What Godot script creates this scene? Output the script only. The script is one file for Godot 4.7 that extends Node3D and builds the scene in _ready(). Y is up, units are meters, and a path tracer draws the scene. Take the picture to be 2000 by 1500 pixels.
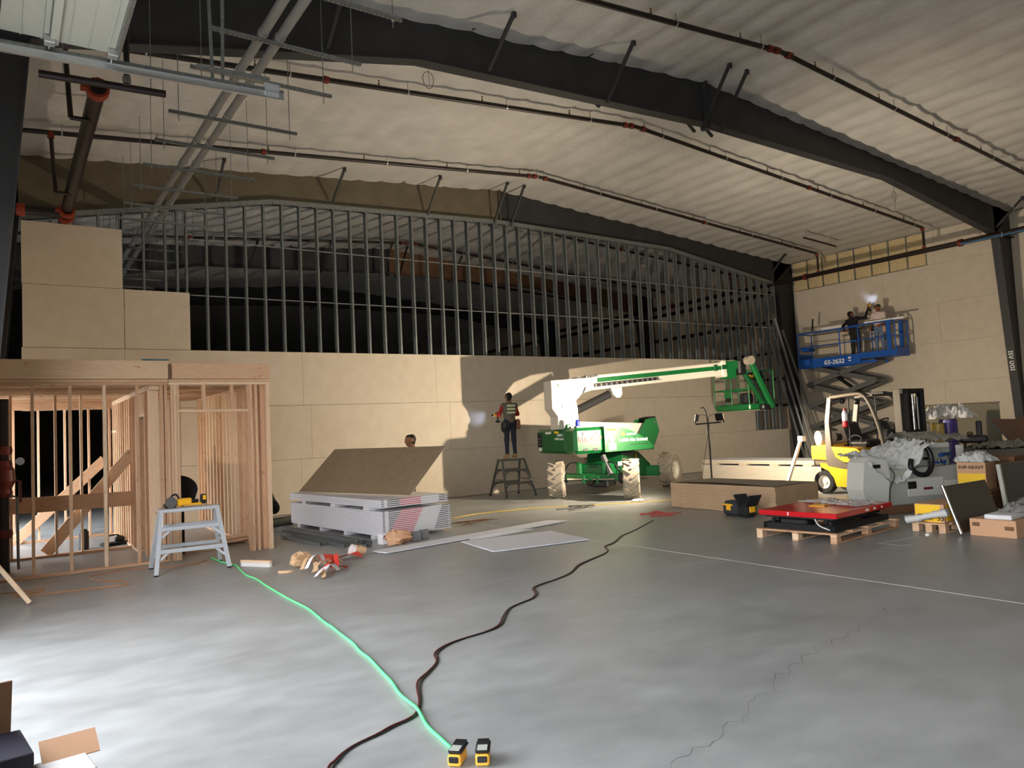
extends Node3D
# A steel-framed warehouse under fit-out: stud partition half covered with drywall, lifts, timber room, material stacks.
# x runs along the partition to the right, -z runs away from the camera towards the partition, y is up, metres.

const RIDGE := 11.45
const ZB := -17.0            # face of the metal stud partition
const XR := 24.4             # face of the right wall
const XL := -0.75            # face of the left wall
var M := {}
var used := {}
var rng := RandomNumberGenerator.new()


class MB:
	var v := PackedVector3Array()
	var n := PackedVector3Array()
	var c := PackedColorArray()
	var i := PackedInt32Array()
	var col := Color(1, 1, 1)
	var tint := false

	func vert(p: Vector3, q: Vector3):
		v.append(p)
		n.append(q)
		if tint:
			c.append(col)

	func quad(a: Vector3, b: Vector3, d: Vector3, e: Vector3, hint: Vector3):
		var q := (b - a).cross(d - a)
		if q.length_squared() < 1e-16:
			q = (d - a).cross(e - a)
		q = q.normalized()
		var s := v.size()
		if q.dot(hint) < 0.0:
			q = -q
			vert(a, q); vert(e, q); vert(d, q); vert(b, q)
		else:
			vert(a, q); vert(b, q); vert(d, q); vert(e, q)
		i.append_array(PackedInt32Array([s, s + 2, s + 1, s, s + 3, s + 2]))

	func tri(a: Vector3, b: Vector3, d: Vector3, hint: Vector3):
		var q := (b - a).cross(d - a).normalized()
		var s := v.size()
		if q.dot(hint) < 0.0:
			q = -q
			vert(a, q); vert(d, q); vert(b, q)
		else:
			vert(a, q); vert(b, q); vert(d, q)
		i.append_array(PackedInt32Array([s, s + 2, s + 1]))

	func box(at: Vector3, s: Vector3, ch := 0.0, b := Basis()):
		var h := s * 0.5
		var X := b.x; var Y := b.y; var Z := b.z
		if ch <= 0.0:
			for k in 3:
				var ax: Vector3 = [X, Y, Z][k] * h[k]
				var u: Vector3 = [Y, Z, X][k] * h[(k + 1) % 3]
				var w: Vector3 = [Z, X, Y][k] * h[(k + 2) % 3]
				for g in [1.0, -1.0]:
					var o: Vector3 = at + ax * g
					quad(o - u - w, o + u - w, o + u + w, o - u + w, ax * g)
			return
		var g3 := [X, Y, Z]
		for k in 3:
			var k1 := (k + 1) % 3
			var k2 := (k + 2) % 3
			var ax: Vector3 = g3[k]
			var u: Vector3 = g3[k1] * (h[k1] - ch)
			var w: Vector3 = g3[k2] * (h[k2] - ch)
			for g in [1.0, -1.0]:
				var o: Vector3 = at + ax * (h[k] * g)
				quad(o - u - w, o + u - w, o + u + w, o - u + w, ax * g)
			# edges along axis k
			for g1 in [1.0, -1.0]:
				for g2 in [1.0, -1.0]:
					var l: Vector3 = ax * (h[k] - ch)
					var p1: Vector3 = at + g3[k1] * (h[k1] * g1) + g3[k2] * ((h[k2] - ch) * g2)
					var p2: Vector3 = at + g3[k1] * ((h[k1] - ch) * g1) + g3[k2] * (h[k2] * g2)
					quad(p1 - l, p1 + l, p2 + l, p2 - l, g3[k1] * g1 + g3[k2] * g2)
		for gx in [1.0, -1.0]:
			for gy in [1.0, -1.0]:
				for gz in [1.0, -1.0]:
					var q: Vector3 = X * gx + Y * gy + Z * gz
					tri(at + X * (h.x * gx) + Y * ((h.y - ch) * gy) + Z * ((h.z - ch) * gz), at + X * ((h.x - ch) * gx) + Y * (h.y * gy) + Z * ((h.z - ch) * gz), at + X * ((h.x - ch) * gx) + Y * ((h.y - ch) * gy) + Z * (h.z * gz), q)

	# a straight bar of rectangular section from p to q; w is its size along the side vector, t across it
	func bar(p: Vector3, q: Vector3, w: float, t: float, side := Vector3.UP, ch := 0.0):
		var y := (q - p).normalized()
		var x := side - y * side.dot(y)
		if x.length() < 1e-4:
			x = Vector3.RIGHT - y * y.x
		x = x.normalized()
		box((p + q) * 0.5, Vector3(w, (q - p).length(), t), ch, Basis(x, y, x.cross(y)))

	func ring(at: Vector3, a: Vector3, b: Vector3, r: float, sides: int) -> PackedVector3Array:
		var o := PackedVector3Array()
		for k in sides:
			var f := TAU * k / sides
			o.append(at + (a * cos(f) + b * sin(f)) * r)
		return o

	func tube(pts: Array, r: float, sides := 8, cap := true, r2 := -1.0):
		var m := pts.size()
		var d: Vector3 = (pts[1] - pts[0]).normalized()
		var a := d.cross(Vector3.UP if absf(d.y) < 0.9 else Vector3.RIGHT).normalized()
		var first := v.size()
		for k in m:
			var dk: Vector3 = (pts[mini(k + 1, m - 1)] - pts[maxi(k - 1, 0)]).normalized()
			a = (a - dk * a.dot(dk)).normalized()
			var b := dk.cross(a)
			var rr := r if r2 < 0.0 else lerpf(r, r2, float(k) / (m - 1))
			for s in sides:
				var f := TAU * s / sides
				var q := a * cos(f) + b * sin(f)
				vert(pts[k] + q * rr, q)
		for k in m - 1:
			for s in sides:
				var p0 := first + k * sides + s
				var p1 := first + k * sides + (s + 1) % sides
				i.append_array(PackedInt32Array([p0, p0 + sides, p1, p1, p0 + sides, p1 + sides]))
		if cap:
			for e in 2:
				var k := 0 if e == 0 else m - 1
				var q: Vector3 = (pts[0] - pts[1]).normalized() if e == 0 else (pts[m - 1] - pts[m - 2]).normalized()
				var base := v.size()
				for s in sides:
					vert(v[first + k * sides + s], q)
				for s in range(1, sides - 1):
					if e == 0:
						i.append_array(PackedInt32Array([base, base + s, base + s + 1]))
					else:
						i.append_array(PackedInt32Array([base, base + s + 1, base + s]))

	# profile of (radius, height) turned about the y axis of t
	func lathe(prof: Array, sides := 16, t := Transform3D()):
		for k in prof.size() - 1:
			var p: Vector2 = prof[k]
			var q: Vector2 = prof[k + 1]
			var e := q - p
			var nn := Vector2(e.y, -e.x).normalized()
			var s0 := v.size()
			for s in sides + 1:
				var f := TAU * s / sides
				var cs := cos(f); var sn := sin(f)
				var nv := t.basis * Vector3(nn.x * cs, nn.y, nn.x * sn)
				vert(t * Vector3(p.x * cs, p.y, p.x * sn), nv)
				vert(t * Vector3(q.x * cs, q.y, q.x * sn), nv)
			for s in sides:
				var b := s0 + s * 2
				i.append_array(PackedInt32Array([b, b + 2, b + 1, b + 1, b + 2, b + 3]))

	# flat outline in local xy pushed from z0 to z1
	func prism(poly: PackedVector2Array, z0: float, z1: float, t := Transform3D()):
		if Geometry2D.is_polygon_clockwise(poly):
			poly = poly.duplicate()
			poly.reverse()
		var tr := Geometry2D.triangulate_polygon(poly)
		for e in 2:
			var z := z1 if e == 0 else z0
			var q := t.basis.z * (1.0 if e == 0 else -1.0)
			var s := v.size()
			for p in poly:
				vert(t * Vector3(p.x, p.y, z), q.normalized())
			for k in range(0, tr.size(), 3):
				var a := poly[tr[k]]; var b := poly[tr[k + 1]]; var d := poly[tr[k + 2]]
				var ccw := (b - a).cross(d - a) > 0.0
				if ccw == (e == 0):
					i.append_array(PackedInt32Array([s + tr[k], s + tr[k + 2], s + tr[k + 1]]))
				else:
					i.append_array(PackedInt32Array([s + tr[k], s + tr[k + 1], s + tr[k + 2]]))
		for k in poly.size():
			var a := poly[k]
			var b := poly[(k + 1) % poly.size()]
			var o := t.basis * Vector3(b.y - a.y, a.x - b.x, 0)
			quad(t * Vector3(a.x, a.y, z0), t * Vector3(b.x, b.y, z0), t * Vector3(b.x, b.y, z1), t * Vector3(a.x, a.y, z1), o)

	# grid of points p[row][col], smooth normals, seen from the side of hint
	func sheet(p: Array, hint: Vector3):
		var h := p.size()
		var w: int = p[0].size()
		var s := v.size()
		for y in h:
			for x in w:
				var du: Vector3 = p[y][mini(x + 1, w - 1)] - p[y][maxi(x - 1, 0)]
				var dv: Vector3 = p[mini(y + 1, h - 1)][x] - p[maxi(y - 1, 0)][x]
				var q := du.cross(dv).normalized()
				vert(p[y][x], q if q.dot(hint) >= 0.0 else -q)
		var f: bool = (p[0][1] - p[0][0]).cross(p[1][0] - p[0][0]).dot(hint) >= 0.0
		for y in h - 1:
			for x in w - 1:
				var a := s + y * w + x
				if f:
					i.append_array(PackedInt32Array([a, a + w, a + 1, a + 1, a + w, a + w + 1]))
				else:
					i.append_array(PackedInt32Array([a, a + 1, a + w, a + 1, a + w + 1, a + w]))

	func ball(at: Vector3, r: Vector3, sides := 12, b := Basis()):
		var rows := []
		var m := sides / 2
		for y in m + 1:
			var f := PI * y / m
			var row := []
			for x in sides + 1:
				var g := TAU * x / sides
				row.append(Vector3(sin(f) * cos(g), cos(f), sin(f) * sin(g)))
			rows.append(row)
		var s := v.size()
		for row in rows:
			for q in row:
				vert(at + b * (q * r), (b * (q / r)).normalized())
		for y in m:
			for x in sides:
				var a := s + y * (sides + 1) + x
				i.append_array(PackedInt32Array([a, a + sides + 1, a + 1, a + 1, a + sides + 1, a + sides + 2]))

	func mesh() -> ArrayMesh:
		var a := []
		a.resize(Mesh.ARRAY_MAX)
		a[Mesh.ARRAY_VERTEX] = v
		a[Mesh.ARRAY_NORMAL] = n
		if tint:
			a[Mesh.ARRAY_COLOR] = c
		a[Mesh.ARRAY_INDEX] = i
		var m := ArrayMesh.new()
		m.add_surface_from_arrays(Mesh.PRIMITIVE_TRIANGLES, a)
		return m


# ---------------------------------------------------------------- nodes
func numbered(s: String) -> String:
	if not used.has(s):
		used[s] = 0
		return s
	used[s] += 1
	return "%s_%03d" % [s, used[s]]


func thing(nm: String, label: String, category: String, at := Vector3.ZERO, turn := 0.0, group := "") -> Node3D:
	var o := Node3D.new()
	o.name = numbered(nm)
	add_child(o)
	o.position = at
	o.rotation.y = turn
	o.set_meta("label", label)
	o.set_meta("category", category)
	if group:
		o.set_meta("group", group)
	return o


func structure(nm: String, label := "") -> Node3D:
	var o := Node3D.new()
	o.name = numbered(nm)
	add_child(o)
	o.set_meta("kind", "structure")
	if label:
		o.set_meta("label", label)
	return o


func part(p: Node, nm: String, mb: MB, m: Material, label := "") -> MeshInstance3D:
	return put(p, nm, mb.mesh(), m, Transform3D(), label)


func put(p: Node, nm: String, mesh: Mesh, m: Material, t := Transform3D(), label := "") -> MeshInstance3D:
	var o := MeshInstance3D.new()
	o.name = nm
	o.mesh = mesh
	o.material_override = m
	o.transform = t
	if label:
		o.set_meta("label", label)
	p.add_child(o, true)
	return o


func bx(p: Node, nm: String, m: Material, at: Vector3, s: Vector3, ch := 0.0, b := Basis(), label := "") -> MeshInstance3D:
	var mb := MB.new()
	mb.box(Vector3.ZERO, s, ch)
	return put(p, nm, mb.mesh(), m, Transform3D(b, at), label)


func bar_part(p: Node, nm: String, m: Material, a: Vector3, b: Vector3, w: float, t: float, side := Vector3.UP, ch := 0.0) -> MeshInstance3D:
	var y := (b - a).normalized()
	var x := side - y * side.dot(y)
	if x.length() < 1e-4:
		x = Vector3.RIGHT - y * y.x
	x = x.normalized()
	return bx(p, nm, m, (a + b) * 0.5, Vector3(w, (b - a).length(), t), ch, Basis(x, y, x.cross(y)))


func tube_part(p: Node, nm: String, m: Material, pts: Array, r: float, sides := 8) -> MeshInstance3D:
	var mb := MB.new()
	mb.tube(pts, r, sides)
	return part(p, nm, mb, m)


func copy(o: Node3D, label := "") -> Node3D:
	var r: Node3D = o.duplicate()
	r.name = numbered(str(o.name).rstrip("0123456789").trim_suffix("_"))
	add_child(r)
	if label:
		r.set_meta("label", label)
	return r


func letters(p: Node, nm: String, txt: String, h: float, m: Material, t: Transform3D, bold := true, depth := 0.004) -> MeshInstance3D:
	var tm := TextMesh.new()
	var f := SystemFont.new()
	f.font_names = PackedStringArray(["Droid Sans"])
	f.font_weight = 700 if bold else 400
	tm.font = f
	tm.text = txt
	tm.font_size = 32
	tm.pixel_size = h / 32.0
	tm.depth = depth
	return put(p, nm, tm, m, t)


func smooth(pts: Array, steps := 6) -> Array:
	var o := []
	for k in pts.size() - 1:
		var a: Vector3 = pts[maxi(k - 1, 0)]
		var b: Vector3 = pts[k]
		var d: Vector3 = pts[k + 1]
		var e: Vector3 = pts[mini(k + 2, pts.size() - 1)]
		for s in steps:
			o.append(b.cubic_interpolate(d, a, e, float(s) / steps))
	o.append(pts[-1])
	return o


# ---------------------------------------------------------------- materials
func pm(c: Color, rough := 0.6, metal := 0.0, spec := 0.5) -> StandardMaterial3D:
	var m := StandardMaterial3D.new()
	m.albedo_color = c
	m.roughness = rough
	m.metallic = metal
	m.metallic_specular = spec
	return m


func noise(kind: int, freq: float, seed_: int, oct := 4) -> FastNoiseLite:
	var f := FastNoiseLite.new()
	f.noise_type = kind
	f.frequency = freq
	f.seed = seed_
	f.fractal_octaves = oct
	return f


func nbytes(kind: int, freq: float, seed_: int, sz: int, oct := 4) -> PackedByteArray:
	var im := noise(kind, freq, seed_, oct).get_seamless_image(sz, sz)
	im.convert(Image.FORMAT_L8)
	return im.get_data()


func rgb_tex(data: PackedByteArray, w: int, h: int) -> ImageTexture:
	var im := Image.create_from_data(w, h, false, Image.FORMAT_RGB8, data)
	return ImageTexture.create_from_image(im)


func l8_tex(data: PackedByteArray, w: int, h: int) -> ImageTexture:
	return ImageTexture.create_from_image(Image.create_from_data(w, h, false, Image.FORMAT_L8, data))


func tri(m: StandardMaterial3D, size: float, world := true, stretch := Vector3.ONE, off := Vector3.ZERO):
	m.uv1_triplanar = true
	m.uv1_world_triplanar = world
	m.uv1_triplanar_sharpness = 8.0
	m.uv1_scale = Vector3(1, 1, 1) / size * stretch
	m.uv1_offset = off


# tone texture: mean colour a to b, mixed by two noises
func mottled(a: Color, b: Color, sz: int, f1: float, f2: float, seed_: int, share := 0.6, speck := 0.0) -> ImageTexture:
	var n1 := nbytes(FastNoiseLite.TYPE_SIMPLEX_SMOOTH, f1, seed_, sz, 5)
	var n2 := nbytes(FastNoiseLite.TYPE_SIMPLEX, f2, seed_ + 7, sz, 3)
	var o := PackedByteArray()
	o.resize(sz * sz * 3)
	for k in sz * sz:
		var t := (n1[k] * share + n2[k] * (1.0 - share)) / 255.0
		t = clampf((t - 0.5) * 1.5 + 0.5, 0.0, 1.0)
		if speck > 0.0 and n2[k] > 255.0 * (1.0 - speck):
			t = 1.0
		o[k * 3] = int(lerpf(a.r, b.r, t) * 255.0)
		o[k * 3 + 1] = int(lerpf(a.g, b.g, t) * 255.0)
		o[k * 3 + 2] = int(lerpf(a.b, b.b, t) * 255.0)
	return rgb_tex(o, sz, sz)


func wood_tex(base: Color, dark: Color, seed_: int) -> ImageTexture:
	var w := 256
	var h := 1024
	var r := RandomNumberGenerator.new()
	r.seed = seed_
	var f := noise(FastNoiseLite.TYPE_SIMPLEX_SMOOTH, 0.012, seed_, 4)
	var g := noise(FastNoiseLite.TYPE_SIMPLEX, 0.11, seed_ + 3, 2)
	var im := Image.create(w, h, false, Image.FORMAT_RGB8)
	var knots := []
	for k in 9:
		knots.append(Vector3(r.randf() * w, r.randf() * h, r.randf_range(3.0, 8.0)))
	var data := PackedByteArray()
	data.resize(w * h * 3)
	for y in h:
		for x in w:
			var bend := 0.0
			var kn := 0.0
			for q in knots:
				var dx: float = absf(x - q.x)
				var dy: float = absf(y - q.y)
				if dx < 60.0 and dy < 90.0:
					dx = x - q.x
					dy = (y - q.y) * 0.45
					var d2: float = dx * dx + dy * dy
					bend += dx / (1.0 + d2 / (q.z * q.z * 6.0)) * 0.5
					kn = maxf(kn, 1.0 - sqrt(d2) / q.z)
			var t := f.get_noise_2d((x + bend) * 2.2, y * 0.10)
			var fine := g.get_noise_2d(x * 2.6, y * 0.05)
			var s := clampf(0.5 + 0.55 * sin((t * 3.4 + (x + bend) * 0.035) * 6.0) * 0.45 + fine * 0.35, 0.0, 1.0)
			s = lerpf(s * 0.55, 1.35, clampf(kn * 1.6, 0.0, 1.0))
			var o := (y * w + x) * 3
			data[o] = int(clampf(lerpf(base.r, dark.r, s), 0, 1) * 255.0)
			data[o + 1] = int(clampf(lerpf(base.g, dark.g, s), 0, 1) * 255.0)
			data[o + 2] = int(clampf(lerpf(base.b, dark.b, s), 0, 1) * 255.0)
	return rgb_tex(data, w, h)


func concrete_maps(sz: int) -> Array:
	var n1 := nbytes(FastNoiseLite.TYPE_SIMPLEX_SMOOTH, 0.0035, 11, sz, 6)
	var n2 := nbytes(FastNoiseLite.TYPE_SIMPLEX_SMOOTH, 0.016, 12, sz, 5)
	var n3 := nbytes(FastNoiseLite.TYPE_SIMPLEX, 0.09, 13, sz, 4)
	var wn := noise(FastNoiseLite.TYPE_SIMPLEX_SMOOTH, 0.008, 15, 3)
	wn.domain_warp_enabled = true
	wn.domain_warp_amplitude = 25.0
	wn.domain_warp_frequency = 0.006
	var wi := wn.get_seamless_image(sz, sz)
	wi.convert(Image.FORMAT_L8)
	var n4 := wi.get_data()
	var o := PackedByteArray()
	var r := PackedByteArray()
	o.resize(sz * sz * 3)
	r.resize(sz * sz)
	for k in sz * sz:
		var t := (n1[k] - 128.0) / 128.0 * 0.55 + (n2[k] - 128.0) / 128.0 * 0.45 + (n3[k] - 128.0) / 128.0 * 0.10 + (n4[k] - 128.0) / 128.0 * 0.22
		var g := clampf(0.585 + t * 0.07, 0.0, 1.0)
		o[k * 3] = int(g * 0.99 * 255.0)
		o[k * 3 + 1] = int(g * 255.0)
		o[k * 3 + 2] = int(g * 0.98 * 255.0)
		r[k] = int(clampf(0.37 + (n1[k] - 128.0) / 128.0 * 0.05 + (n2[k] - 128.0) / 128.0 * 0.03, 0.2, 0.8) * 255.0)
	return [rgb_tex(o, sz, sz), l8_tex(r, sz, sz), l8_tex(n3, sz, sz)]


func make_materials():
	var cm := concrete_maps(1024)
	var m := pm(Color(1, 1, 1), 1.0)
	m.albedo_texture = cm[0]
	m.roughness_texture = cm[1]
	m.roughness_texture_channel = BaseMaterial3D.TEXTURE_CHANNEL_RED
	tri(m, 5.0, true, Vector3(0.75, 1, 1.35))
	M.concrete = m
	m = pm(Color(1, 1, 1), 0.9)
	m.albedo_texture = mottled(Color8(202, 189, 168), Color8(214, 202, 182), 512, 0.01, 0.2, 21, 0.5)
	tri(m, 2.2)
	M.drywall = m
	m = pm(Color(1, 1, 1), 0.9)
	m.albedo_texture = mottled(Color8(128, 111, 86), Color8(142, 124, 98), 256, 0.02, 0.2, 22, 0.5)
	tri(m, 1.2, false)
	M.backpaper = m
	m = pm(Color8(214, 214, 218), 0.85)
	M.gypsum = m
	m = pm(Color8(228, 228, 230), 0.8)
	M.whiteboard = m
	M.cream_board = pm(Color8(188, 174, 150), 0.85)
	m = pm(Color(1, 1, 1), 0.42)
	m.albedo_texture = mottled(Color8(190, 187, 180), Color8(206, 203, 196), 512, 0.006, 0.05, 23, 0.7)
	tri(m, 3.1)
	var nt := NoiseTexture2D.new()
	nt.width = 512
	nt.height = 512
	nt.seamless = true
	nt.as_normal_map = true
	nt.bump_strength = 3.0
	nt.noise = noise(FastNoiseLite.TYPE_SIMPLEX, 0.012, 5, 4)
	m.normal_enabled = true
	m.normal_texture = nt
	m.normal_scale = 0.5
	M.vinyl = m
	m = pm(Color(1, 1, 1), 0.95)
	m.albedo_texture = mottled(Color8(196, 174, 128), Color8(224, 204, 160), 256, 0.03, 0.12, 24, 0.6)
	tri(m, 0.9)
	M.kraft = m
	m = pm(Color(1, 1, 1), 0.95)
	m.albedo_texture = mottled(Color8(164, 148, 124), Color8(190, 174, 148), 256, 0.02, 0.12, 25, 0.6)
	tri(m, 1.3)
	M.wallbatt = m
	m = pm(Color(1, 1, 1), 0.38, 0.75)
	m.albedo_texture = mottled(Color8(126, 132, 132), Color8(172, 176, 174), 256, 0.03, 0.15, 26, 0.5)
	tri(m, 0.6)
	M.galv = m
	M.galv_bright = pm(Color8(206, 208, 208), 0.28, 0.8)
	m = pm(Color(1, 1, 1), 0.6)
	m.albedo_texture = mottled(Color8(42, 42, 43), Color8(54, 54, 55), 256, 0.012, 0.12, 27, 0.6)
	tri(m, 2.0)
	M.primer = m
	m = pm(Color(1, 1, 1), 0.62)
	m.albedo_texture = mottled(Color8(90, 82, 64), Color8(106, 97, 78), 256, 0.012, 0.12, 28, 0.6)
	tri(m, 2.0)
	M.olive = m
	m = pm(Color(1, 1, 1), 0.62)
	m.albedo_texture = mottled(Color8(92, 66, 44), Color8(118, 86, 58), 256, 0.02, 0.12, 29, 0.6)
	tri(m, 1.6)
	M.rust = m
	M.pipe = pm(Color8(32, 21, 18), 0.42)
	M.orange = pm(Color8(138, 48, 22), 0.5)
	M.red_fit = pm(Color8(108, 32, 21), 0.5)
	M.conduit = pm(Color8(150, 150, 146), 0.45, 0.55)
	M.black = pm(Color8(16, 16, 17), 0.5)
	M.blackmatt = pm(Color8(22, 22, 23), 0.85)
	M.rubber = pm(Color8(34, 33, 32), 0.85)
	M.tyre = pm(Color8(146, 136, 120), 0.9)
	M.chrome = pm(Color8(215, 215, 215), 0.18, 1.0)
	M.steel = pm(Color8(132, 132, 130), 0.35, 0.8)
	M.white_paint = pm(Color8(212, 205, 190), 0.42)
	M.green = pm(Color8(14, 98, 46), 0.36)
	M.green_dark = pm(Color8(11, 76, 37), 0.4)
	M.blue = pm(Color8(22, 84, 170), 0.4)
	M.lift_grey = pm(Color8(92, 92, 91), 0.45)
	M.yellow = pm(Color8(244, 180, 34), 0.38)
	M.fork_grey = pm(Color8(92, 82, 68), 0.5)
	M.red_paint = pm(Color8(196, 22, 30), 0.25)
	M.machine = pm(Color8(172, 176, 166), 0.45)
	M.machine_light = pm(Color8(206, 208, 200), 0.5)
	M.cardboard = pm(Color(1, 1, 1), 0.9)
	M.cardboard.albedo_texture = mottled(Color8(176, 148, 116), Color8(192, 164, 130), 256, 0.01, 0.2, 31, 0.5)
	tri(M.cardboard, 1.0)
	M.carton = pm(Color8(206, 162, 126), 0.85)
	M.carton_dark = pm(Color8(122, 88, 60), 0.9)
	M.yellow_card = pm(Color8(252, 204, 40), 0.6)
	M.ink = pm(Color8(40, 36, 32), 0.7)
	M.ink_white = pm(Color8(240, 240, 236), 0.6)
	M.ink_red = pm(Color8(200, 32, 44), 0.6)
	M.alu = pm(Color8(196, 200, 204), 0.38, 0.35)
	M.stainless = pm(Color8(122, 116, 106), 0.3, 0.85)
	M.hose_green = pm(Color8(96, 226, 138), 0.45)
	M.cord_red = pm(Color8(92, 34, 32), 0.45)
	M.cord_black = pm(Color8(24, 20, 20), 0.5)
	M.cord_orange = pm(Color8(196, 120, 54), 0.5)
	M.cord_yellow = pm(Color8(226, 190, 40), 0.5)
	M.plastic = pm(Color(0.92, 0.93, 0.93, 0.55), 0.25)
	M.plastic.transparency = BaseMaterial3D.TRANSPARENCY_ALPHA
	M.plastic.cull_mode = BaseMaterial3D.CULL_DISABLED
	M.plastic_white = pm(Color8(206, 208, 206), 0.35)
	M.plastic_white.cull_mode = BaseMaterial3D.CULL_DISABLED
	M.kraft_strap = pm(Color8(206, 168, 128), 0.85)
	M.red_strap = pm(Color8(226, 66, 52), 0.5)
	M.white_strap = pm(Color8(236, 232, 228), 0.6)
	M.plywood = pm(Color8(86, 54, 22), 0.7)
	M.joint = pm(Color8(206, 204, 196), 0.8)
	M.panel_white = pm(Color8(176, 178, 166), 0.5)
	var bases := [[Color8(232, 202, 168), Color8(194, 150, 112)], [Color8(222, 186, 150), Color8(182, 134, 98)], [Color8(238, 212, 180), Color8(204, 164, 126)], [Color8(212, 172, 136), Color8(168, 122, 88)]]
	M.wood = []
	for k in 4:
		var t := wood_tex(bases[k][0], bases[k][1], 40 + k * 5)
		for j in 2:
			m = pm(Color(1, 1, 1), 0.75)
			m.albedo_texture = t
			tri(m, 0.5, false, Vector3(1, 0.25, 1), Vector3(0.31 * j, 0.37 * j, 0.13 * j + 0.05))
			M.wood.append(m)


func wood() -> Material:
	return M.wood[rng.randi() % M.wood.size()]


# a timber of section w x t between two points, grain along it; side: direction of w
func timber(p: Node, nm: String, a: Vector3, b: Vector3, w: float, t: float, side := Vector3.RIGHT, m: Material = null) -> MeshInstance3D:
	return bar_part(p, nm, m if m else wood(), a, b, w, t, side, 0.003)


# ---------------------------------------------------------------- building shell
func roof_y(x: float) -> float:
	return 8.38 - 0.077 * absf(x - RIDGE)


func build_shell():
	# floor slab with a filled control joint
	var fl := structure("floor", "grey trowelled concrete warehouse floor with a soft sheen")
	bx(fl, "slab", M.concrete, Vector3(11.8, -0.1, -28.5), Vector3(25.9, 0.2, 75.4))
	for a in [[7.18, -14.0, -0.6], [7.18, -0.45, 6.0], [16.3, -16.8, 6.0]]:
		bx(fl, "joint_filler", M.joint, Vector3(a[0], 0.0008, (a[1] + a[2]) / 2), Vector3(0.009, 0.0016, a[2] - a[1]), 0.0, Basis(), "pale filled control joint")
	# chalk layout lines beside the pallets
	for a in [[9.30, -5.50, 9.30, -5.2], [9.30, -5.2, 9.75, -5.16], [9.30, -5.5, 10.45, -5.38]]:
		bar_part(fl, "chalk_line", M.joint, Vector3(a[0], 0.0006, a[1]), Vector3(a[2], 0.0006, a[3]), 0.008, 0.001, Vector3.RIGHT)
	# hairline crack: a thin dark seam that wanders across the slab
	var ck := MB.new()
	var cp := []
	var f := noise(FastNoiseLite.TYPE_SIMPLEX, 0.9, 3, 3)
	for k in 60:
		var t := k / 59.0
		var b := Vector3(2.55, 0, -2.75).lerp(Vector3(6.4, 0, -3.75), t)
		cp.append(b + Vector3(0.03 * f.get_noise_2d(k * 0.4, 3.0), 0.0006, 0.08 * f.get_noise_2d(k * 0.35, 0.0) + 0.05 * sin(t * 9.0)))
	for k in 59:
		var w: float = 0.0018 * (0.4 + 0.9 * absf(f.get_noise_2d(k * 0.9, 9.0)))
		ck.quad(cp[k] + Vector3(0, 0, w), cp[k + 1] + Vector3(0, 0, w), cp[k + 1] - Vector3(0, 0, w), cp[k] - Vector3(0, 0, w), Vector3.UP)
	part(fl, "crack", ck, M.ink)
	# concrete yard outside the loading doors
	var yard := structure("ground", "concrete yard outside the loading doors")
	bx(yard, "apron", pm(Color8(176, 172, 164), 0.9), Vector3(-31.2, -0.12, -12.0), Vector3(60, 0.2, 140))

	# walls with thickness; the long left wall has two open loading doors
	var wl := structure("wall_left", "metal side wall with loading door openings")
	var wm := pm(Color8(188, 182, 170), 0.8)
	for a in [[-66.0, -21.0, 0.0, 8.6], [-21.0, -14.6, 2.7, 8.6], [-14.6, -8.1, 0.0, 8.6], [-8.1, -3.6, 4.4, 8.6], [-3.6, -1.2, 0.0, 8.6], [-1.2, 3.6, 4.4, 8.6], [3.6, 9.0, 0.0, 8.6]]:
		bx(wl, "wall_panel", wm, Vector3(XL - 0.12, (a[2] + a[3]) / 2, (a[0] + a[1]) / 2), Vector3(0.24, a[3] - a[2], a[1] - a[0]))
	var we := structure("wall_front", "metal end wall behind the camera")
	bx(we, "wall_panel", wm, Vector3(11.8, 4.3, 9.1), Vector3(26.0, 8.8, 0.2))
	var wf := structure("wall_far", "dark end wall of the far bay")
	bx(wf, "wall_panel", wm, Vector3(11.8, 4.3, -66.1), Vector3(26.0, 8.8, 0.2))

	# ceiling: white faced insulation creased along the roof ribs, deck above
	var ce := structure("ceiling", "white vinyl faced roof insulation creased in long strips")
	var cn := noise(FastNoiseLite.TYPE_SIMPLEX_SMOOTH, 0.5, 71, 3)
	for side in 2:
		var mb := MB.new()
		var x0 := -0.9 if side == 0 else RIDGE
		var x1 := RIDGE if side == 0 else 24.75
		var nx := int((x1 - x0) / 0.1)
		var rows := []
		for j in 251:
			var z := 9.0 - j * 0.3
			var row := []
			for k in nx + 1:
				var x := lerpf(x0, x1, float(k) / nx)
				var wob := 0.05 * cn.get_noise_2d(z * 0.5, x * 0.06)
				var s := absf(sin(PI * (x + wob) / 0.61))
				var seam := absf(sin(PI * (z + 0.35 * cn.get_noise_2d(x * 0.5, 40.0)) / 1.83))
				var y := roof_y(x) - 0.045 * pow(s, 0.5) - 0.03 * pow(seam, 0.35) + 0.03 * cn.get_noise_2d(x * 1.4, z * 1.1)
				row.append(Vector3(x, y, z))
			rows.append(row)
		mb.sheet(rows, Vector3.DOWN)
		part(ce, "insulation_facing", mb, M.vinyl)
		var dk := MB.new()
		dk.prism(PackedVector2Array([Vector2(x0, roof_y(x0) + 0.1), Vector2(x1, roof_y(x1) + 0.1), Vector2(x1, roof_y(x1) + 0.2), Vector2(x0, roof_y(x0) + 0.2)]), -66.2, 9.2)
		part(ce, "roof_deck", dk, wm)

	# right wall: drywall in courses, kraft faced batts left bare above one bay
	var wr := structure("wall_right", "tan drywall side wall with a strip of bare insulation at the top")
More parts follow.
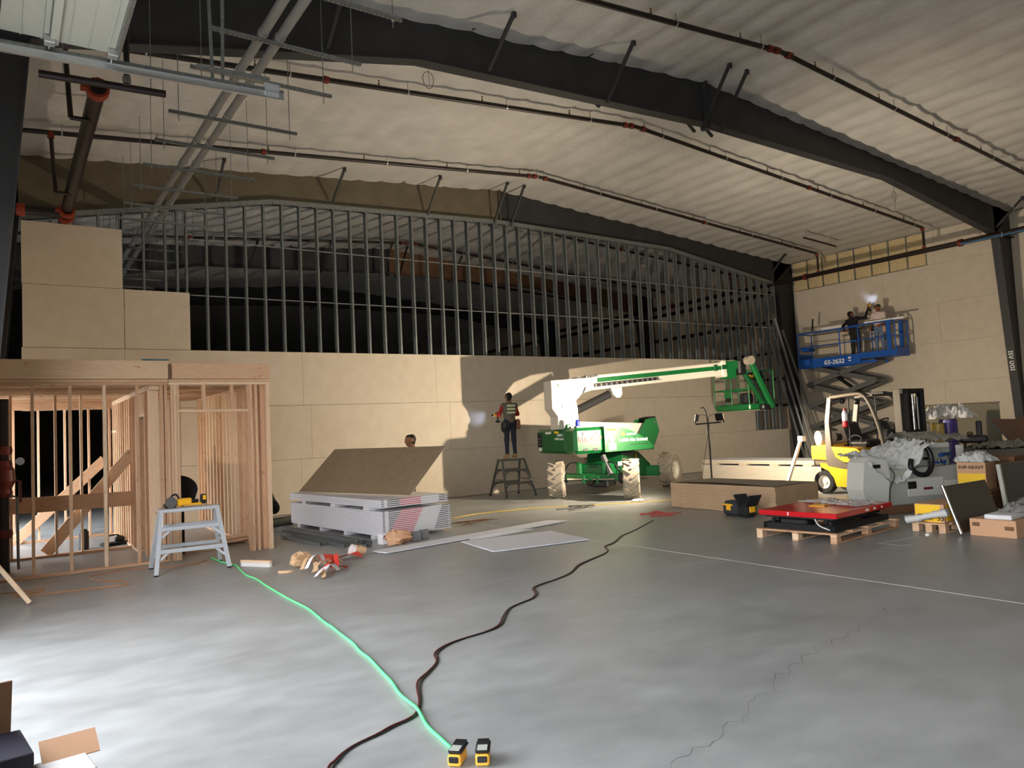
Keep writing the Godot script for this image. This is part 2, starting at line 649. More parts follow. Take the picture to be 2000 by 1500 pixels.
	bx(wr, "wall_panel", wm, Vector3(24.72, 4.3, -28.5), Vector3(0.2, 8.8, 75.2))
	for k in 6:
		var y0 := 0.02 + 1.248 * k
		var z := 1.0 - (1.9 if k % 2 else 0.0)
		while z > -16.9:
			var z1 := maxf(z - 3.66, -16.94)
			var top := minf(y0 + 1.245, 7.32)
			if k == 5 and z1 < -12.2:
				if z > -12.1:
					z1 = -12.12
				else:
					z = z1
					continue
			bx(wr, "drywall_sheet", M.drywall, Vector3(24.41, (y0 + top) / 2, (z + z1) / 2), Vector3(0.016, top - y0, z - z1 - 0.004), 0.002)
			z = z1 if not (k == 5 and z1 == -12.12) else -17.5
	for k in 8:
		var z := -12.14 - k * 0.61
		if k < 8:
			var mb := MB.new()
			var rows := []
			for r in 7:
				var row := []
				for q in 5:
					var u := q / 4.0
					row.append(Vector3(24.44 - 0.035 * sin(PI * u) - 0.012 * sin(r * 2.1 + k), 6.28 + r * 0.20, z - 0.02 - u * 0.57))
				rows.append(row)
			mb.sheet(rows, Vector3.LEFT)
			part(wr, "insulation_batt", mb, M.kraft)
		bx(wr, "stud", M.galv, Vector3(24.43, 6.8, z), Vector3(0.05, 1.1, 0.04))
	bx(wr, "top_track", M.galv, Vector3(24.42, 7.38, -11.0), Vector3(0.06, 0.12, 12.2))
	# far bays of the right wall: white faced batts behind dark girts
	for k in 34:
		var z := -17.4 - k * 0.62
		var mb := MB.new()
		var rows := []
		for r in 9:
			var row := []
			for q in 5:
				var u := q / 4.0
				row.append(Vector3(24.55 - 0.05 * sin(PI * u), 0.02 + r * 0.92, z - u * 0.6))
			rows.append(row)
		mb.sheet(rows, Vector3.LEFT)
		part(wr, "wall_batt", mb, M.wallbatt)
	for y in [2.1, 3.1, 4.1, 5.3, 6.4]:
		bx(wr, "girt", M.black, Vector3(24.42, y, -28.0), Vector3(0.10, 0.14 if y > 5 else 0.09, 21.5))


# ---------------------------------------------------------------- rigid steel frames
func steel_frame(z: float, ml: Material, mr: Material, mc: Material, label: String, braces: Array):
	var o := thing("roof_girder", label, "girder", Vector3(0, 0, z), 0.0, "rigid roof frames")
	var bl := [Vector2(0.27, 6.28), Vector2(5.15, 7.22), Vector2(RIDGE, 7.47)]
	var br := [Vector2(RIDGE, 7.47), Vector2(17.9, 7.36), Vector2(23.42, 6.56)]
	var tl := [Vector2(-0.72, roof_y(-0.72) - 0.03), Vector2(RIDGE, roof_y(RIDGE) - 0.03)]
	var tr := [Vector2(RIDGE, roof_y(RIDGE) - 0.03), Vector2(24.5, roof_y(24.5) - 0.03)]
	for s in 2:
		var b: Array = bl if s == 0 else br
		var t: Array = tl if s == 0 else tr
		var m := ml if s == 0 else mr
		var poly := PackedVector2Array(b)
		poly.append(t[1])
		poly.append(t[0])
		var mb := MB.new()
		mb.prism(poly, -0.008, 0.008)
		part(o, "rafter_web", mb, m)
		var fl := MB.new()
		for k in b.size() - 1:
			fl.prism(PackedVector2Array([b[k], b[k + 1], b[k + 1] - Vector2(0, 0.02), b[k] - Vector2(0, 0.02)]), -0.11, 0.11)
		part(o, "bottom_flange", fl, m)
		var ft := MB.new()
		ft.prism(PackedVector2Array([t[0], t[1], t[1] + Vector2(0, 0.016), t[0] + Vector2(0, 0.016)]), -0.11, 0.11)
		part(o, "top_flange", ft, m)
	# columns, tapered towards the floor
	var cl := PackedVector2Array([Vector2(-0.27, 0), Vector2(0.27, 6.28), Vector2(0.27, 7.4), Vector2(-0.73, 7.4), Vector2(-0.73, 0)])
	var cr := PackedVector2Array([Vector2(24.12, 0), Vector2(23.42, 6.56), Vector2(23.42, 7.42), Vector2(24.5, 7.36), Vector2(24.5, 0)])
	for s in 2:
		var p := cl if s == 0 else cr
		var mb := MB.new()
		mb.prism(p, -0.008, 0.008)
		part(o, "column_web", mb, mc)
		var e := 0.018 if s == 0 else -0.018
		var fl := MB.new()
		fl.prism(PackedVector2Array([p[0], p[1], p[1] + Vector2(e, 0), p[0] + Vector2(e, 0)]), -0.11, 0.11)
		part(o, "column_flange", fl, M.primer if s == 1 else mc)
		var st := MB.new()
		st.box(Vector3((p[1].x + p[3].x) / 2, p[1].y, 0), Vector3(absf(p[1].x - p[3].x), 0.02, 0.2))
		part(o, "knee_stiffener", st, mc)
	for x in [RIDGE - 0.012, RIDGE + 0.012]:
		bx(o, "splice_plate", ml if x < RIDGE else mr, Vector3(x, 7.92, 0), Vector3(0.02, 1.0, 0.2))
	if z < -9.0 and z > -10.0:
		letters(o, "erection_mark", "ISV UOI", 0.16, M.ink_white, Transform3D(Basis(Vector3(0.105, -0.994, 0), Vector3.BACK, Vector3(-0.994, -0.105, 0)), Vector3(23.775, 2.95, 0.0)))
	bx(o, "bolt_lug", M.primer, Vector3(RIDGE, 7.41, 0), Vector3(0.10, 0.10, 0.18), 0.01)
	for x in braces:
		var yb := 7.30 if x > 5.0 and x < 18.0 else (7.0 if x < 18 else 6.7)
		for g in [1.0, -1.0]:
			bar_part(o, "flange_brace", M.primer, Vector3(x, yb + 0.02, 0.10 * g), Vector3(x + 0.04, roof_y(x) - 0.10, 0.78 * g), 0.05, 0.05, Vector3.RIGHT)
			bx(o, "brace_clip", M.primer, Vector3(x + 0.04, roof_y(x) - 0.09, 0.8 * g), Vector3(0.07, 0.12, 0.07), 0.01)


func build_frames():
	steel_frame(-2.4, M.primer, M.primer, M.primer, "dark grey steel frame right above the camera", [6.4, 9.0])
	steel_frame(-9.7, M.primer, M.primer, M.primer, "large dark grey steel frame crossing the roof nearest the camera", [3.72, 6.35, 8.8, 11.25, 11.75, 23.3])
	steel_frame(-17.12, M.olive, M.primer, M.primer, "steel frame over the stud partition, olive web on one half and grey on the other", [3.9, 6.6, 9.15, 11.2, 11.75, 23.0])
	steel_frame(-24.4, M.primer, M.rust, M.primer, "grey and rusty brown steel frame seen just behind the stud partition", [6.6, 9.0, 11.2, 11.8, 14.0])
	steel_frame(-31.7, M.primer, M.primer, M.primer, "steel frame deepest in the dark behind the partition", [6.6, 11.2])


# ---------------------------------------------------------------- metal stud partition
func stud_mesh(h: float) -> ArrayMesh:
	# C section 41 x 150 mm, open side towards -x
	var mb := MB.new()
	var y := h / 2
	mb.box(Vector3(0.0195, y, -0.075), Vector3(0.002, h, 0.15))
	for z in [-0.001, -0.149]:
		mb.box(Vector3(0.0, y, z), Vector3(0.041, h, 0.002))
	for z in [-0.008, -0.142]:
		mb.box(Vector3(-0.0195, y, z), Vector3(0.002, h, 0.014))
	return mb.mesh()


func beam_bottom(x: float) -> float:
	if x < 5.15:
		return lerpf(6.28, 7.22, (x - 0.27) / 4.88)
	if x < RIDGE:
		return lerpf(7.22, 7.47, (x - 5.15) / (RIDGE - 5.15))
	if x < 17.9:
		return lerpf(7.47, 7.36, (x - RIDGE) / (17.9 - RIDGE))
	return lerpf(7.36, 6.56, (x - 17.9) / 5.52)


func build_partition():
	var w := structure("wall_back", "metal stud partition half covered with tan drywall sheets")
	var meshes := {}
	var x := 0.79
	while x < 23.4:
		var top := beam_bottom(x) - 0.03
		var h := snappedf(top - 0.02, 0.05)
		if not meshes.has(h):
			meshes[h] = stud_mesh(h)
		if x > 3.2 or x < 0.5:
			put(w, "stud", meshes[h], M.galv, Transform3D(Basis(), Vector3(x, 0.01, ZB)))
		elif x >= 0.5:
			# over the timber room the studs only carry the upper sheets
			var hh := snappedf(top - 2.6, 0.05)
			put(w, "stud", stud_mesh(hh), M.galv, Transform3D(Basis(), Vector3(x, 2.55, ZB)))
		x += 0.4155
	for e in [2.02, 3.10]:
		put(w, "stud", stud_mesh(beam_bottom(e) - 2.62), M.galv, Transform3D(Basis(), Vector3(e, 2.55, ZB)))
	# top track with slotted legs, bottom track
	var segs := [Vector2(0.3, 0), Vector2(5.15, 0), Vector2(RIDGE, 0), Vector2(17.9, 0), Vector2(23.4, 0)]
	for k in 4:
		var a: float = segs[k].x
		var b: float = segs[k + 1].x
		var mb := MB.new()
		var pa := Vector3(a, beam_bottom(a) - 0.075, ZB + 0.004)
		var pb := Vector3(b, beam_bottom(b) - 0.075, ZB + 0.004)
		mb.bar(pa, pb, 0.10, 0.003)
		mb.bar(pa + Vector3(0, 0, -0.158), pb + Vector3(0, 0, -0.158), 0.10, 0.003)
		mb.bar(pa + Vector3(0, 0.049, -0.079), pb + Vector3(0, 0.049, -0.079), 0.003, 0.158)
		part(w, "top_track", mb, M.galv)
		# the slots' teeth along the lower edge
		var tb := MB.new()
		var n := int((b - a) / 0.09)
		for j in n:
			var p := pa.lerp(pb, (j + 0.5) / n)
			tb.box(p + Vector3(0, -0.058, 0.001), Vector3(0.05, 0.02, 0.002))
		part(w, "track_tooth", tb, M.galv).set_meta("kind", "stuff")
	bx(w, "bottom_track", M.galv, Vector3(13.3, 0.02, ZB - 0.077), Vector3(20.2, 0.04, 0.156))
	# bridging channels threaded through the studs
	for a in [[3.36, 23.3, 4.88], [3.36, 23.3, 6.1]]:
		bx(w, "bridging_channel", M.galv_bright, Vector3((a[0] + a[1]) / 2, a[2], ZB - 0.07), Vector3(a[1] - a[0], 0.018, 0.04))
	# drywall sheets laid lengthwise; courses 1.22 m high
	var th := 0.016
	var rows := [
		[0.012, [2.3, 5.62, 9.28, 12.94, 16.6, 20.26, 23.5]],
		[1.235, [2.3, 5.89, 9.55, 13.21, 16.87, 20.53, 21.7]],
		[2.460, [0.30, 2.06, 5.72, 9.18, 12.84, 16.5, 20.16, 21.7]],
	]
	for r in rows:
		for k in r[1].size() - 1:
			var a: float = r[1][k]
			var b: float = r[1][k + 1]
			bx(w, "drywall_sheet", M.drywall, Vector3((a + b) / 2, r[0] + 0.61, ZB + th / 2 + 0.003), Vector3(b - a - 0.004, 1.218, th), 0.0015)
	bx(w, "drywall_sheet", M.drywall, Vector3(1.19, 4.30, ZB + th / 2 + 0.003), Vector3(1.74, 1.222, th), 0.0015)
	bx(w, "drywall_sheet", M.drywall, Vector3(2.695, 4.30, ZB + th / 2 + 0.003), Vector3(1.25, 1.222, th), 0.0015)
	bx(w, "drywall_sheet", M.drywall, Vector3(1.175, 5.53, ZB + th / 2 + 0.003), Vector3(1.73, 1.222, th), 0.0015)


# ---------------------------------------------------------------- timber framed room
func stud_row(o: Node, along_x: bool, fixed: float, spots: Array, y0: float, y1: float):
	for s: float in spots:
		var p := Vector3(s, y0, fixed) if along_x else Vector3(fixed, y0, s)
		timber(o, "stud", p, p + Vector3(0, y1 - y0, 0), 0.038, 0.14 if not along_x else 0.089, Vector3.RIGHT if along_x else Vector3.BACK)


func build_timber_room():
	var o := thing("timber_room", "raw timber stud framing of a small room with deep header beam", "framing")
	var H := 2.575
	var zf := -12.05
	# front wall
	timber(o, "bottom_plate", Vector3(-0.6, 0.019, zf), Vector3(2.0, 0.019, zf), 0.038, 0.10, Vector3.UP)
	stud_row(o, true, zf, [-0.5, -0.09, 0.33, 0.77, 1.19, 1.61], 0.038, H)
	stud_row(o, true, zf, [1.93, 1.985, 2.07, 2.11, 2.15], 0.0, H)
	stud_row(o, true, zf, [3.17, 3.21, 3.29], 0.0, H)
	timber(o, "corner_post", Vector3(3.47, 0, zf), Vector3(3.47, H, zf), 0.06, 0.10)
	timber(o, "corner_post", Vector3(3.40, 0, zf - 0.10), Vector3(3.40, H, zf - 0.10), 0.07, 0.14, Vector3.RIGHT, M.wood[6])
	# door head between the posts with two short cripples
	timber(o, "door_header", Vector3(2.16, 2.185, zf), Vector3(3.16, 2.175, zf), 0.04, 0.09, Vector3.UP)
	for x: float in [2.52, 2.93]:
		timber(o, "cripple_stud", Vector3(x, 2.20, zf), Vector3(x, H, zf), 0.045, 0.09)
	for y: float in [0.0, 0.042]:
		timber(o, "top_plate", Vector3(-0.7, H + 0.02 + y, zf), Vector3(2.02, H + 0.02 + y, zf), 0.040, 0.10, Vector3.UP)
		timber(o, "top_plate", Vector3(2.025, H + 0.02 + y, zf), Vector3(3.52, H + 0.02 + y, zf), 0.040, 0.10, Vector3.UP)
	timber(o, "header_beam", Vector3(-0.7, 2.80, zf + 0.02), Vector3(2.04, 2.80, zf + 0.02), 0.27, 0.04, Vector3.UP, M.wood[1])
	timber(o, "header_beam", Vector3(2.06, 2.785, zf + 0.02), Vector3(3.52, 2.785, zf + 0.02), 0.24, 0.04, Vector3.UP, M.wood[3])
	timber(o, "beam_end", Vector3(3.50, 2.67, zf - 0.02), Vector3(3.50, 2.90, zf - 0.02), 0.04, 0.06, Vector3.RIGHT, M.wood[6])
	bx(o, "joist_hanger", M.rust, Vector3(2.05, 2.775, zf + 0.03), Vector3(0.05, 0.22, 0.05), 0.004)
	# joists over the room, running along the front
	for k in 13:
		var z := zf - 0.36 - k * 0.36
		timber(o, "joist", Vector3(-0.7, 2.72, z), Vector3(3.5, 2.72, z), 0.235, 0.04, Vector3.UP)
	# end beams above the walls that carry the joists
	timber(o, "top_plate", Vector3(3.43, H + 0.02, zf - 0.06), Vector3(3.43, H + 0.02, -16.85), 0.04, 0.14, Vector3.UP)
	timber(o, "top_plate", Vector3(1.85, H - 0.02, zf - 0.06), Vector3(1.85, H - 0.02, -16.85), 0.08, 0.14, Vector3.UP, M.wood[4])
	# right side wall of close studs
	var zs := []
	for k in 17:
		zs.append(zf - 0.33 - k * 0.27)
	stud_row(o, false, 3.43, zs, 0.038, H)
	timber(o, "bottom_plate", Vector3(3.43, 0.019, zf - 0.06), Vector3(3.43, 0.019, -16.8), 0.038, 0.14, Vector3.UP)
	# partition along the depth with a door gap near the front
	zs = [-12.25, -12.3, -12.62, -12.66, -13.55, -13.6, -14.0, -14.3, -14.34]
	for k in 8:
		zs.append(-14.62 - k * 0.29)
	stud_row(o, false, 1.85, zs, 0.038, H - 0.06)
	timber(o, "bottom_plate", Vector3(1.85, 0.019, -13.5), Vector3(1.85, 0.019, -16.85), 0.038, 0.14, Vector3.UP)
	timber(o, "door_header", Vector3(1.85, 2.17, -12.68), Vector3(1.85, 2.17, -13.54), 0.04, 0.14, Vector3.UP, M.wood[4])
	timber(o, "cripple_stud", Vector3(1.85, 2.19, -13.1), Vector3(1.85, H - 0.06, -13.1), 0.038, 0.14, Vector3.BACK)
	timber(o, "door_header", Vector3(1.85, 2.0, -16.1), Vector3(1.85, 2.0, -16.8), 0.04, 0.14, Vector3.UP)
	# cross wall in the middle
	stud_row(o, true, -14.2, [-0.3, 0.10, 0.70, 1.06, 1.42], 0.038, H)
	timber(o, "bottom_plate", Vector3(-0.6, 0.019, -14.2), Vector3(1.78, 0.019, -14.2), 0.038, 0.10, Vector3.UP, M.wood[6])
	timber(o, "top_plate", Vector3(-0.7, H + 0.02, -14.2), Vector3(1.78, H + 0.02, -14.2), 0.04, 0.10, Vector3.UP)
	timber(o, "backing_board", Vector3(-0.6, 0.86, -14.13), Vector3(1.8, 0.83, -14.13), 0.24, 0.038, Vector3.UP, M.wood[6])
	timber(o, "brace_board", Vector3(0.55, 0.06, -14.27), Vector3(1.82, 1.60, -14.27), 0.185, 0.038, Vector3.UP, M.wood[1])
	# back wall of the room, by the stud partition
	stud_row(o, true, -16.75, [-0.25, 0.16, 0.55, 0.98, 1.38, 1.74], 0.038, 2.46)
	timber(o, "bottom_plate", Vector3(-0.6, 0.019, -16.75), Vector3(3.4, 0.019, -16.75), 0.038, 0.10, Vector3.UP, M.wood[6])
	timber(o, "header_beam", Vector3(-0.7, 2.54, -16.75), Vector3(1.8, 2.54, -16.75), 0.15, 0.09, Vector3.UP, M.wood[7])
	timber(o, "brace_board", Vector3(0.18, 0.06, -16.68), Vector3(1.64, 1.47, -16.68), 0.185, 0.038, Vector3.UP, M.wood[3])
	# loose timbers lying in the doorway
	for k in 5:
		var t := thing("loose_timber", ["short timber offcut lying in the doorway under the boards", "long board on the floor of the timber room doorway", "second long board on the doorway floor", "topmost long board of the pile in the doorway", "thin board at the back of the doorway pile"][k], "timber", Vector3(2.55 + 0.07 * k, 0.03 + 0.045 * (k % 3), -12.75 - 0.1 * k), 0.25 + 0.06 * k, "loose timbers in the doorway")
		var l := 0.35 if k == 0 else 1.5 - 0.1 * k
		timber(t, "board", Vector3(-l / 2 + (0.35 if k == 0 else 0.65) - 0.45, 0, 0), Vector3(l / 2 + 0.2, 0, 0), 0.09 if k == 0 else 0.038, 0.09 if k == 0 else 0.14, Vector3.UP)
	# timber brace that props the frame
	var lb := thing("timber_prop", "thick pale timber leaning from the floor up past the frame edge", "timber")
	timber(lb, "board", Vector3(0.235, 0.03, -10.0), Vector3(-0.64, 1.32, -10.25), 0.09, 0.045, Vector3.BACK, M.wood[4])
	# blue strap on top of the header
	var s := thing("blue_strap", "flat teal blue strap lying on top of the header beam joint", "strap")
	bx(s, "strap", pm(Color8(58, 104, 112), 0.6), Vector3(1.86, 2.945, -12.03), Vector3(0.36, 0.02, 0.09), 0.004)
	# sprinkler riser valve behind the frame edge
	var v := thing("sprinkler_riser", "red valve assembly on the dark sprinkler riser behind the timber studs", "riser", Vector3(0.0, 0, -12.9))
	tube_part(v, "riser_pipe", M.pipe, [Vector3(0, 0.0, 0), Vector3(0, 2.45, 0)], 0.075, 14)
	for y: float in [0.55, 1.12, 1.52, 1.72]:
		var mb := MB.new()
		mb.lathe([Vector2(0.0, -0.06), Vector2(0.105, -0.06), Vector2(0.115, 0.0), Vector2(0.105, 0.06), Vector2(0.0, 0.06)], 14, Transform3D(Basis(), Vector3(0, y, 0)))
		part(v, "grooved_coupling", mb, M.red_fit)
	var vb := MB.new()
	vb.lathe([Vector2(0.0, -0.17), Vector2(0.10, -0.17), Vector2(0.15, -0.05), Vector2(0.14, 0.1), Vector2(0.09, 0.2), Vector2(0, 0.2)], 14, Transform3D(Basis(), Vector3(0, 1.34, 0)))
	part(v, "valve_body", vb, M.red_fit)
	tube_part(v, "gauge_pipe", M.red_fit, [Vector3(0.05, 1.3, 0.02), Vector3(0.2, 1.28, 0.06), Vector3(0.2, 0.98, 0.06)], 0.018, 8)
	var gb := MB.new()
	gb.lathe([Vector2(0, -0.02), Vector2(0.055, -0.02), Vector2(0.055, 0.02), Vector2(0, 0.02)], 14, Transform3D(Basis(Vector3.RIGHT, PI / 2), Vector3(0.2, 1.56, 0.08)))
	part(v, "gauge", gb, M.chrome)
	tube_part(v, "drain_pipe", M.steel, [Vector3(0.05, 1.1, 0.05), Vector3(0.16, 1.05, 0.08), Vector3(0.17, 0.05, 0.1)], 0.02, 8)
	# small things on the floor of the room
	var b1 := thing("black_bucket", "slim black canister standing on the bright floor inside the timber room", "canister", Vector3(1.12, 0.0, -14.75))
	var cb := MB.new()
	cb.lathe([Vector2(0, 0), Vector2(0.075, 0), Vector2(0.08, 0.02), Vector2(0.08, 0.29), Vector2(0.07, 0.31), Vector2(0, 0.31)], 16)
	part(b1, "body", cb, M.black)
	var bt := MB.new()
	bt.lathe([Vector2(0, 0.31), Vector2(0.05, 0.31), Vector2(0.05, 0.34), Vector2(0, 0.34)], 12)
	part(b1, "cap", bt, M.blackmatt)
	var tl := thing("floor_tool", "dark low power tool lying beside the studs inside the timber room", "tool", Vector3(1.60, 0.0, -14.9), 0.3)
	bx(tl, "base", M.blackmatt, Vector3(0, 0.03, 0), Vector3(0.42, 0.05, 0.2), 0.01)
	bx(tl, "motor", M.black, Vector3(0.08, 0.10, 0), Vector3(0.16, 0.1, 0.12), 0.03)
	tube_part(tl, "handle", M.black, smooth([Vector3(-0.15, 0.05, 0), Vector3(-0.12, 0.16, 0), Vector3(0.05, 0.17, 0), Vector3(0.1, 0.1, 0)], 4), 0.015, 6)
	# black chair back seen through the doorway
	var bc := thing("black_shovel", "black rounded plastic blade of a shovel standing in the doorway behind the step stool", "shovel", Vector3(2.32, 0, -12.5), 0.1)
	var sb := MB.new()
	var poly := PackedVector2Array()
	for k in 13:
		var f := PI / 2 * k / 12.0
		poly.append(Vector2(-0.12 + 0.30 * sin(f), 0.98 + 0.24 * cos(f)))
	poly.append(Vector2(0.12, 0.80))
	poly.append(Vector2(-0.05, 0.76))
	poly.append(Vector2(-0.12, 0.80))
	sb.prism(poly, -0.02, 0.02)
	part(bc, "blade", sb, M.blackmatt)
	bar_part(bc, "handle", M.blackmatt, Vector3(-0.07, 0.02, 0), Vector3(-0.07, 0.80, 0), 0.09, 0.03, Vector3.RIGHT, 0.008)


# ---------------------------------------------------------------- pipes, conduits, hangers, door overhead
func coupling(p: Node, m: Material, at: Vector3, axis: Vector3, r: float, l: float):
	var y := axis.normalized()
	var x := y.cross(Vector3.UP if absf(y.y) < 0.9 else Vector3.RIGHT).normalized()
	var mb := MB.new()
	mb.lathe([Vector2(r * 0.9, -l / 2), Vector2(r * 1.35, -l / 2), Vector2(r * 1.45, 0), Vector2(r * 1.35, l / 2), Vector2(r * 0.9, l / 2)], 12, Transform3D(Basis(x, y, x.cross(y)), at))
	mb.box(at + x * r * 1.6, Vector3(r * 0.7, l * 0.8, r * 0.5), 0.0, Basis(x, y, x.cross(y)))
	part(p, "coupling", mb, m)


func branch_line(z: float, x0: float, x1: float, label: String, dy := 0.24, heads := true):
	var o := thing("sprinkler_pipe", label, "pipe", Vector3(0, 0, z), 0.0, "sprinkler branch lines")
	var r := 0.043
	var f := func(x: float) -> Vector3: return Vector3(x, roof_y(x) - dy - 0.02, 0)
	if x0 < RIDGE and x1 > RIDGE:
		tube_part(o, "pipe_run", M.pipe, [f.call(x0), f.call(RIDGE - 0.15)], r, 12)
		tube_part(o, "pipe_run", M.pipe, [f.call(RIDGE - 0.16), f.call(RIDGE) + Vector3(0, -0.004, 0), f.call(RIDGE + 0.16)], r, 12)
		tube_part(o, "pipe_run", M.pipe, [f.call(RIDGE + 0.15), f.call(x1)], r, 12)
		for d: float in [-0.32, -0.14, 0.2]:
			coupling(o, M.red_fit, f.call(RIDGE + d), Vector3.RIGHT, r, 0.10)
	else:
		tube_part(o, "pipe_run", M.pipe, [f.call(x0), f.call(x1)], r, 12)
	for x: float in [4.45, 17.6]:
		if x > x0 and x < x1:
			coupling(o, M.red_fit, f.call(x), Vector3.RIGHT, r, 0.09)
	if not heads:
		return
	var x := x0 + 0.7
	var k := 0
	while x < x1 - 0.3:
		var p: Vector3 = f.call(x)
		if k % 2 == 0:
			tube_part(o, "hanger_rod", M.galv, [p + Vector3(0, r, 0), Vector3(p.x, roof_y(p.x), 0)], 0.006, 5)
			var mb := MB.new()
			mb.lathe([Vector2(r + 0.001, -0.012), Vector2(r + 0.006, -0.012), Vector2(r + 0.006, 0.012), Vector2(r + 0.001, 0.012)], 10, Transform3D(Basis(Vector3.FORWARD, PI / 2), p))
			part(o, "hanger_ring", mb, M.galv_bright)
		else:
			var mb := MB.new()
			mb.lathe([Vector2(0, 0), Vector2(0.016, 0), Vector2(0.016, 0.045), Vector2(0.008, 0.05), Vector2(0.008, 0.085), Vector2(0.02, 0.09), Vector2(0.02, 0.094), Vector2(0, 0.094)], 8, Transform3D(Basis(), p + Vector3(0, r * 0.9, 0)))
			part(o, "sprinkler_head", mb, M.rust)
		x += 1.55 if k % 2 == 0 else 0.55
		k += 1


func build_overhead():
	branch_line(-7.9, -0.3, 24.1, "dark sprinkler pipe running high in front of the nearest frame")
	branch_line(-11.6, 1.05, 23.2, "dark sprinkler pipe just beyond the nearest frame, ending in a riser tee")
	branch_line(-15.2, 0.2, 23.2, "dark sprinkler pipe just in front of the olive frame")
	branch_line(-18.9, 0.2, 23.6, "sprinkler pipe right behind the stud partition")
	branch_line(-22.6, 0.2, 23.6, "sprinkler pipe behind the partition by the rusty frame")
	branch_line(-26.2, 0.2, 23.6, "faint sprinkler pipe deepest behind the partition")
	# short loose lengths hung near the eaves
	var s := thing("pipe_stub", "short dark pipe length hung under the roof near the far corner", "pipe", Vector3(0, 0, -14.05))
	tube_part(s, "pipe_run", M.pipe, [Vector3(20.85, 7.24, 0), Vector3(22.55, 7.13, 0)], 0.03, 10)
	for x: float in [21.0, 22.3]:
		tube_part(s, "hanger_rod", M.galv, [Vector3(x, 7.2, 0), Vector3(x, roof_y(x), 0)], 0.005, 5)
	var s2 := thing("pipe_stub", "dark pipe length hung near the left eave by the open door", "pipe", Vector3(0, 0, -9.0))
	tube_part(s2, "pipe_run", M.pipe, [Vector3(0.33, 5.62, 0), Vector3(1.55, 5.66, 0)], 0.04, 12)
	for x: float in [0.55, 1.4]:
		tube_part(s2, "hanger_rod", M.galv, [Vector3(x, 5.6, 0), Vector3(x, 7.5, 0)], 0.005, 5)
	# sprinkler main along the right wall with risers up to the branch lines
	var rm := thing("sprinkler_main", "long dark sprinkler main along the tan side wall", "pipe", Vector3(23.25, 6.5, 0))
	tube_part(rm, "pipe_run", M.pipe, [Vector3(0, 0, -30), Vector3(0, 0, 3)], 0.078, 14)
	for z: float in [-15.7, -10.55, -22.0]:
		coupling(rm, M.red_fit, Vector3(0, 0, z), Vector3.BACK, 0.078, 0.12)
	for z: float in [-15.2, -11.6, -18.9]:
		tube_part(rm, "riser_nipple", M.pipe, [Vector3(0, 0, z), Vector3(0, roof_y(23.25) - 0.26 - 6.5, z)], 0.032, 10)
		coupling(rm, M.orange, Vector3(0, 0.09, z), Vector3.UP, 0.032, 0.09)
		coupling(rm, M.orange, Vector3(0, roof_y(23.25) - 0.30 - 6.5, z), Vector3.UP, 0.036, 0.11)
	for z: float in [-9.1, -10.0, -14.1]:
		tube_part(rm, "hanger_rod", M.galv_bright, [Vector3(0, 0, z), Vector3(0, 0.8, z)], 0.006, 5)
	var bp := thing("blue_air_pipe", "thin blue air line beside the sprinkler main by the near column", "pipe", Vector3(23.12, 6.43, 0))
	tube_part(bp, "pipe_run", pm(Color8(70, 120, 168), 0.4), [Vector3(0, 0, -10.5), Vector3(0, 0.02, 2)], 0.02, 8)
	for z: float in [-9.4, -8.4]:
		tube_part(bp, "clip", M.galv_bright, [Vector3(0, 0.1, z), Vector3(0, -0.06, z)], 0.012, 6)
	# fat sprinkler main along the left eave
	var lm := thing("sprinkler_main", "fat dark sprinkler main hanging near the left eave with orange couplings", "pipe", Vector3(1.05, 6.26, 0))
	tube_part(lm, "pipe_run", M.pipe, [Vector3(0, 0.1, -10.75), Vector3(0, 0, -30)], 0.10, 18)
	coupling(lm, M.orange, Vector3(0, 0.1, -10.85), Vector3.BACK, 0.10, 0.16)
	coupling(lm, M.orange, Vector3(0, 0.03, -16.55), Vector3.BACK, 0.10, 0.18)
	coupling(lm, M.orange, Vector3(0, 0.03, -16.95), Vector3.BACK, 0.105, 0.18)
	tube_part(lm, "cross_main", M.pipe, [Vector3(-1.7, 0.02, -16.75), Vector3(0, 0.03, -16.75)], 0.09, 14)
	coupling(lm, M.orange, Vector3(-0.75, 0.02, -16.75), Vector3.RIGHT, 0.09, 0.14)
	for a in [[-11.6, 0.6], [-15.2, 0.62]]:
		tube_part(lm, "riser_nipple", M.pipe, [Vector3(-0.25, 0.0, a[0] - 0.1), Vector3(-0.32, roof_y(0.7) - 0.28 - 6.26, a[0])], 0.035, 10)
		coupling(lm, M.orange, Vector3(-0.32, roof_y(0.7) - 0.3 - 6.26, a[0]), Vector3.UP, 0.04, 0.12)
		tube_part(lm, "cross_nipple", M.pipe, [Vector3(0, 0.0, a[0] - 0.1), Vector3(-0.26, 0.0, a[0] - 0.1)], 0.035, 8)
	# drop pipe by the track
	var dp := thing("drop_pipe", "black vertical drop pipe with an open ring end near the door track", "pipe", Vector3(1.12, 0, -8.7))
	tube_part(dp, "pipe_run", M.black, [Vector3(0, 5.62, 0), Vector3(0, 7.0, 0)], 0.03, 12)
	coupling(dp, M.steel, Vector3(0, 5.60, 0), Vector3.UP, 0.03, 0.07)

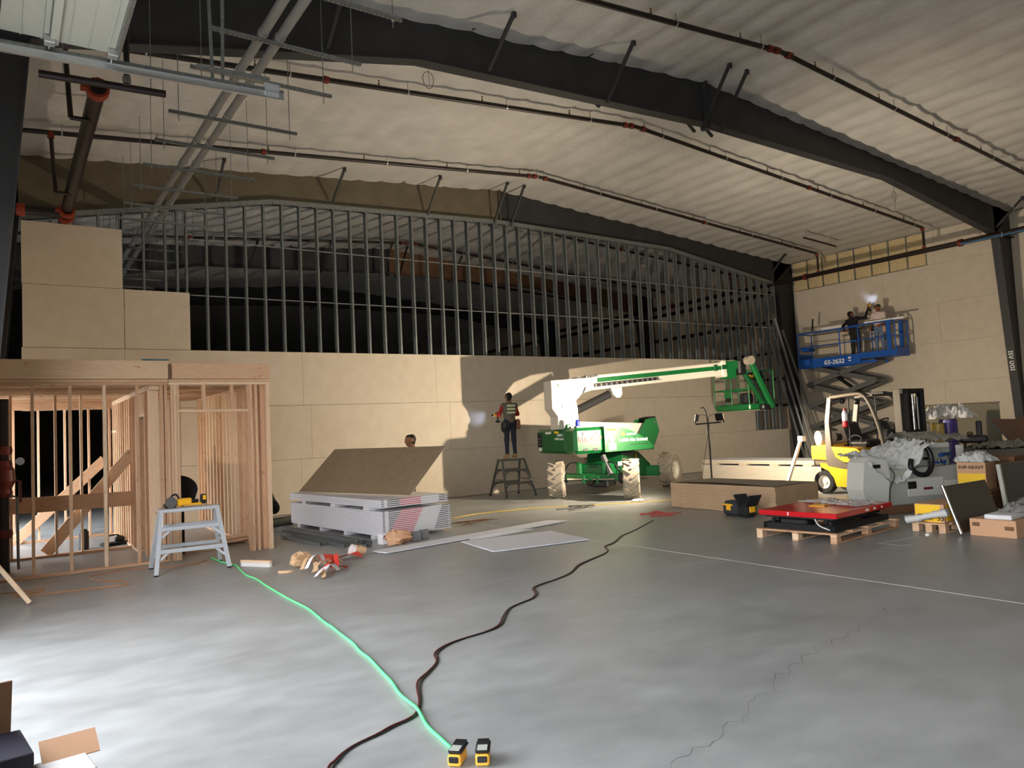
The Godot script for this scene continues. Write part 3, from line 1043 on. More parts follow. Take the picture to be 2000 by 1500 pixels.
	# pair of electrical conduits on strut trapezes
	for k in 2:
		var c := thing("conduit", ["outer grey conduit of the long overhead pair", "inner grey conduit of the long overhead pair"][k], "conduit", Vector3(2.53 + 0.20 * k, 6.41, 0), 0.0, "overhead conduits")
		var z := 2.0
		while z > -27.0:
			tube_part(c, "conduit_length", M.conduit, [Vector3(0, 0, z), Vector3(0, 0, z - 3.04)], 0.055, 14)
			var mb := MB.new()
			mb.lathe([Vector2(0.055, -0.06), Vector2(0.064, -0.06), Vector2(0.064, 0.06), Vector2(0.055, 0.06)], 14, Transform3D(Basis(Vector3.RIGHT, PI / 2), Vector3(0, 0, z - 3.04)))
			part(c, "conduit_coupling", mb, M.conduit)
			z -= 3.04
	var zs := [-7.35, -8.52, -9.54, -11.0, -12.15, -13.32, -14.5, -15.66, -16.74, -18.0, -19.2, -20.4, -21.6, -22.8, -24.0]
	var where := ["directly above the camera", "crossing the nearest frame web, with a slotted hanger", "by the end of the door track", "third back from the door track", "level with the far end of the second pipe", "over the timber room front", "over the middle of the timber room", "just before the olive frame", "right at the stud partition", "first behind the partition", "second behind the partition", "third behind the partition", "fourth behind the partition", "fifth behind the partition", "sixth behind the partition"]
	for k in zs.size():
		var t := thing("trapeze_hanger", "galvanised strut trapeze under the conduits, " + where[k], "hanger", Vector3(0, 6.315, zs[k]), 0.0, "strut trapezes under the conduits")
		var mb := MB.new()
		mb.box(Vector3(2.83, -0.019, 0), Vector3(1.80, 0.003, 0.041))
		for z: float in [-0.019, 0.019]:
			mb.box(Vector3(2.83, 0, z), Vector3(1.80, 0.041, 0.003))
			mb.box(Vector3(2.83, 0.02, z * 0.7), Vector3(1.80, 0.003, 0.012))
		part(t, "strut_channel", mb, M.galv)
		if k < 3:
			var sl := MB.new()
			for j in 34:
				sl.box(Vector3(1.97 + j * 0.052, -0.0205, 0), Vector3(0.028, 0.001, 0.013))
			part(t, "strut_slot", sl, M.black).set_meta("kind", "stuff")
		for x: float in [2.06, 3.62]:
			tube_part(t, "threaded_rod", M.galv, [Vector3(x, -0.12, 0), Vector3(x, roof_y(x) - 6.33, 0)], 0.006, 5)
			bx(t, "nut", M.galv_bright, Vector3(x, -0.04, 0), Vector3(0.025, 0.012, 0.025))
		for x: float in [2.53, 2.73]:
			var cl := MB.new()
			cl.lathe([Vector2(0.056, -0.018), Vector2(0.062, -0.018), Vector2(0.062, 0.018), Vector2(0.056, 0.018)], 12, Transform3D(Basis(Vector3.RIGHT, PI / 2), Vector3(x, 0.095, 0.0)))
			part(t, "strut_clamp", cl, M.galv_bright)

	# sectional door parked overhead with its track
	var d := thing("overhead_door", "pale ribbed sectional door parked open under the roof with its steel tracks", "overhead door", Vector3(0, 5.52, 0))
	for k in 4:
		var x := 0.93 - 0.54 * k
		var pnl := MB.new()
		pnl.box(Vector3(x - 0.262, 0.02 + 0.004 * k, -5.85), Vector3(0.515, 0.045, 4.28), 0.006)
		for j in 3:
			pnl.box(Vector3(x - 0.07 - j * 0.165, -0.004, -5.85), Vector3(0.012, 0.008, 4.26))
		part(d, "door_section", pnl, M.panel_white)
		bx(d, "section_stile", M.galv, Vector3(x - 0.54, -0.01, -5.85), Vector3(0.035, 0.03, 4.28), 0.004)
	bx(d, "edge_stile", M.galv, Vector3(0.945, -0.005, -5.85), Vector3(0.04, 0.09, 4.3), 0.004)
	for x: float in [0.42, -0.15]:
		bx(d, "strut", M.panel_white, Vector3(x, -0.02, -5.85), Vector3(0.07, 0.04, 4.28), 0.004)
	for x: float in [0.9, 0.38, -0.16]:
		bx(d, "roller_bracket", M.galv_bright, Vector3(x, -0.04, -7.92), Vector3(0.09, 0.07, 0.1), 0.006)
		tube_part(d, "roller_stem", M.chrome, [Vector3(x, -0.05, -7.88), Vector3(x, -0.07, -8.05)], 0.01, 8)
	for z: float in [-8.06, -3.64]:
		var tk := MB.new()
		var a := Vector3(-0.7, -0.16, z)
		var b := Vector3(2.60, -0.06, z)
		tk.bar(a, b, 0.075, 0.004)
		tk.bar(a + Vector3(0, -0.036, 0.012), b + Vector3(0, -0.036, 0.012), 0.004, 0.03)
		tk.bar(a + Vector3(0, 0.036, 0.012), b + Vector3(0, 0.036, 0.012), 0.004, 0.03)
		part(d, "track", tk, M.galv_bright)
		bar_part(d, "track_angle", M.galv, a + Vector3(0, 0.06, -0.02), b + Vector3(0, 0.06, -0.02), 0.05, 0.05)
	bx(d, "track_end_plate", M.alu, Vector3(2.47, 0.0, -8.07), Vector3(0.16, 0.15, 0.05), 0.005)
	bar_part(d, "end_spring", M.galv, Vector3(1.7, 0.1, -8.09), Vector3(2.45, 0.12, -8.09), 0.05, 0.05)
	for a in [[1.86, 0.0, 1.80], [1.96, 0.02, 1.99]]:
		var pa := MB.new()
		pa.bar(Vector3(a[0], -0.08 + a[1], -8.10), Vector3(a[2], 2.1, -8.06), 0.035, 0.003, Vector3.RIGHT)
		pa.bar(Vector3(a[0], -0.08 + a[1], -8.11), Vector3(a[2], 2.1, -8.07), 0.003, 0.03, Vector3.RIGHT)
		part(d, "hanger_angle", pa, M.galv)
	# coils of wire hanging from the near frame
	for a in [[5.35, 7.13, "thin wire coil hanging under the nearest frame near its middle"], [18.3, 7.1, "loose wire loop hanging under the nearest frame towards the side wall"]]:
		var w := thing("wire_loop", a[2], "wire", Vector3(a[0], a[1], -9.75))
		var pts := []
		for k in 25:
			var g := TAU * k / 24.0
			pts.append(Vector3(0.09 * sin(g), -0.13 + 0.13 * cos(g), 0.01 * sin(g * 2)))
		tube_part(w, "loop", M.steel, pts, 0.006, 5)
		tube_part(w, "tail", M.steel, [Vector3(0, 0.25, 0), Vector3(0.01, 0.0, 0), Vector3(0.02, -0.45 if a[0] > 10 else -0.2, 0)], 0.004, 5)


# ---------------------------------------------------------------- wheels
func tyre(p: Node, at: Vector3, axis: Vector3, r: float, w: float, lugs: int, m: Material, rim: Material, nm := "wheel") -> Node3D:
	var o := Node3D.new()
	o.name = nm
	p.add_child(o, true)
	var y := axis.normalized()
	var x := y.cross(Vector3.UP).normalized()
	o.transform = Transform3D(Basis(x, y, x.cross(y)), at)
	var mb := MB.new()
	mb.lathe([Vector2(r * 0.52, -w * 0.42), Vector2(r * 0.62, -w / 2), Vector2(r * 0.88, -w / 2), Vector2(r * 0.95, -w * 0.42), Vector2(r * 0.95, w * 0.42), Vector2(r * 0.88, w / 2), Vector2(r * 0.62, w / 2), Vector2(r * 0.52, w * 0.42)], 28)
	for k in lugs:
		for s: float in [-1.0, 1.0]:
			var f := TAU * (k + (0.0 if s < 0 else 0.5)) / lugs
			var d := Vector3(cos(f), 0, sin(f))
			var tan := Vector3(-sin(f), 0, cos(f))
			var along := (Vector3(0, s, 0) * 0.82 + tan * 0.57).normalized()
			mb.box(d * r * 0.965 + Vector3(0, s * w * 0.25, 0), Vector3(w * 0.58, r * 0.10, w * 0.11), 0.0, Basis(along, d, along.cross(d)))
	put(o, "tread", mb.mesh(), m)
	var rb := MB.new()
	rb.lathe([Vector2(0.0, -w * 0.30), Vector2(r * 0.46, -w * 0.34), Vector2(r * 0.53, -w * 0.44), Vector2(r * 0.56, -w * 0.44), Vector2(r * 0.56, w * 0.44), Vector2(r * 0.53, w * 0.44), Vector2(r * 0.46, w * 0.22), Vector2(r * 0.2, w * 0.16), Vector2(r * 0.18, w * 0.30), Vector2(0.0, w * 0.30)], 24)
	put(o, "rim", rb.mesh(), rim)
	for k in 8:
		var f := TAU * k / 8
		var nb := MB.new()
		nb.lathe([Vector2(r * 0.035, w * 0.16), Vector2(r * 0.035, w * 0.22), Vector2(0, w * 0.22)], 6, Transform3D(Basis(), Vector3(cos(f) * r * 0.30, 0, sin(f) * r * 0.30)))
		put(o, "wheel_nut", nb.mesh(), M.steel)
	return o


# ---------------------------------------------------------------- green boom lift
func build_boom_lift():
	var o := thing("boom_lift", "green articulated boom lift with white boom parked by the partition", "boom lift", Vector3(12.62, 0, -14.27), -0.2085)
	var u := Vector3(0.819, 0, -0.572)
	var v := Vector3(0.572, 0, 0.819)
	# chassis
	var A := Vector3(-1.747, 0.44, 0.145); var B := Vector3(-0.531, 0.44, 1.931); var C := Vector3(1.747, 0.44, -0.145); var D := Vector3(0.531, 0.44, -1.931)
	var fa := Vector3(0.847, 0, 0.526)
	tyre(o, A + Vector3(0.06, 0, 0.1), fa, 0.45, 0.36, 13, M.tyre, M.white_paint)
	tyre(o, B + Vector3(-0.06, 0, -0.1), fa, 0.45, 0.36, 13, M.tyre, M.white_paint)
	tyre(o, C, v, 0.45, 0.36, 13, M.tyre, M.white_paint)
	tyre(o, D, -v, 0.45, 0.36, 13, M.tyre, M.white_paint)
	var b := Basis(u, Vector3.UP, v)
	var ch := MB.new()
	ch.prism(PackedVector2Array([Vector2(-0.66, 0.50), Vector2(-0.45, 0.98), Vector2(0.5, 0.98), Vector2(1.25, 0.62), Vector2(1.25, 0.38), Vector2(-0.5, 0.36)]), -0.46, 0.46, Transform3D(b, Vector3.ZERO))
	part(o, "chassis", ch, M.green_dark)
	var fr := MB.new()
	fr.box(u * -1.10 + Vector3(0, 0.46, 0), Vector3(0.20, 0.17, 1.42), 0.015, b)
	part(o, "front_axle", fr, M.green)
	bx(o, "rear_axle", M.green, u * 1.12 + Vector3(0, 0.45, 0), Vector3(0.28, 0.26, 1.56), 0.02, b)
	bx(o, "frame_rail", M.green, u * -0.85 + Vector3(0, 0.62, 0), Vector3(0.5, 0.30, 0.72), 0.03, b)
	for s: float in [-1.0, 1.0]:
		bx(o, "axle_bracket", M.green, u * -1.18 + v * (0.34 * s) + Vector3(0, 0.66, 0), Vector3(0.10, 0.30, 0.15), 0.04, b)
		tube_part(o, "steer_cylinder", M.chrome, [u * -1.28 + v * (0.06 * s) + Vector3(0, 0.42, 0), u * -1.26 + v * (0.62 * s) + Vector3(0, 0.42, 0)], 0.028, 8)
		bx(o, "steer_clamp", M.green, u * -1.26 + v * (0.18 * s) + Vector3(0, 0.40, 0), Vector3(0.09, 0.18, 0.06), 0.01, b)
		bx(o, "hub", M.black, u * -1.16 + v * (0.80 * s) + Vector3(0, 0.44, 0), Vector3(0.22, 0.24, 0.2), 0.04, b)
		tube_part(o, "hydraulic_hose", M.black, smooth([u * -1.15 + v * (0.36 * s) + Vector3(0, 0.8, 0), u * -1.2 + v * (0.6 * s) + Vector3(0, 0.78, 0), u * -1.2 + v * (0.78 * s) + Vector3(0, 0.5, 0)], 5), 0.02, 6)
	bar_part(o, "oscillation_cylinder", M.lift_grey, u * -1.12 + v * 0.28 + Vector3(0, 0.96, 0), u * -1.22 + v * 0.52 + Vector3(0, 0.52, 0), 0.09, 0.09)
	bx(o, "under_tray", M.black, u * -0.55 + Vector3(0, 0.27, 0), Vector3(0.5, 0.16, 0.42), 0.03, b)
	bx(o, "arrow_decal", M.ink_white, u * -0.62 + v * 0.475 + Vector3(0, 0.74, 0), Vector3(0.22, 0.10, 0.01), 0.0, b)
	bx(o, "warning_decal", M.yellow_card, u * 0.35 + v * 0.472 + Vector3(0, 0.86, 0), Vector3(0.05, 0.10, 0.006), 0.0, b)
	letters(o, "fleet_number", "GX9421", 0.075, M.ink, Transform3D(Basis(v, Vector3.UP, -u), u * -1.105 + Vector3(0, 0.70, 0)))
	# turntable and hoods
	var tt := MB.new()
	tt.lathe([Vector2(0, 0.97), Vector2(0.55, 0.97), Vector2(0.58, 1.05), Vector2(0, 1.05)], 28)
	part(o, "turntable", tt, M.black)
	bx(o, "turntable_deck", M.green_dark, Vector3(-0.35, 1.06, -0.1), Vector3(2.2, 0.06, 1.7), 0.01)
	var eb := MB.new()
	eb.box(Vector3(-1.14, 1.335, -0.40), Vector3(0.74, 0.60, 1.68), 0.07)
	part(o, "counterweight_hood", eb, M.green)
	var hb := MB.new()
	hb.box(Vector3(-1.17, 1.335, 0.72), Vector3(0.76, 0.61, 0.58), 0.075)
	part(o, "battery_hood", hb, M.green)
	var hood := MB.new()
	var hp := PackedVector2Array([Vector2(-0.75, 1.04)])
	for k in 15:
		var f := k / 14.0
		hp.append(Vector2(-0.75 + 1.32 * f, 1.645 - 0.50 * pow(f, 2.3)))
	hp.append(Vector2(0.60, 1.10))
	hp.append(Vector2(0.45, 1.055))
	hood.prism(hp, 0.42, 0.985)
	part(o, "engine_hood", hood, M.green)
	var crease := MB.new()
	for k in 9:
		var f := k / 8.0
		var g := (k + 1) / 8.0
		if k < 8:
			crease.bar(Vector3(-0.72 + 1.2 * f, 1.56 - 0.40 * pow(f, 2.0), 0.987), Vector3(-0.72 + 1.2 * g, 1.56 - 0.40 * pow(g, 2.0), 0.987), 0.012, 0.006)
	part(o, "hood_crease", crease, M.green_dark)
	bx(o, "hood_slot", M.black, Vector3(0.18, 1.19, 0.987), Vector3(0.5, 0.014, 0.006))
	for x: float in [-1.28, -1.02]:
		bx(o, "hood_vent", M.black, Vector3(x, 1.12, 1.012), Vector3(0.13, 0.06, 0.01), 0.004)
	for x: float in [-1.33, -0.98]:
		bx(o, "hood_latch", M.black, Vector3(x, 1.50, 1.012), Vector3(0.03, 0.09, 0.012), 0.005)
	letters(o, "model_lettering", "M600JP", 0.18, pm(Color8(150, 26, 34), 0.6), Transform3D(Basis(), Vector3(-1.15, 1.365, 1.0135)), true, 0.003)
	letters(o, "model_lettering", "M600JP", 0.175, pm(Color8(206, 170, 160), 0.6), Transform3D(Basis(), Vector3(-1.15, 1.365, 1.016)), false, 0.002)
	letters(o, "hood_lettering", "1-800-No Sweat", 0.11, M.ink_white, Transform3D(Basis(), Vector3(0.02, 1.30, 0.988)))
	letters(o, "hood_lettering", "SUNBELT", 0.065, M.ink_white, Transform3D(Basis(), Vector3(-0.02, 1.435, 0.988)))
	var sun := MB.new()
	sun.lathe([Vector2(0, 0), Vector2(0.045, 0), Vector2(0.045, 0.004), Vector2(0, 0.004)], 12, Transform3D(Basis(Vector3.RIGHT, PI / 2), Vector3(-0.24, 1.44, 0.985)))
	part(o, "sun_emblem", sun, M.yellow_card)
	bx(o, "caution_decal", M.yellow_card, Vector3(-0.58, 1.565, 0.988), Vector3(0.26, 0.06, 0.004))
	bx(o, "notice_decal", M.ink_white, Vector3(-0.55, 1.16, 0.989), Vector3(0.20, 0.16, 0.004))
	var cap := MB.new()
	cap.lathe([Vector2(0, 0), Vector2(0.07, 0), Vector2(0.065, 0.02), Vector2(0, 0.02)], 14, Transform3D(Basis(Vector3.RIGHT, PI / 2), Vector3(-0.57, 1.325, 0.985)))
	part(o, "fuel_cap", cap, M.ink_white)
	# counterweight end (facing away from the lamp): decals and control box
	var e := Basis(Vector3.BACK, Vector3.UP, Vector3.LEFT)
	letters(o, "hood_lettering", "SUNBELT", 0.075, M.ink_white, Transform3D(e, Vector3(-1.513, 1.48, 0.16)))
	letters(o, "hood_lettering", "1-800-No Sweat", 0.075, M.ink_white, Transform3D(e, Vector3(-1.513, 1.39, 0.10)), false)
	bx(o, "warning_decal", M.yellow_card, Vector3(-1.513, 1.55, -0.02), Vector3(0.004, 0.05, 0.24))
	bx(o, "notice_decal", M.ink_white, Vector3(-1.513, 1.54, -0.50), Vector3(0.004, 0.05, 0.34))
	bx(o, "control_panel", M.black, Vector3(-1.51, 1.36, -1.02), Vector3(0.02, 0.34, 0.26), 0.006)
	for k in 6:
		bx(o, "control_switch", M.steel if k % 3 else M.red_fit, Vector3(-1.525, 1.26 + 0.07 * (k / 2), -1.08 + 0.1 * (k % 2)), Vector3(0.02, 0.03, 0.04), 0.004)
	bx(o, "notice_decal", M.ink_white, Vector3(-1.513, 1.13, -1.02), Vector3(0.004, 0.09, 0.2))
	# beacon
	var bc := MB.new()
	bc.lathe([Vector2(0, 0), Vector2(0.055, 0), Vector2(0.05, 0.12), Vector2(0.03, 0.15), Vector2(0, 0.15)], 12, Transform3D(Basis(), Vector3(-1.25, 1.68, 0.62)))
	part(o, "beacon", bc, pm(Color8(24, 40, 190), 0.25))
	bx(o, "beacon_base", M.steel, Vector3(-1.25, 1.66, 0.62), Vector3(0.14, 0.04, 0.14), 0.005)
	bx(o, "alarm_box", M.green, Vector3(-1.42, 1.68, 0.45), Vector3(0.12, 0.10, 0.12), 0.02)
	# upright (mast)
	var mp := PackedVector2Array([Vector2(-1.70, 2.80), Vector2(-1.70, 2.12), Vector2(-1.56, 1.93), Vector2(-1.56, 1.62), Vector2(-1.02, 1.62), Vector2(-1.02, 2.10), Vector2(-1.06, 2.30), Vector2(-0.86, 2.48), Vector2(-0.55, 2.56), Vector2(-0.52, 2.86)])
	var mb := MB.new()
	mb.prism(mp, -0.22, 0.22)
	part(o, "upright", mb, M.white_paint)
	for q in [Vector2(-1.5, 2.68), Vector2(-1.42, 2.16), Vector2(-1.08, 2.16)]:
		var pn := MB.new()
		pn.lathe([Vector2(0, 0), Vector2(0.035, 0), Vector2(0.03, 0.02), Vector2(0, 0.02)], 10, Transform3D(Basis(Vector3.RIGHT, PI / 2), Vector3(q.x, q.y, 0.22)))
		part(o, "pivot_pin", pn, M.steel)
	# upper boom
	var p0 := Vector3(-0.95, 2.70, 0); var p1 := Vector3(3.50, 3.03, 0)
	var d := (p1 - p0).normalized()
	var n := Vector3(-d.y, d.x, 0)
	var bb := MB.new()
	bb.bar(p0, p1, 0.36, 0.30, Vector3.UP, 0.02)
	part(o, "boom_tube", bb, M.white_paint)
	var gs := MB.new()
	gs.bar(p0 + d * 0.55 + n * 0.05 + Vector3(0, 0, 0.155), p1 + n * 0.03 + Vector3(0, 0, 0.155), 0.105, 0.012)
	part(o, "inner_section", gs, M.green)
	bx(o, "boom_collar", M.white_paint, p1 - d * 0.06, Vector3(0.16, 0.45, 0.38), 0.03, Basis(d, n, Vector3.BACK))
	bx(o, "collar_band", M.green_dark, p1 - d * 0.06 + n * 0.04 + Vector3(0, 0, 0.192), Vector3(0.17, 0.12, 0.006), 0.0, Basis(d, n, Vector3.BACK))
	bx(o, "cable_bracket", M.green_dark, p1 - d * 0.34 + n * 0.04 + Vector3(0, 0, 0.18), Vector3(0.10, 0.16, 0.05), 0.01, Basis(d, n, Vector3.BACK))
	# cable carrier
	for k in 27:
		var q := p0 + d * (0.32 + k * 0.075) - n * 0.075 + Vector3(0, 0, 0.19)
		bx(o, "carrier_link", M.black if k % 2 else M.steel, q, Vector3(0.066, 0.075, 0.05), 0.008, Basis(d, n, Vector3.BACK))
	for k in 5:
		var f := PI * (k + 0.5) / 5.0
		bx(o, "carrier_link", M.black if k % 2 else M.steel, p0 + d * (0.28 - 0.13 * sin(f)) + n * (0.045 - 0.125 * cos(f)) + Vector3(0, 0, 0.19), Vector3(0.07, 0.075, 0.05), 0.008, Basis(d, n, Vector3.BACK))
	for k in 4:
		bx(o, "carrier_link", M.steel, p0 + d * (0.32 + k * 0.07) + n * 0.165 + Vector3(0, 0, 0.18), Vector3(0.06, 0.05, 0.05), 0.008, Basis(d, n, Vector3.BACK))
	bx(o, "carrier_tray", M.white_paint, p0 + d * 1.35 - n * 0.135 + Vector3(0, 0, 0.18), Vector3(2.1, 0.05, 0.07), 0.005, Basis(d, n, Vector3.BACK))
	# lift cylinder and lug
	var lug := MB.new()
	lug.prism(PackedVector2Array([Vector2(-0.05, 2.58), Vector2(0.26, 2.61), Vector2(0.27, 2.42), Vector2(0.20, 2.34), Vector2(0.10, 2.34), Vector2(0.0, 2.44)]), -0.12, 0.18)
	part(o, "cylinder_lug", lug, M.white_paint)
	tube_part(o, "lift_cylinder", M.blackmatt, [Vector3(-1.06, 2.02, 0.02), Vector3(-0.02, 2.44, 0.02)], 0.10, 16)
	tube_part(o, "cylinder_rod", M.chrome, [Vector3(-0.05, 2.43, 0.02), Vector3(0.14, 2.50, 0.02)], 0.05, 12)
	tube_part(o, "hydraulic_hose", M.black, smooth([Vector3(-0.95, 2.4, 0.15), Vector3(-0.85, 2.5, 0.2), Vector3(-0.78, 2.62, 0.2)], 4), 0.03, 6)
	# lower boom and knuckle
	var lb := MB.new()
	lb.bar(Vector3(-1.3, 1.66, -0.02), Vector3(1.0, 1.52, -0.02), 0.30, 0.28, Vector3.UP, 0.02)
	part(o, "lower_boom", lb, M.white_paint)
	for z: float in [-0.26, 0.24]:
		var kb := MB.new()
		kb.prism(PackedVector2Array([Vector2(0.86, 1.77), Vector2(1.16, 1.80), Vector2(1.24, 1.46), Vector2(1.02, 1.04), Vector2(0.74, 1.04), Vector2(0.60, 1.36)]), z - 0.015, z + 0.015)
		part(o, "knuckle_plate", kb, M.green)
	var kk := MB.new()
	kk.prism(PackedVector2Array([Vector2(0.95, 1.81), Vector2(1.17, 1.84), Vector2(1.27, 1.46), Vector2(1.06, 1.02), Vector2(0.9, 1.04), Vector2(1.1, 1.46)]), -0.23, 0.21)
	part(o, "knuckle_core", kk, M.black)
	for q in [Vector2(1.1, 1.7), Vector2(0.86, 1.2)]:
		var pn := MB.new()
		pn.lathe([Vector2(0, 0), Vector2(0.03, 0), Vector2(0.03, 0.025), Vector2(0, 0.025)], 10, Transform3D(Basis(Vector3.RIGHT, PI / 2), Vector3(q.x, q.y, 0.25)))
		part(o, "pivot_pin", pn, M.steel)
	# jib head and jib arm
	var jh := MB.new()
	jh.prism(PackedVector2Array([Vector2(3.50, 3.22), Vector2(3.98, 3.24), Vector2(3.98, 3.08), Vector2(3.84, 3.0), Vector2(3.80, 2.76), Vector2(3.52, 2.76)]), -0.14, 0.16)
	part(o, "jib_head", jh, M.green)
	var jc := MB.new()
	jc.box(Vector3(4.02, 3.06, 0.1), Vector3(0.26, 0.42, 0.24), 0.05)
	part(o, "rotator", jc, M.black)
	var rc := MB.new()
	rc.lathe([Vector2(0, -0.1), Vector2(0.12, -0.1), Vector2(0.12, 0.1), Vector2(0, 0.1)], 14, Transform3D(Basis(Vector3.RIGHT, PI / 2), Vector3(4.12, 3.22, 0.36)))
	part(o, "pivot_cap", rc, M.tyre)
	bar_part(o, "jib_arm", M.green, Vector3(4.17, 3.17, 0.36), Vector3(4.80, 1.93, 0.36), 0.13, 0.10, Vector3.RIGHT, 0.01)
	bar_part(o, "jib_arm", M.green_dark, Vector3(3.98, 2.86, 0.30), Vector3(4.58, 1.98, 0.30), 0.10, 0.10, Vector3.RIGHT, 0.01)
	bx(o, "jib_foot", M.black, Vector3(4.62, 1.96, 0.3), Vector3(0.34, 0.16, 0.2), 0.04)
	# basket
	var x0 := 4.15; var x1 := 5.0; var z0 := -1.25; var z1 := 0.22
	bx(o, "basket_floor", M.green, Vector3((x0 + x1) / 2, 1.98, (z0 + z1) / 2), Vector3(x1 - x0, 0.17, z1 - z0), 0.03)
	bx(o, "basket_skirt", M.tyre, Vector3((x0 + x1) / 2, 1.885, (z0 + z1) / 2), Vector3(x1 - x0 - 0.3, 0.03, z1 - z0 - 0.3), 0.01)
	for y: float in [2.47, 2.96]:
		var pts := [Vector3(x0, y, z0), Vector3(x1, y, z0), Vector3(x1, y, z1), Vector3(x0, y, z1), Vector3(x0, y, z0)]
		tube_part(o, "basket_rail", M.green, pts, 0.02, 8)
	for q in [Vector2(x0, z0), Vector2(x1, z0), Vector2(x1, z1), Vector2(x0, z1), Vector2(x0, -0.5), Vector2(x1, -0.5), Vector2(4.57, z0)]:
		tube_part(o, "basket_post", M.green, [Vector3(q.x, 2.05, q.y), Vector3(q.x, 2.96, q.y)], 0.02, 8)
	bx(o, "document_box", M.green, Vector3(x0 + 0.03, 2.36, -0.68), Vector3(0.05, 0.22, 0.30), 0.01)
	bx(o, "document_pocket", M.black, Vector3(x0 + 0.03, 2.20, -0.66), Vector3(0.05, 0.11, 0.28), 0.01)
	bx(o, "control_console", M.blackmatt, Vector3(4.9, 2.84, -0.45), Vector3(0.2, 0.22, 0.6), 0.03)
	bx(o, "console_decal", M.yellow_card, Vector3(4.79, 2.84, -0.4), Vector3(0.01, 0.08, 0.18))
	bx(o, "tool_bag", M.blackmatt, Vector3(4.45, 2.22, -0.25), Vector3(0.3, 0.3, 0.3), 0.06)
	bx(o, "tool_bag", M.carton_dark, Vector3(4.55, 2.50, -0.1), Vector3(0.22, 0.26, 0.26), 0.06)
	tube_part(o, "hydraulic_hose", M.black, smooth([Vector3(4.0, 2.9, 0.2), Vector3(4.25, 2.7, 0.28), Vector3(4.5, 2.3, 0.28), Vector3(4.6, 2.0, 0.28)], 5), 0.025, 6)


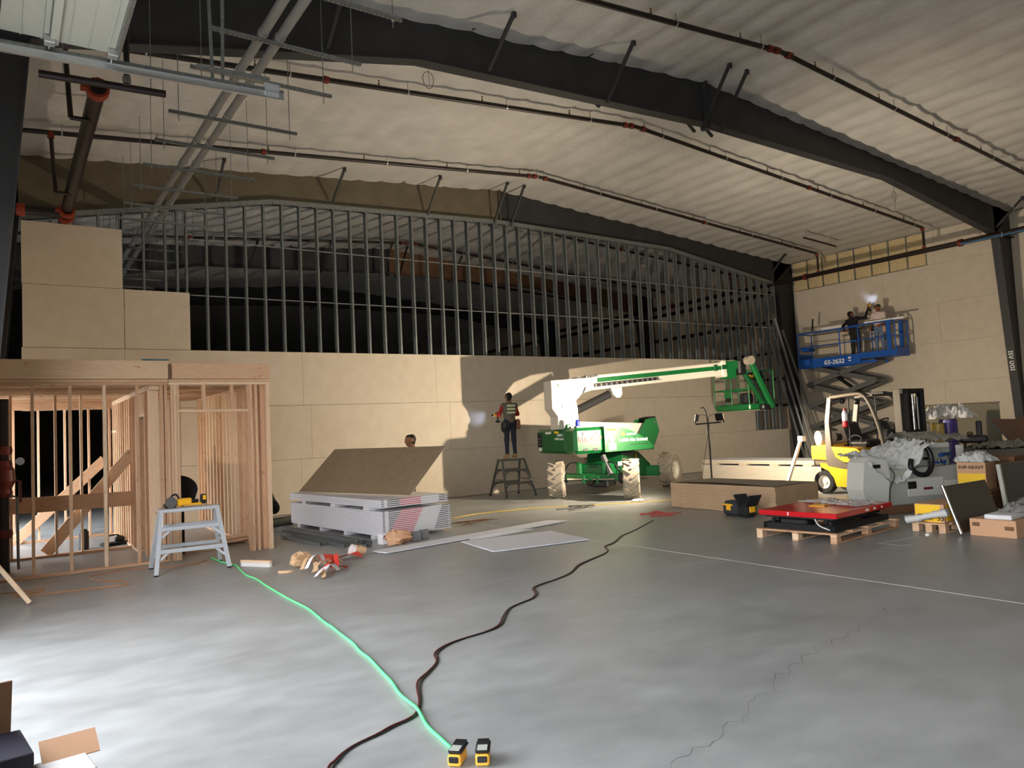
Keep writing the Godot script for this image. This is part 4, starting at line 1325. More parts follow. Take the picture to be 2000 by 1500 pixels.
# ---------------------------------------------------------------- blue scissor lift
func build_scissor():
	var o := thing("scissor_lift", "blue scissor lift raised high against the tan side wall", "scissor lift", Vector3(23.5, 0, -14.46))
	# chassis
	bx(o, "chassis", M.lift_grey, Vector3(0, 0.32, -0.15), Vector3(0.74, 0.34, 2.3), 0.03)
	bx(o, "battery_tray", M.blue, Vector3(-0.36, 0.36, -0.15), Vector3(0.08, 0.26, 1.2), 0.02)
	for a in [[-0.33, -1.05], [0.33, -1.05], [-0.33, 0.75], [0.33, 0.75]]:
		tyre(o, Vector3(a[0], 0.19, a[1]), Vector3(signf(a[0]), 0, 0), 0.19, 0.12, 0, M.rubber, M.lift_grey)
	# scissor stack: four pairs of crossed arms, two sides
	var lv := [0.52, 1.24, 1.96, 2.70, 3.34]
	for k in 4:
		for s: float in [-1.0, 1.0]:
			var x := 0.28 * s
			var y0: float = lv[k]
			var y1: float = lv[k + 1]
			bar_part(o, "scissor_arm", M.lift_grey, Vector3(x + 0.04 * s, y0, -1.42), Vector3(x + 0.04 * s, y1, 1.05), 0.16, 0.05, Vector3.UP, 0.006)
			bar_part(o, "scissor_arm", M.lift_grey, Vector3(x - 0.04 * s, y0, 1.05), Vector3(x - 0.04 * s, y1, -1.42), 0.16, 0.05, Vector3.UP, 0.006)
			tube_part(o, "arm_pivot", M.black, [Vector3(x - 0.08 * s, (y0 + y1) / 2, -0.185), Vector3(x + 0.09 * s, (y0 + y1) / 2, -0.185)], 0.03, 8)
		for z: float in [-1.42, 1.05]:
			tube_part(o, "cross_tube", M.lift_grey, [Vector3(-0.33, lv[k + 1], z), Vector3(0.33, lv[k + 1], z)], 0.045, 8)
	for k in 2:
		tube_part(o, "lift_cylinder", M.black, [Vector3(0, lv[k * 2] + 0.15, 0.6), Vector3(0, lv[k * 2 + 1] + 0.4, -0.7)], 0.06, 10)
	# platform
	bx(o, "platform_floor", M.lift_grey, Vector3(0, 3.42, -0.5), Vector3(0.8, 0.06, 2.3))
	bx(o, "extension_floor", M.lift_grey, Vector3(0, 3.46, 1.2), Vector3(0.72, 0.05, 1.25))
	for s: float in [-1.0, 1.0]:
		bx(o, "side_panel", M.blue, Vector3(0.41 * s, 3.44, -0.5), Vector3(0.03, 0.32, 2.3), 0.008)
		bx(o, "extension_panel", M.blue, Vector3(0.38 * s, 3.52, 1.2), Vector3(0.03, 0.20, 1.25), 0.008)
		bx(o, "extension_beam", M.blue, Vector3(0.34 * s, 3.32, 0.7), Vector3(0.06, 0.09, 0.9), 0.008)
		var rail := [[4.50, 0.026], [4.02, 0.018]]
		for r in rail:
			tube_part(o, "guard_rail", M.lift_grey if s > 0 else M.blue, [Vector3(0.4 * s, r[0], -1.63), Vector3(0.4 * s, r[0], 0.62)], r[1], 8)
			tube_part(o, "guard_rail", M.lift_grey if s > 0 else M.blue, [Vector3(0.37 * s, r[0] + 0.03, 0.3), Vector3(0.37 * s, r[0] + 0.03, 1.8)], r[1], 8)
		for z: float in [-1.63, -0.05, 0.62]:
			tube_part(o, "rail_post", M.blue, [Vector3(0.4 * s, 3.55, z), Vector3(0.4 * s, 4.50, z)], 0.022, 8)
		bx(o, "corner_post", M.blue, Vector3(0.37 * s, 4.0, 1.62), Vector3(0.05, 1.1, 0.14), 0.01)
		tube_part(o, "rail_post", M.blue, [Vector3(0.37 * s, 3.5, 1.82), Vector3(0.37 * s, 4.53, 1.82)], 0.022, 8)
	bx(o, "end_panel", M.blue, Vector3(0, 3.55, -1.64), Vector3(0.8, 0.5, 0.03), 0.008)
	bx(o, "end_panel", M.blue, Vector3(0, 3.55, 1.84), Vector3(0.74, 0.28, 0.03), 0.008)
	for y: float in [4.02, 4.5]:
		tube_part(o, "guard_rail", M.blue, [Vector3(-0.4, y, -1.63), Vector3(0.4, y, -1.63)], 0.022, 8)
		tube_part(o, "guard_rail", M.blue, [Vector3(-0.37, y + 0.03, 1.82), Vector3(0.37, y + 0.03, 1.82)], 0.022, 8)
	bx(o, "control_box", M.blue, Vector3(-0.1, 3.95, -1.45), Vector3(0.4, 0.12, 0.3), 0.02)
	letters(o, "model_lettering", "GS-2632", 0.20, M.ink_white, Transform3D(Basis(Vector3.BACK, Vector3.UP, Vector3.LEFT), Vector3(-0.428, 3.42, -0.28)))
	bx(o, "decal", M.ink_white, Vector3(-0.428, 3.50, 0.28), Vector3(0.004, 0.06, 0.09))
	bx(o, "decal", M.ink_white, Vector3(-0.428, 3.41, 0.28), Vector3(0.004, 0.03, 0.09))
	# boards and pieces carried on the lift
	var b1 := thing("drywall_strip", "white drywall strip laid along the scissor lift guard rail", "drywall", Vector3(23.11, 4.545, -14.03))
	bx(b1, "board", M.whiteboard, Vector3(0, 0.03, -0.75), Vector3(0.016, 0.06, 0.75))
	bx(b1, "board", M.whiteboard, Vector3(0.02, 0.02, 1.05), Vector3(0.016, 0.06, 1.3))
	var st := thing("steel_angle", "short dark upright bar standing at the scissor lift rail", "bar", Vector3(23.11, 4.55, -15.5))
	bar_part(st, "bar", M.blackmatt, Vector3(0, 0, 0), Vector3(0, 0.42, 0.05), 0.05, 0.03)
	var bd := thing("wall_panel_offcut", "tan drywall offcut leaning inside the scissor lift against the wall", "drywall", Vector3(23.75, 3.46, -14.5))
	bx(bd, "board", M.drywall, Vector3(0, 0.42, 0), Vector3(0.016, 0.83, 0.95), 0.0, Basis(Vector3.BACK, -0.08))


# ---------------------------------------------------------------- yellow forklift, built along its own x (forward), z towards its visible side
func build_forklift():
	var o := thing("forklift", "yellow forklift with black seat and overhead guard by the side wall", "forklift", Vector3(14.9, 0, -9.0), -PI / 2)
	# side view outlines, x = world z + 9.0
	var up := PackedVector2Array([Vector2(-0.85, 1.02), Vector2(-0.87, 0.74), Vector2(-0.5, 0.72), Vector2(-0.33, 0.80), Vector2(-0.12, 0.68), Vector2(0.24, 0.65), Vector2(0.26, 0.88), Vector2(0.17, 0.96), Vector2(-0.36, 1.0), Vector2(-0.5, 1.05)])
	var lo := PackedVector2Array([Vector2(-0.67, 0.66), Vector2(-0.67, 0.57), Vector2(-0.5, 0.50), Vector2(-0.38, 0.35), Vector2(-0.33, 0.17), Vector2(0.62, 0.15), Vector2(0.62, 0.52), Vector2(0.26, 0.53)])
	for s: float in [1.0, -1.0]:
		var a := MB.new()
		a.prism(up, 0.30 * s - 0.24, 0.30 * s + 0.24)
		part(o, "hood_panel", a, M.yellow)
		var b := MB.new()
		b.prism(lo, 0.50 * s - 0.03, 0.50 * s + 0.03)
		part(o, "side_panel", b, M.yellow)
		# grey guard leg sweeping into the sill
		var g := MB.new()
		g.prism(PackedVector2Array([Vector2(-0.40, 2.04), Vector2(-0.49, 1.55), Vector2(-0.52, 0.80), Vector2(-0.49, 0.60), Vector2(-0.15, 0.545), Vector2(0.26, 0.52), Vector2(0.26, 0.62), Vector2(-0.1, 0.66), Vector2(-0.30, 0.78), Vector2(-0.38, 0.96), Vector2(-0.40, 1.5), Vector2(-0.32, 2.0)]), 0.51 * s - 0.035, 0.51 * s + 0.035)
		part(o, "rear_guard_leg", g, M.fork_grey)
		var pts := [Vector3(-0.36, 2.03, 0.5 * s), Vector3(0.2, 2.07, 0.5 * s), Vector3(0.36, 2.04, 0.5 * s), Vector3(0.47, 1.92, 0.5 * s), Vector3(0.58, 1.66, 0.5 * s), Vector3(0.68, 1.31, 0.5 * s), Vector3(0.76, 0.88, 0.5 * s), Vector3(0.80, 0.66, 0.5 * s)]
		tube_part(o, "front_guard_leg", M.fork_grey, smooth(pts, 4), 0.04, 8)
		tube_part(o, "door_post", M.black, [Vector3(0.03, 1.0, 0.5 * s), Vector3(0.05, 2.0, 0.5 * s)], 0.015, 6)
	bx(o, "counterweight", M.yellow, Vector3(-0.74, 0.86, 0), Vector3(0.24, 0.34, 0.96), 0.06)
	bx(o, "counterweight_band", M.fork_grey, Vector3(-0.68, 0.66, 0), Vector3(0.36, 0.14, 1.0), 0.03)
	bx(o, "counterweight_base", M.blackmatt, Vector3(-0.60, 0.46, 0), Vector3(0.42, 0.34, 0.7), 0.04)
	bx(o, "frame", M.blackmatt, Vector3(0.15, 0.40, 0), Vector3(1.2, 0.45, 0.84), 0.03)
	bx(o, "floor_plate", M.blackmatt, Vector3(0.50, 0.58, 0), Vector3(0.5, 0.06, 0.98), 0.01)
	bx(o, "dash", M.blackmatt, Vector3(0.70, 0.95, 0.0), Vector3(0.22, 0.75, 0.8), 0.05)
	# wheels
	for s: float in [1.0, -1.0]:
		tyre(o, Vector3(-0.65, 0.25, 0.40 * s), Vector3(0, 0, s), 0.25, 0.17, 0, M.rubber, M.white_paint)
		tyre(o, Vector3(0.62, 0.30, 0.44 * s), Vector3(0, 0, s), 0.30, 0.2, 0, M.rubber, M.white_paint)
	# overhead guard roof
	for x: float in [-0.36, -0.05, 0.25, 0.55]:
		bx(o, "roof_bar", M.fork_grey, Vector3(x, 2.06 if x < 0.5 else 2.02, 0), Vector3(0.05, 0.04, 1.0), 0.006)
	for s: float in [1.0, -1.0]:
		bx(o, "roof_rail", M.black, Vector3(0.35, 2.055, 0.46 * s), Vector3(0.9, 0.05, 0.05), 0.006)
	bx(o, "work_lamp", M.steel, Vector3(0.52, 2.05, -0.55), Vector3(0.26, 0.09, 0.1), 0.02)
	for q in [Vector3(0.10, 1.92, 0.3), Vector3(-0.2, 1.95, 0.32), Vector3(0.58, 1.88, -0.42)]:
		var lb := MB.new()
		lb.ball(q, Vector3(0.06, 0.07, 0.06), 10)
		part(o, "signal_lamp", lb, M.black)
	# gas bottle, seat, steering
	tube_part(o, "gas_bottle", M.white_paint, [Vector3(-0.72, 1.18, 0.48), Vector3(-0.70, 1.18, 0.44), Vector3(-0.66, 1.18, -0.40), Vector3(-0.66, 1.18, -0.44)], 0.155, 18)
	bx(o, "bottle_strap", M.black, Vector3(-0.68, 1.18, 0.0), Vector3(0.33, 0.33, 0.05), 0.12)
	bx(o, "seat_cushion", M.black, Vector3(0.02, 1.06, 0), Vector3(0.50, 0.12, 0.50), 0.04)
	bx(o, "seat_back", M.black, Vector3(-0.20, 1.27, 0), Vector3(0.12, 0.48, 0.48), 0.05, Basis(Vector3.BACK, 0.28))
	bx(o, "seat_base", M.blackmatt, Vector3(-0.05, 1.0, 0), Vector3(0.5, 0.06, 0.44), 0.01)
	tube_part(o, "seat_arm", M.black, smooth([Vector3(-0.15, 1.12, 0.27), Vector3(-0.02, 1.22, 0.27), Vector3(0.13, 1.18, 0.27), Vector3(0.12, 1.08, 0.27)], 4), 0.015, 6)
	bx(o, "steering_column", M.black, Vector3(0.56, 1.30, 0.05), Vector3(0.14, 0.42, 0.2), 0.04, Basis(Vector3.BACK, 0.5))
	var sw := MB.new()
	var ring := []
	for k in 21:
		var f := TAU * k / 20
		ring.append(Vector3(0.46 + 0.15 * cos(f) * 0.88, 1.48 + 0.15 * cos(f) * 0.45, 0.05 + 0.15 * sin(f)))
	sw.tube(ring, 0.014, 6, false)
	part(o, "steering_wheel", sw, M.black)
	for k in 3:
		tube_part(o, "lever", M.black, [Vector3(0.66, 1.2, -0.15 - 0.09 * k), Vector3(0.60, 1.42, -0.15 - 0.09 * k)], 0.012, 6)
	# mast
	for s: float in [1.0, -1.0]:
		bx(o, "mast_channel", M.stainless, Vector3(1.01, 1.20, 0.36 * s), Vector3(0.15, 1.82, 0.09), 0.008)
		bx(o, "mast_channel", M.black, Vector3(1.12, 1.16, 0.28 * s), Vector3(0.12, 1.82, 0.07), 0.008)
		tube_part(o, "mast_cylinder", M.steel, [Vector3(1.10, 0.3, 0.17 * s), Vector3(1.10, 1.95, 0.17 * s)], 0.03, 10)
	tube_part(o, "mast_cylinder", M.chrome, [Vector3(1.10, 0.3, 0), Vector3(1.10, 1.98, 0)], 0.035, 10)
	for y: float in [2.06, 1.25, 0.4]:
		bx(o, "mast_crosshead", M.black, Vector3(1.08, y, 0), Vector3(0.12, 0.10, 0.80), 0.01)
	bx(o, "mast_back", M.black, Vector3(0.94, 1.2, 0), Vector3(0.02, 1.7, 0.5))
	for y: float in [0.35, 0.75]:
		bx(o, "carriage_bar", M.white_paint, Vector3(1.24, y, 0), Vector3(0.05, 0.11, 0.98), 0.008)
	bx(o, "backrest_bar", M.white_paint, Vector3(1.24, 1.23, 0), Vector3(0.04, 0.05, 0.98), 0.006)
	for k in 8:
		bx(o, "backrest_slat", M.white_paint, Vector3(1.24, 0.98, -0.47 + k * 0.134), Vector3(0.03, 0.5, 0.045), 0.004)
	for s: float in [1.0, -1.0]:
		bx(o, "fork", M.blackmatt, Vector3(1.72, 0.08, 0.25 * s), Vector3(0.95, 0.04, 0.11), 0.008)
		bx(o, "fork_heel", M.blackmatt, Vector3(1.27, 0.32, 0.25 * s), Vector3(0.04, 0.5, 0.11), 0.008)
	# fire extinguisher on the door post
	var ex := thing("fire_extinguisher", "small red and white fire extinguisher strapped to the forklift post", "extinguisher", Vector3(14.30, 1.40, -8.99))
	var eb := MB.new()
	eb.lathe([Vector2(0, 0), Vector2(0.05, 0), Vector2(0.055, 0.02), Vector2(0.055, 0.13)], 12)
	part(ex, "cylinder_base", eb, M.red_paint)
	var ew := MB.new()
	ew.lathe([Vector2(0.055, 0.13), Vector2(0.055, 0.27), Vector2(0.03, 0.33), Vector2(0, 0.33)], 12)
	part(ex, "cylinder_label", ew, M.ink_white)
	var ev := MB.new()
	ev.lathe([Vector2(0.025, 0.32), Vector2(0.025, 0.37), Vector2(0, 0.37)], 8)
	ev.box(Vector3(0.03, 0.37, 0), Vector3(0.1, 0.02, 0.02))
	part(ex, "valve", ev, M.red_paint)
	# white prop leaning on the rear corner
	var pr := thing("white_stud", "white steel stud leaning on the rear of the forklift", "stud", Vector3.ZERO)
	bar_part(pr, "channel", M.white_paint, Vector3(13.62, 0.02, -10.08), Vector3(14.26, 1.18, -10.02), 0.06, 0.06, Vector3.BACK, 0.004)
	bx(pr, "end_plate", M.white_paint, Vector3(14.28, 1.18, -10.02), Vector3(0.14, 0.12, 0.12), 0.01)


const ORD := ["first", "second", "third", "fourth", "fifth", "sixth", "seventh", "eighth", "ninth", "tenth", "eleventh", "twelfth", "thirteenth"]


# ---------------------------------------------------------------- work platforms
func work_platform(label: String, at: Vector3, turn: float, L: float, W: float, H: float, m: Material) -> Node3D:
	# folding aluminium bench: splayed legs, two rails per side, deck
	var o := thing("work_platform", label, "work platform", at, turn)
	var l := L / 2
	var w := W / 2
	var tl := l - 0.10
	bx(o, "deck", m, Vector3(0, H - 0.03, 0), Vector3(tl * 2 + 0.06, 0.05, 0.26), 0.008)
	for sx: float in [-1.0, 1.0]:
		for sz: float in [-1.0, 1.0]:
			bar_part(o, "leg", m, Vector3(l * sx, 0.012, w * sz), Vector3(tl * sx, H - 0.04, 0.12 * sz), 0.055, 0.028, Vector3.RIGHT, 0.004)
			bx(o, "foot", M.blackmatt, Vector3(l * sx, 0.008, w * sz), Vector3(0.06, 0.016, 0.045), 0.004)
	for sz: float in [-1.0, 1.0]:
		for y: float in [0.30, 0.585]:
			var f := y / H
			var x := lerpf(l, tl, f)
			var z := lerpf(w, 0.12, f) * sz
			bx(o, "rung", m, Vector3(0, y * H / 0.85, z), Vector3(x * 2 - 0.03, 0.055, 0.045), 0.006)
			for sx: float in [-1.0, 1.0]:
				bar_part(o, "gusset", m, Vector3((x - 0.12) * sx, y * H / 0.85 - 0.02, z), Vector3((x + 0.005) * sx, y * H / 0.85 - 0.13, z * 1.04), 0.03, 0.012, Vector3.RIGHT)
	for sx: float in [-1.0, 1.0]:
		bx(o, "spreader", m, Vector3(lerpf(l, tl, 0.5) * sx, 0.44 * H, 0), Vector3(0.03, 0.025, lerpf(w, 0.12, 0.5) * 2), 0.004)
	return o


# ---------------------------------------------------------------- stacked sheets
func sheet_thing(label: String, group: String, t: Transform3D, L: float, W: float, th: float, tape: float, core: Material) -> Node3D:
	# board lying flat: length along local x, width along local z; tape: offset of the printed end band, < 0 for none
	var o := thing("drywall_board", label, "drywall", t.origin, 0.0, group)
	o.basis = t.basis
	bx(o, "core", core, Vector3(0, th * 0.40, 0), Vector3(L, th * 0.80, W), 0.003)
	bx(o, "face_paper", M.gypsum, Vector3(0, th * 0.88, 0), Vector3(L - 0.004, th * 0.14, W - 0.004))
	if tape >= 0.0:
		var segs := [[-0.5, -0.5 + 0.03, M.ink], [-0.47, -0.42, M.ink_white], [-0.42, -0.24 - tape * 0.18, M.ink], [-0.24 - tape * 0.18, 0.08 - tape * 0.16, M.ink_red], [0.36 - tape * 0.12, 0.46, M.ink], [0.47, 0.5, M.ink]]
		for s in segs:
			if s[1] - s[0] > 0.01:
				bx(o, "end_tape", s[2], Vector3(L / 2 + 0.001, th * 0.86, -(s[0] + s[1]) / 2 * W), Vector3(0.003, th * 0.34, (s[1] - s[0]) * W))
	return o


func build_stacks():
	# printed drywall bundle in front of the timber room; x of the boards runs towards the camera
	var ang := -PI / 2 + 0.10     # local x -> about +z
	var B := Basis(Vector3.UP, ang)
	var fx: Vector3 = B.x
	var fz: Vector3 = B.z
	# near left corner on the floor
	var P0 := Vector3(5.02, 0, -11.26)
	var L := 3.55
	var W := 1.33
	var cen := P0 - fx * (L / 2) - fz * (W / 2)
	for k in 4:
		var d := thing("dunnage_block", ORD[k] + " floor spacer from the near end of the red printed stack", "spacer", cen + fx * (1.45 - 0.95 * k) + Vector3(0, 0.0, 0), ang, "spacers under the printed bundle")
		bx(d, "strip", M.gypsum, Vector3(0, 0.03, 0), Vector3(0.12, 0.06, W + 0.02), 0.003)
	for k in 13:
		var y := 0.062 + k * 0.0305
		var lab: String = ORD[k] + " board pair up from the floor in the red printed drywall stack"
		if k == 0:
			lab = "lowest board pair of the red printed drywall stack, resting on the spacers"
		elif k == 12:
			lab = "topmost board pair of the lower bundle in the red printed drywall stack"
		sheet_thing(lab, "boards in the red printed drywall stack", Transform3D(B, cen + Vector3(0, y, 0)), L, W, 0.0295, 1.0 - k / 12.0, M.gypsum)
	for k in 3:
		var d := thing("dunnage_block", ORD[k] + " spacer from the near end in the gap of the printed stack", "spacer", cen + fx * (1.25 - 1.2 * k) + Vector3(0, 0.459, 0), ang, "spacers between the printed bundles")
		bx(d, "strip", M.gypsum, Vector3(0, 0.027, 0), Vector3(0.18, 0.054, W + 0.02), 0.003)
	var c2 := cen - fx * 0.02 + fz * 0.02
	for k in 4:
		var lab: String = ORD[k] + " board pair above the gap in the red printed drywall stack"
		if k == 3:
			lab = "top board pair of the red printed drywall stack, under the lifted sheet"
		sheet_thing(lab, "boards in the red printed drywall stack", Transform3D(B, c2 + Vector3(0, 0.515 + k * 0.031, 0)), L, W - 0.04, 0.030, 0.0, M.gypsum)
	# the sheet that is being lifted off
	var s := thing("lifted_drywall_sheet", "large brown backed drywall sheet being tilted up off the printed stack", "drywall")
	var a := Vector3(4.83, 0.655, -14.75); var b := Vector3(5.66, 0.655, -11.55)
	var c := Vector3(6.52, 1.375, -11.42)
	var ex := (b - a).normalized()
	var ez := (c - b)
	ez = (ez - ex * ez.dot(ex)).normalized()
	var ey := ez.cross(ex)
	var bs := Basis(ex, ey, ez)
	bx(s, "face_paper", M.drywall, (a + b) / 2 + ez * 0.585 + ey * 0.004, Vector3(3.31, 0.008, 1.17), 0.002, bs)
	bx(s, "back_paper", M.backpaper, (a + b) / 2 + ez * 0.585 - ey * 0.005, Vector3(3.31, 0.010, 1.17), 0.002, bs)

	# tan hardboard pile in front of the work light: long pile of thin boards
	var hb := thing("hardboard_pile", "long square pile of brown hardboard sheets beside the work light", "board pile", Vector3(11.54, 0, -9.48))
	rng.seed = 77
	for k in 20:
		bx(hb, "sheet", M.cardboard, Vector3(rng.randf_range(-0.008, 0.008), 0.02 + k * 0.0235, rng.randf_range(-0.008, 0.008)), Vector3(1.22, 0.0225, 2.44), 0.002)
	for k in 3:
		bx(hb, "skid", M.wood[2], Vector3(0, 0.004, -0.9 + 0.9 * k), Vector3(1.2, 0.008, 0.09))
	var wp := MB.new()
	var rows := []
	for j in 13:
		var row := []
		for q in 13:
			var u := q / 12.0
			var v := j / 12.0
			row.append(Vector3(-0.60 + 1.2 * u, 0.487 + 0.028 * pow(1.0 - u, 2) * sin(v * PI) + 0.006 * sin(u * 5), -1.21 + 2.42 * v))
		rows.append(row)
	wp.sheet(rows, Vector3.UP)
	part(hb, "warped_top_sheet", wp, pm(Color8(150, 140, 126), 0.8))

	# pale drywall stack further back
	for k in 9:
		var lab: String = ORD[k] + " board pair up from the floor in the pale drywall stack"
		if k == 8:
			lab = "topmost board pair of the pale stack's lower bundle beyond the hardboard pile"
		sheet_thing(lab, "boards in the pale drywall stack", Transform3D(Basis(Vector3.UP, PI / 2), Vector3(16.5, 0.06 + k * 0.044, -12.5)), 3.66, 1.22, 0.0425, -1.0, M.cream_board)
	for k in 4:
		var d := thing("dunnage_block", ORD[k] + " spacer from the partition end in the gap of the pale stack", "spacer", Vector3(16.5, 0.457, -13.9 + k * 0.95), 0.0, "spacers in the pale stack")
		bx(d, "strip", M.cream_board, Vector3(0, 0.02, 0), Vector3(1.22, 0.04, 0.25), 0.003)
	for k in 2:
		sheet_thing(["lower board pair on the spacers of the pale drywall stack", "very top board pair of the pale drywall stack"][k], "boards in the pale drywall stack", Transform3D(Basis(Vector3.UP, PI / 2), Vector3(16.5, 0.499 + k * 0.046, -12.45)), 3.66, 1.22, 0.044, -1.0, M.cream_board)
	for k in 2:
		var d := thing("dunnage_block", ORD[k] + " floor spacer from the partition end under the pale drywall stack", "spacer", Vector3(16.5, 0.0, -13.6 + k * 2.2), 0.0, "floor spacers of the pale stack")
		bx(d, "strip", M.cream_board, Vector3(0, 0.029, 0), Vector3(1.2, 0.058, 0.2), 0.003)

	# offcuts on the floor
	var q1 := thing("drywall_offcut", "wide pale drywall offcut lying flat near the middle of the floor", "drywall")
	var ob := MB.new()
	ob.prism(PackedVector2Array([Vector2(5.75, 10.06), Vector2(5.58, 8.86), Vector2(7.12, 8.66), Vector2(7.31, 9.86)]), 0.008, 0.022, Transform3D(Basis(Vector3.RIGHT, Vector3.FORWARD, Vector3.UP), Vector3.ZERO))
	part(q1, "board", ob, M.gypsum)
	var q2 := thing("drywall_offcut", "long narrow pale drywall strip lying in front of the printed stack", "drywall")
	ob = MB.new()
	ob.prism(PackedVector2Array([Vector2(4.40, 10.30), Vector2(4.50, 9.98), Vector2(8.25, 10.62), Vector2(8.1, 10.98)]), 0.010, 0.026, Transform3D(Basis(Vector3.RIGHT, Vector3.FORWARD, Vector3.UP), Vector3.ZERO))
	part(q2, "board", ob, M.gypsum)
	var q3 := thing("drywall_offcut", "small drywall scrap between the flat sheet and the long strip", "drywall")
	ob = MB.new()
	ob.prism(PackedVector2Array([Vector2(6.0, 10.22), Vector2(6.5, 10.20), Vector2(7.35, 10.38), Vector2(6.9, 10.44)]), 0.0, 0.012, Transform3D(Basis(Vector3.RIGHT, Vector3.FORWARD, Vector3.UP), Vector3.ZERO))
	part(q3, "board", ob, M.whiteboard)

	# galvanised studs lying beside the printed stack
	for k in 6:
		var t := thing("loose_steel_stud", ["galvanised stud lying nearest the camera beside the printed stack", "galvanised stud next to the printed stack, second from the front", "galvanised stud laid on top of the pair by the printed stack", "long galvanised stud against the base of the printed stack", "galvanised stud beside the stack on the timber room side", "short galvanised track piece at the outer edge of the loose studs"][k], "steel stud", Vector3([4.43, 4.31, 4.37, 4.55, 4.19, 4.05][k], [0.0, 0.0, 0.056, 0.0, 0.0, 0.0][k], [-12.3, -12.4, -12.5, -12.55, -12.6, -12.3][k]), 0.10, "loose galvanised studs")
		var l := 3.0 if k < 5 else 1.5
		var mb := MB.new()
		mb.box(Vector3(0, 0.002, 0), Vector3(0.092, 0.003, l))
		for sx: float in [-1.0, 1.0]:
			mb.box(Vector3(0.045 * sx, 0.027, 0), Vector3(0.003, 0.05, l))
		part(t, "channel", mb, M.galv)


